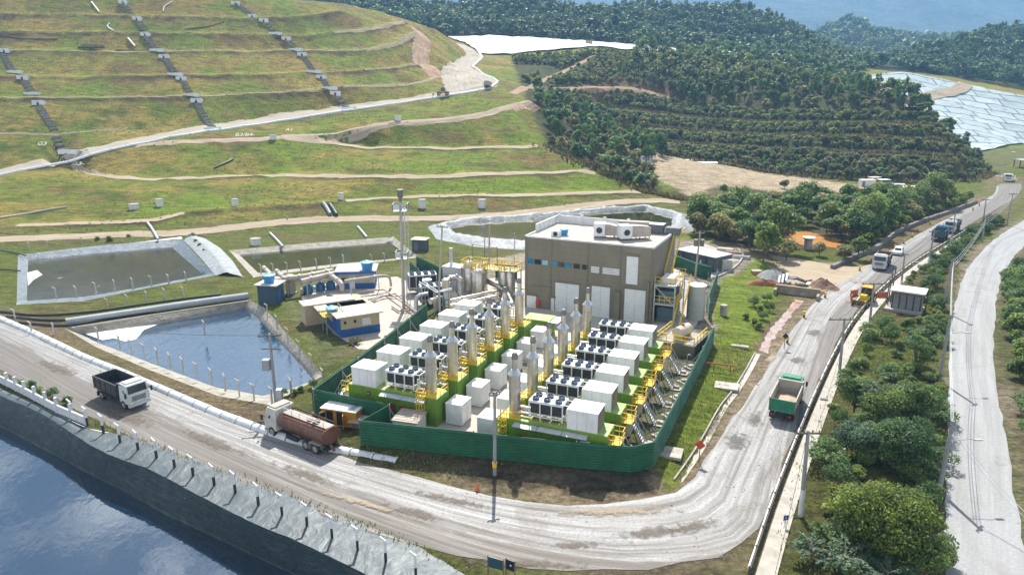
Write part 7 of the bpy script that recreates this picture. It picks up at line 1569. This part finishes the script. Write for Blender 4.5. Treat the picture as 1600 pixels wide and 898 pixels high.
def room(q):
    best = 30
    for l in (T1,T2,T3,T4[3:]):
        if l[0].x-2 < q[0] < l[-1].x+2:
            s_ = np.interp(q[0], [p.x for p in l], [p.y for p in l])-q[1]
            if s_ > -.5: best = min(best, s_)
    return float(np.clip((.5*best+.35)/2.8, .3, 1.15))
for i in st_[:290]: plant('hillshrub', int(g0.integers(3)), Z(HP[i]), g0.uniform(.7,1.4), sz=room(HP[i])*g0.uniform(.85,1.1))
far_t = [crown_data(200+i, 1.0, 7.5, 3.4, 9, 230, .75)[:2] for i in range(4)]; far_s = [crown_data(210+i, .1, 2.8, 1.9, 6, 130, .55)[:2] for i in range(3)]
if len(bt) > 290 or len(st_) > 290:
    M_ = Mass(); 
    for i in bt[290:]: M_.add(far_t[int(g0.integers(4))], Z(HP[i]), g0.uniform(.55,1.4), g0.uniform(0,6), g0.uniform(-.2,.2))
    for i in st_[290:]: M_.add(far_s[int(g0.integers(3))], Z(HP[i]), g0.uniform(.8,1.2), g0.uniform(0,6), g0.uniform(-.15,.25), room(HP[i])*g0.uniform(.85,1.1))
    M_.build('hillside_scrub', leaf_mat('hill_scrub_leaves', (0.054,0.097,0.032), (0.140,0.197,0.061), (0.305,0.325,0.108)))
# woods behind
def woods(name, poly, d, hs, rs, dt=0, seed=1, mat=None, nt=230, leaf=1.0):
    g = np.random.default_rng(seed); M_ = Mass(); tm = [crown_data(300+seed*10+i, .8, hs, rs, 9, nt, leaf)[:2] for i in range(4)]
    for p in scatter(poly, d, g, (lambda P: P[:,0] < .47*P[:,1]) if seed == 4 else None, 60000): M_.add(tm[int(g.integers(4))], (p[0], p[1], H(p[0],p[1])-.8), g.uniform(.55,1.5), g.uniform(0,6), g.uniform(-.26,.26)+dt, g.uniform(.65,1.45))
    M_.build(name, mat or m_wood_leaf); return M_
woods('far_wood', [Vector((p.x,p.y-12,0)) for p in wood_base] + [Vector((p.x*1.03,p.y+25,0)) for p in reversed(wood_top)], 6.0, 10, 4.6, 0, 1)
woods('far_wood', [Vector((p.x,p.y+7,0)) for p in hill_top[3:]] + [Vector((p.x,p.y+2,0)) for p in reversed(wood_base[3:])] + [pl_far[-1]+Vector((6,0,0)), pl_near[-1]+Vector((6,0,0))], 5.6, 8.5, 4.0, .03, 4)
woods('far_wood', [Vector((p.x,p.y+2,0)) for p in rh_base] + [Vector((p.x*1.03,p.y+25,0)) for p in reversed(rh_top)], 6.2, 10, 4.6, .05, 2)
woods('far_wood', [Vector((250,820,0)), Vector((760,820,0)), Vector((900,1160,0)), Vector((240,1160,0))], 13, 15, 9, -.05, 3, None, 160, 1.9)
# trees on the strip between the two roads
def near_tree(name, label, seed, h, rad, h0, lobes, n, leaf, mat, px, py, tr=.16, flat_=.75, group=None):
    t = make_tree(name, label, 'tree', seed, h, rad, h0, lobes, n, leaf, mat, group, tr, flat_); t.location = W(px,py); t.rotation_euler = (0,0,seed*.7); return t
near_tree('round_tree', 'big round tree with yellow green leaves at the lower right, beside the side road', 11, 5.8, 4.6, .9, 40, 17000, .135, m_leaf_y, 1372,868, .2)
near_tree('dark_tree', 'dark green spreading tree behind the big yellow green tree', 12, 5.2, 3.4, .8, 22, 9000, .135, m_leaf_d, 1405,735, .15)
near_tree('dark_tree', 'dark tree with bluish leaves beside the slab on the grass', 13, 3.6, 2.6, .5, 18, 6500, .125, m_leaf_b, 1338,712, .12)
near_tree('dark_tree', 'dark tree leaning over the side road verge, left of the leaning pole', 14, 5.0, 2.6, 1, 18, 6500, .13, m_leaf_d, 1432,668, .14)
near_tree('green_tree', 'mid green tree nearest the sidewalk, across from the green truck', 15, 4.2, 2.6, .6, 18, 6500, .13, m_leaf_m, 1335,648, .12)
near_tree('green_tree', 'leafy tree under the tall bare stemmed sapling', 16, 4.6, 2.8, 1, 18, 6500, .13, m_leaf_m, 1380,668, .12)
near_tree('dark_tree', 'dark umbrella shaped tree below the block shed', 17, 4.4, 2.3, 2.0, 14, 5000, .13, m_leaf_d, 1428,575, .1, .45)
near_tree('green_tree', 'small green tree at the bottom edge, right of the big yellow green tree', 18, 3.2, 2.2, .4, 14, 5000, .125, m_leaf_m, 1445,905, .1)
def feathery(label, seed, h, r, n, px, py, mat, nm='feathery_tree', group=None, k0=7):
    """thin stem with flat drooping feather leaves"""
    g = np.random.default_rng(seed); t = thing(nm, label, 'tree', W(px,py), 0, group); m = MB(); m.tube([(0,0,-.3),(.1,0,h*.6),(.05,.1,h)], [.09,.06,.02], 6); P = []; N = []; S = []; T = []
    for i in range(n):
        q = g.uniform(0,6.283); z0 = h*g.uniform(.45,1.0); L = r*g.uniform(.6,1.1); up_ = g.uniform(.15,.6); tip = np.array([math.cos(q)*L, math.sin(q)*L, L*up_*.6-L*.15]); m.tube([(0,0,z0),(tip[0]*.5,tip[1]*.5,z0+L*up_*.5),(tip[0],tip[1],z0+tip[2])], [.03,.02,.008], 4, False); tn = g.uniform(-.15,.15)
        for f in np.linspace(.25,1,k0*4):
            zc = z0+L*up_*.5*math.sin(f*3.14*.8)*.9+tip[2]*f*.6; side = g.uniform(-.28,.28)*(1.15-f*.5)*r*.45
            P.append([tip[0]*f-math.sin(q)*side, tip[1]*f+math.cos(q)*side, zc+g.uniform(-.05,.05)-abs(side)*.3]); N.append([g.normal()*.25, g.normal()*.25, 1]); S.append(.15*g.uniform(.7,1.3)); T.append(np.clip(.55+tn+g.normal()*.12,0,1))
    m.build('trunk', m_bark, t); N = np.array(N); N /= np.linalg.norm(N,axis=1)[:,None]; o = bpy.data.objects.new('crown', quad_mesh('crown', quads(np.array(P),N,np.array(S),.6,g), np.repeat(np.array(T),4), mat)); COL.objects.link(o); o.parent = t; return t
feathery('feathery blue green tree in the middle of the verge, below the bare sapling', 21, 4.2, 2.1, 26, 1362,660, m_leaf_b)
feathery('low feathery plant at the bottom edge, left of the big yellow green tree', 22, 1.8, 2.2, 26, 1318,900, m_leaf_b); feathery('low feathery plant at the bottom edge under the big yellow green tree', 23, 1.6, 2.2, 26, 1382,925, m_leaf_b)
feathery('feathery tree at the bottom edge nearest the sidewalk', 24, 1.5, 1.6, 20, 1265,880, m_leaf_b); feathery('slender feathery sapling beside the slab on the grass', 25, 2.4, 1.5, 18, 1345,628, m_leaf_m)
t = thing('sapling', 'tall thin sapling with a bare leaning stem on the verge', 'tree', W(1400,668)); m = MB(); m.tube([(0,0,-.2),(.2,0,3),(.35,0,6.2)], [.07,.055,.02], 6); m.build('trunk', m_bark, t); V, T, L = crown_data(33, 5.2, 7.0, .9, 6, 260, .16); V[:,0] += .35; o = bpy.data.objects.new('crown', quad_mesh('crown', V, T, m_leaf_m)); COL.objects.link(o); o.parent = t
med2 = LH([(1300,898),(1290,780),(1290,720),(1300,640),(1330,560),(1368,510),(1440,500),(1470,540),(1470,700),(1468,898)], 0)
for p in scatter(med2, 2.5, g0): plant('bush', int(g0.integers(4)), Z(p), g0.uniform(.55,1.15)*g0.uniform(.9,1.5), sz=g0.uniform(.5,1.2))
for line, d, s0, s1 in ((LH([(1440,470),(1462,430),(1490,400),(1520,372),(1560,350)],0),2.3,.8,1.3), (LH([(1420,440),(1450,418),(1480,396),(1515,370),(1545,350)],0),3.0,.5,1.0), (LH([(1460,475),(1466,520)],0),1.4,.7,1.2)):
    for p in dens(line, d): plant('bush', int(g0.integers(4)), Z((p.x+g0.uniform(-.5,.5), p.y+g0.uniform(-.7,.7))), g0.uniform(s0,s1), 'leafy bush in the row along the inside of the side road curve', 'bushes along the side road curve')
right_v = LH([(1578,440),(1582,520),(1592,600),(1640,640),(1760,640),(1800,400),(1640,395)], 0)
for p in scatter(right_v, 2.9, g0): plant('bush', int(g0.integers(2)), Z(p), g0.uniform(1.3,2.2), 'dense green bush beyond the right edge of the side road', 'bushes right of the side road')
for px, py in ((1606,650),(1612,690),(1625,670),(1640,720)): plant('bush', 1, W(px,py), 1.2, 'dense green bush beyond the right edge of the side road', 'bushes right of the side road')
for px, py, s_ in ((1166,500,.9),(1178,480,.7),(1186,490,.7),(1198,472,.7),(1178,510,.8),(1186,515,.7),(1202,488,.6),(1192,500,.6),(1196,480,.5)): plant('bush', int(g0.integers(4)), WT(px,py), s_, 'green bush on the slope beside the orange stream', 'bushes beside the stream')
for px, py, s_ in ((152,378,.9),(172,378,1),(201,374,1.1),(226,371,1.0),(273,368,.9),(301,372,.8),(306,380,.8),(312,386,.7),(318,394,.6),(36,605,.7),(50,610,.9),(64,618,.8),(105,632,.8),(82,622,.7),(470,612,.6),(490,606,.6),(444,618,.5),(460,617,.6)): plant('bush', int(g0.integers(2)), W(px,py), s_*.75, 'dark weed bush beside a pond', 'weed bushes beside the ponds')
t = thing('agave', 'spiky pale rosette plant in front of the cream office', 'plant', W(555,537)); m = MB()
for i in range(26): a = i*2.4; r_ = random.uniform(.7,1.3); q = (math.cos(a)*r_, math.sin(a)*r_); z_ = random.uniform(.25,.9); w_ = .09; m.face((-q[1]*w_,q[0]*w_,.05),(q[1]*w_,-q[0]*w_,.05),(q[0]*.6+q[1]*w_,q[1]*.6-q[0]*w_,z_),(q[0],q[1],z_*.8),(q[0]*.6-q[1]*w_,q[1]*.6+q[0]*w_,z_))
m.build('leaves', paint('pale_agave_leaf', (.3,.3,.17), .6, .25, 2), t); m = MB(); m.lathe(0,0,[(-.1,.25),(.2,.18)],8); m.build('stem', m_bark, t)
# dry grass and weeds
def tufts(name, P, h0, h1, mat, nb=6, w_=.06, seed=3):
    g = np.random.default_rng(seed); n = len(P); z = Hn(P[:,0], P[:,1]); V = []; T = []
    for b in range(nb):
        a = g.uniform(0,6.283,n); hh = g.uniform(h0,h1,n); ln = g.uniform(.15,.7,n)*hh; bx = P[:,0]+g.normal(size=n)*.18; by = P[:,1]+g.normal(size=n)*.18; dx, dy = np.cos(a), np.sin(a); ww = w_*g.uniform(.7,1.4,n)*(1+hh)
        p0 = np.stack([bx-dy*ww, by+dx*ww, z-.03],1); p1 = np.stack([bx+dy*ww, by-dx*ww, z-.03],1); p2 = np.stack([bx+dx*ln+dy*ww*.5, by+dy*ln-dx*ww*.5, z+hh],1); p3 = np.stack([bx+dx*ln-dy*ww*.5, by+dy*ln+dx*ww*.5, z+hh*.97],1)
        V.append(np.stack([p0,p1,p2,p3],1).reshape(-1,3)); T.append(np.repeat(np.clip(.5+g.normal(size=n)*.2,0,1),4))
    o = bpy.data.objects.new(name, quad_mesh(name, np.concatenate(V), np.concatenate(T), mat)); COL.objects.link(o); return tag(o, kind='stuff')
m_grass = leaf_mat('short_grass', (.09,.115,.02), (.16,.195,.035), (.26,.27,.07), .45); m_hgrass = leaf_mat('hill_grass', (.13,.15,.04), (.19,.21,.06), (.27,.26,.1), .5); m_dry = leaf_mat('dry_tall_grass', (.09,.08,.03), (.2,.165,.06), (.34,.29,.13), .3)
gp = np.concatenate([scatter(med, .42, g0, None, 26000), scatter(LH([(1062,748),(1090,708),(1140,630),(1180,550),(1120,520),(1110,540),(1060,650),(1025,725)],0), .5, g0, None, 9000), scatter(LH([(640,842),(723,893),(850,930),(800,900),(700,872),(560,828),(400,762),(300,722),(140,664),(150,655),(260,700),(400,752)],0), .4, g0, None, 12000), scatter(LH([(560,700),(640,735),(740,742),(720,725),(640,712)],.3), .45, g0, None, 4000)])
tufts('grass', gp, .08, .32, m_grass, 5, .035)
vp = np.concatenate([np.array([(p.x+g0.normal()*2.6+5, p.y+g0.normal()*2.6+3) for p in dens(flank, .12)]), np.array([(p.x+g0.normal()*1.2, p.y+g0.normal()*1.2+1) for l in (T1,T2,T3) for p in dens(offset(l,1.0), .22)]), np.array([(p.x+g0.normal()*2, p.y+g0.normal()*1.5-1) for p in dens(hill_base, .2)])])
tufts('dry_grass', vp, .5, 1.5, m_dry, 6, .09, 8)
hp_ = scatter([p for p in toe] + [flank[0], ridge[-1]] + [p for p in reversed(ridge)] + [p for p in reversed(N7)], 2.0, g0, lambda P: (Hn(P[:,0],P[:,1]) > 1.5) & (dline(P, road_M) > 5) & (dline(P, path_E) > 2.5) & (dline(P, bench_C) > 2.2) & (dline(P, path_D) > 2.2) & (dline(P, chute) > 5) & (vnoise(P[:,0],P[:,1],14,40) > -.05), 26000)
tufts('grass', hp_, .08, .28, m_hgrass, 6, .13, 9)
# stones along the road edges
sp_ = []
for l, w_ in ((R1_in, 1.6), (R1_out, 1.6), (str_l, 1.0), (str_r, 1.0)):
    for p in dens(l, .35):
        if 30 < p.y < 130: sp_.append((p.x+g0.normal()*w_, p.y+g0.normal()*w_))
m = MB()
for x, y in sp_:
    s_ = abs(g0.normal())*.04+.025; z_ = H(x,y)+.03; a = g0.uniform(0,3); c, q = math.cos(a)*s_, math.sin(a)*s_
    b_ = m._p([(x+c,y+q,z_),(x-q,y+c,z_),(x-c,y-q,z_),(x+q,y-c,z_),(x,y,z_+s_*.9)])
    for i in range(4): m.f.append((b_+i, b_+(i+1) % 4, b_+4)); m.mi.append(0)
tag(m.build('stones', paint('road_stones', (.34,.31,.28), .95, .3, 3)), kind='stuff')
print('VEG', {k_: len(v) for k_, v in KIND.items()}, 'hill trees', len(bt), 'shrubs', len(st_))
# ================================================================== MOUNTAIN AND AIR
xs = np.linspace(-2600, 3400, 170); ys = np.linspace(2100, 4300, 80); X, Y = np.meshgrid(xs, ys)
t = np.clip((Y-2100)/1150, 0, 1); Zm = np.minimum(20 + 455*t**1.1*(1+.08*np.sin(X/700+1)) + t*(vnoise(X, Y, 420, 50)*120+vnoise(X, Y, 170, 51)*70+vnoise(X, Y, 60, 52)*22), 560)
me = bpy.data.meshes.new('mountain'); nx = len(xs); me.from_pydata(np.stack([X.ravel(), Y.ravel(), Zm.ravel()], 1).tolist(), [], [(j*nx+i, j*nx+i+1, (j+1)*nx+i+1, (j+1)*nx+i) for j in range(len(ys)-1) for i in range(nx-1)]); me.polygons.foreach_set('use_smooth', [True]*len(me.polygons))
k = NT('wooded_mountain'); v = k.coord('World'); n_ = k.noise(v, .012, 8, .75); k.base(k.ramp(n_, [(.38, (.012,.025,.015)), (.52, (.05,.08,.04)), (.66, (.13,.15,.08))])); k.rough(.95); k.bump(k.noise(v, .02, 8, .75), 1, 60); me.materials.append(k.m)
o = bpy.data.objects.new('mountain', me); COL.objects.link(o); tag(o, kind='structure')
HAZE = 0.00023
if HAZE:
    m = MB(); m.box(-6000, 6000, -60, 6500, -8, 575); k = NT('haze_air'); k.t.nodes.remove(k.b); pv = k.n('ShaderNodeVolumePrincipled'); pv.inputs['Color'].default_value = (.3,.6,1,1); pv.inputs['Density'].default_value = HAZE; pv.inputs['Anisotropy'].default_value = .2; k.l(pv.outputs[0], k.out.inputs['Volume'])
    o = m.build('haze', k.m); tag(o, kind='stuff')
# ================================================================== SKY, SUN, AIR
SUN_EL = 50
w = bpy.data.worlds.new('World'); S.world = w; w.use_nodes = True; nt = w.node_tree; bg = nt.nodes['Background']
sky = nt.nodes.new('ShaderNodeTexSky'); sky.sky_type = 'NISHITA'; sky.sun_disc = False; sky.sun_elevation = R(SUN_EL); sky.sun_rotation = R(0); sky.dust_density = 1.5; sky.altitude = 50
tc = nt.nodes.new('ShaderNodeTexCoord'); mp = nt.nodes.new('ShaderNodeMapping'); mp.inputs['Scale'].default_value = (1,1,2.2); nt.links.new(tc.outputs['Generated'], mp.inputs[0])
nz = nt.nodes.new('ShaderNodeTexNoise'); nz.inputs['Scale'].default_value = 4.6; nz.inputs['Detail'].default_value = 8; nz.inputs['Roughness'].default_value = .6; nz.inputs['Distortion'].default_value = .4; nt.links.new(mp.outputs[0], nz.inputs['Vector'])
rp = nt.nodes.new('ShaderNodeValToRGB'); rp.color_ramp.elements[0].position = .47; rp.color_ramp.elements[1].position = .6; sx = nt.nodes.new('ShaderNodeSeparateXYZ'); nt.links.new(tc.outputs['Generated'], sx.inputs[0]); mr = nt.nodes.new('ShaderNodeMapRange'); mr.inputs[1].default_value = .1; mr.inputs[2].default_value = .55; mr.inputs[3].default_value = .12; mr.inputs[4].default_value = -.01; nt.links.new(sx.outputs[2], mr.inputs[0])
ad = nt.nodes.new('ShaderNodeMath'); ad.operation = 'ADD'; nt.links.new(nz.outputs[0], ad.inputs[0]); nt.links.new(mr.outputs[0], ad.inputs[1]); nt.links.new(ad.outputs[0], rp.inputs[0])
mx = nt.nodes.new('ShaderNodeMix'); mx.data_type = 'RGBA'; nt.links.new(rp.outputs[0], mx.inputs[0]); nt.links.new(sky.outputs[0], mx.inputs[6]); mx.inputs[7].default_value = (17,17.3,17.8,1)
nt.links.new(mx.outputs[2], bg.inputs[0]); bg.inputs[1].default_value = .053
sl = bpy.data.lights.new('sun', 'SUN'); sl.energy = 5.0; sl.angle = R(.5); sl.color = (1,.95,.87); so = bpy.data.objects.new('sun', sl); COL.objects.link(so); so.rotation_euler = (-(R(90-SUN_EL)), 0, R(0))
S.view_settings.view_transform = 'Standard'; S.view_settings.look = 'None'; S.view_settings.exposure = .85; S.view_settings.gamma = 1
S.cycles.use_denoising = True; S.cycles.max_bounces = 6; S.cycles.diffuse_bounces = 3; S.cycles.glossy_bounces = 3; S.cycles.transmission_bounces = 3; S.cycles.volume_bounces = 0; S.cycles.caustics_reflective = False; S.cycles.caustics_refractive = False
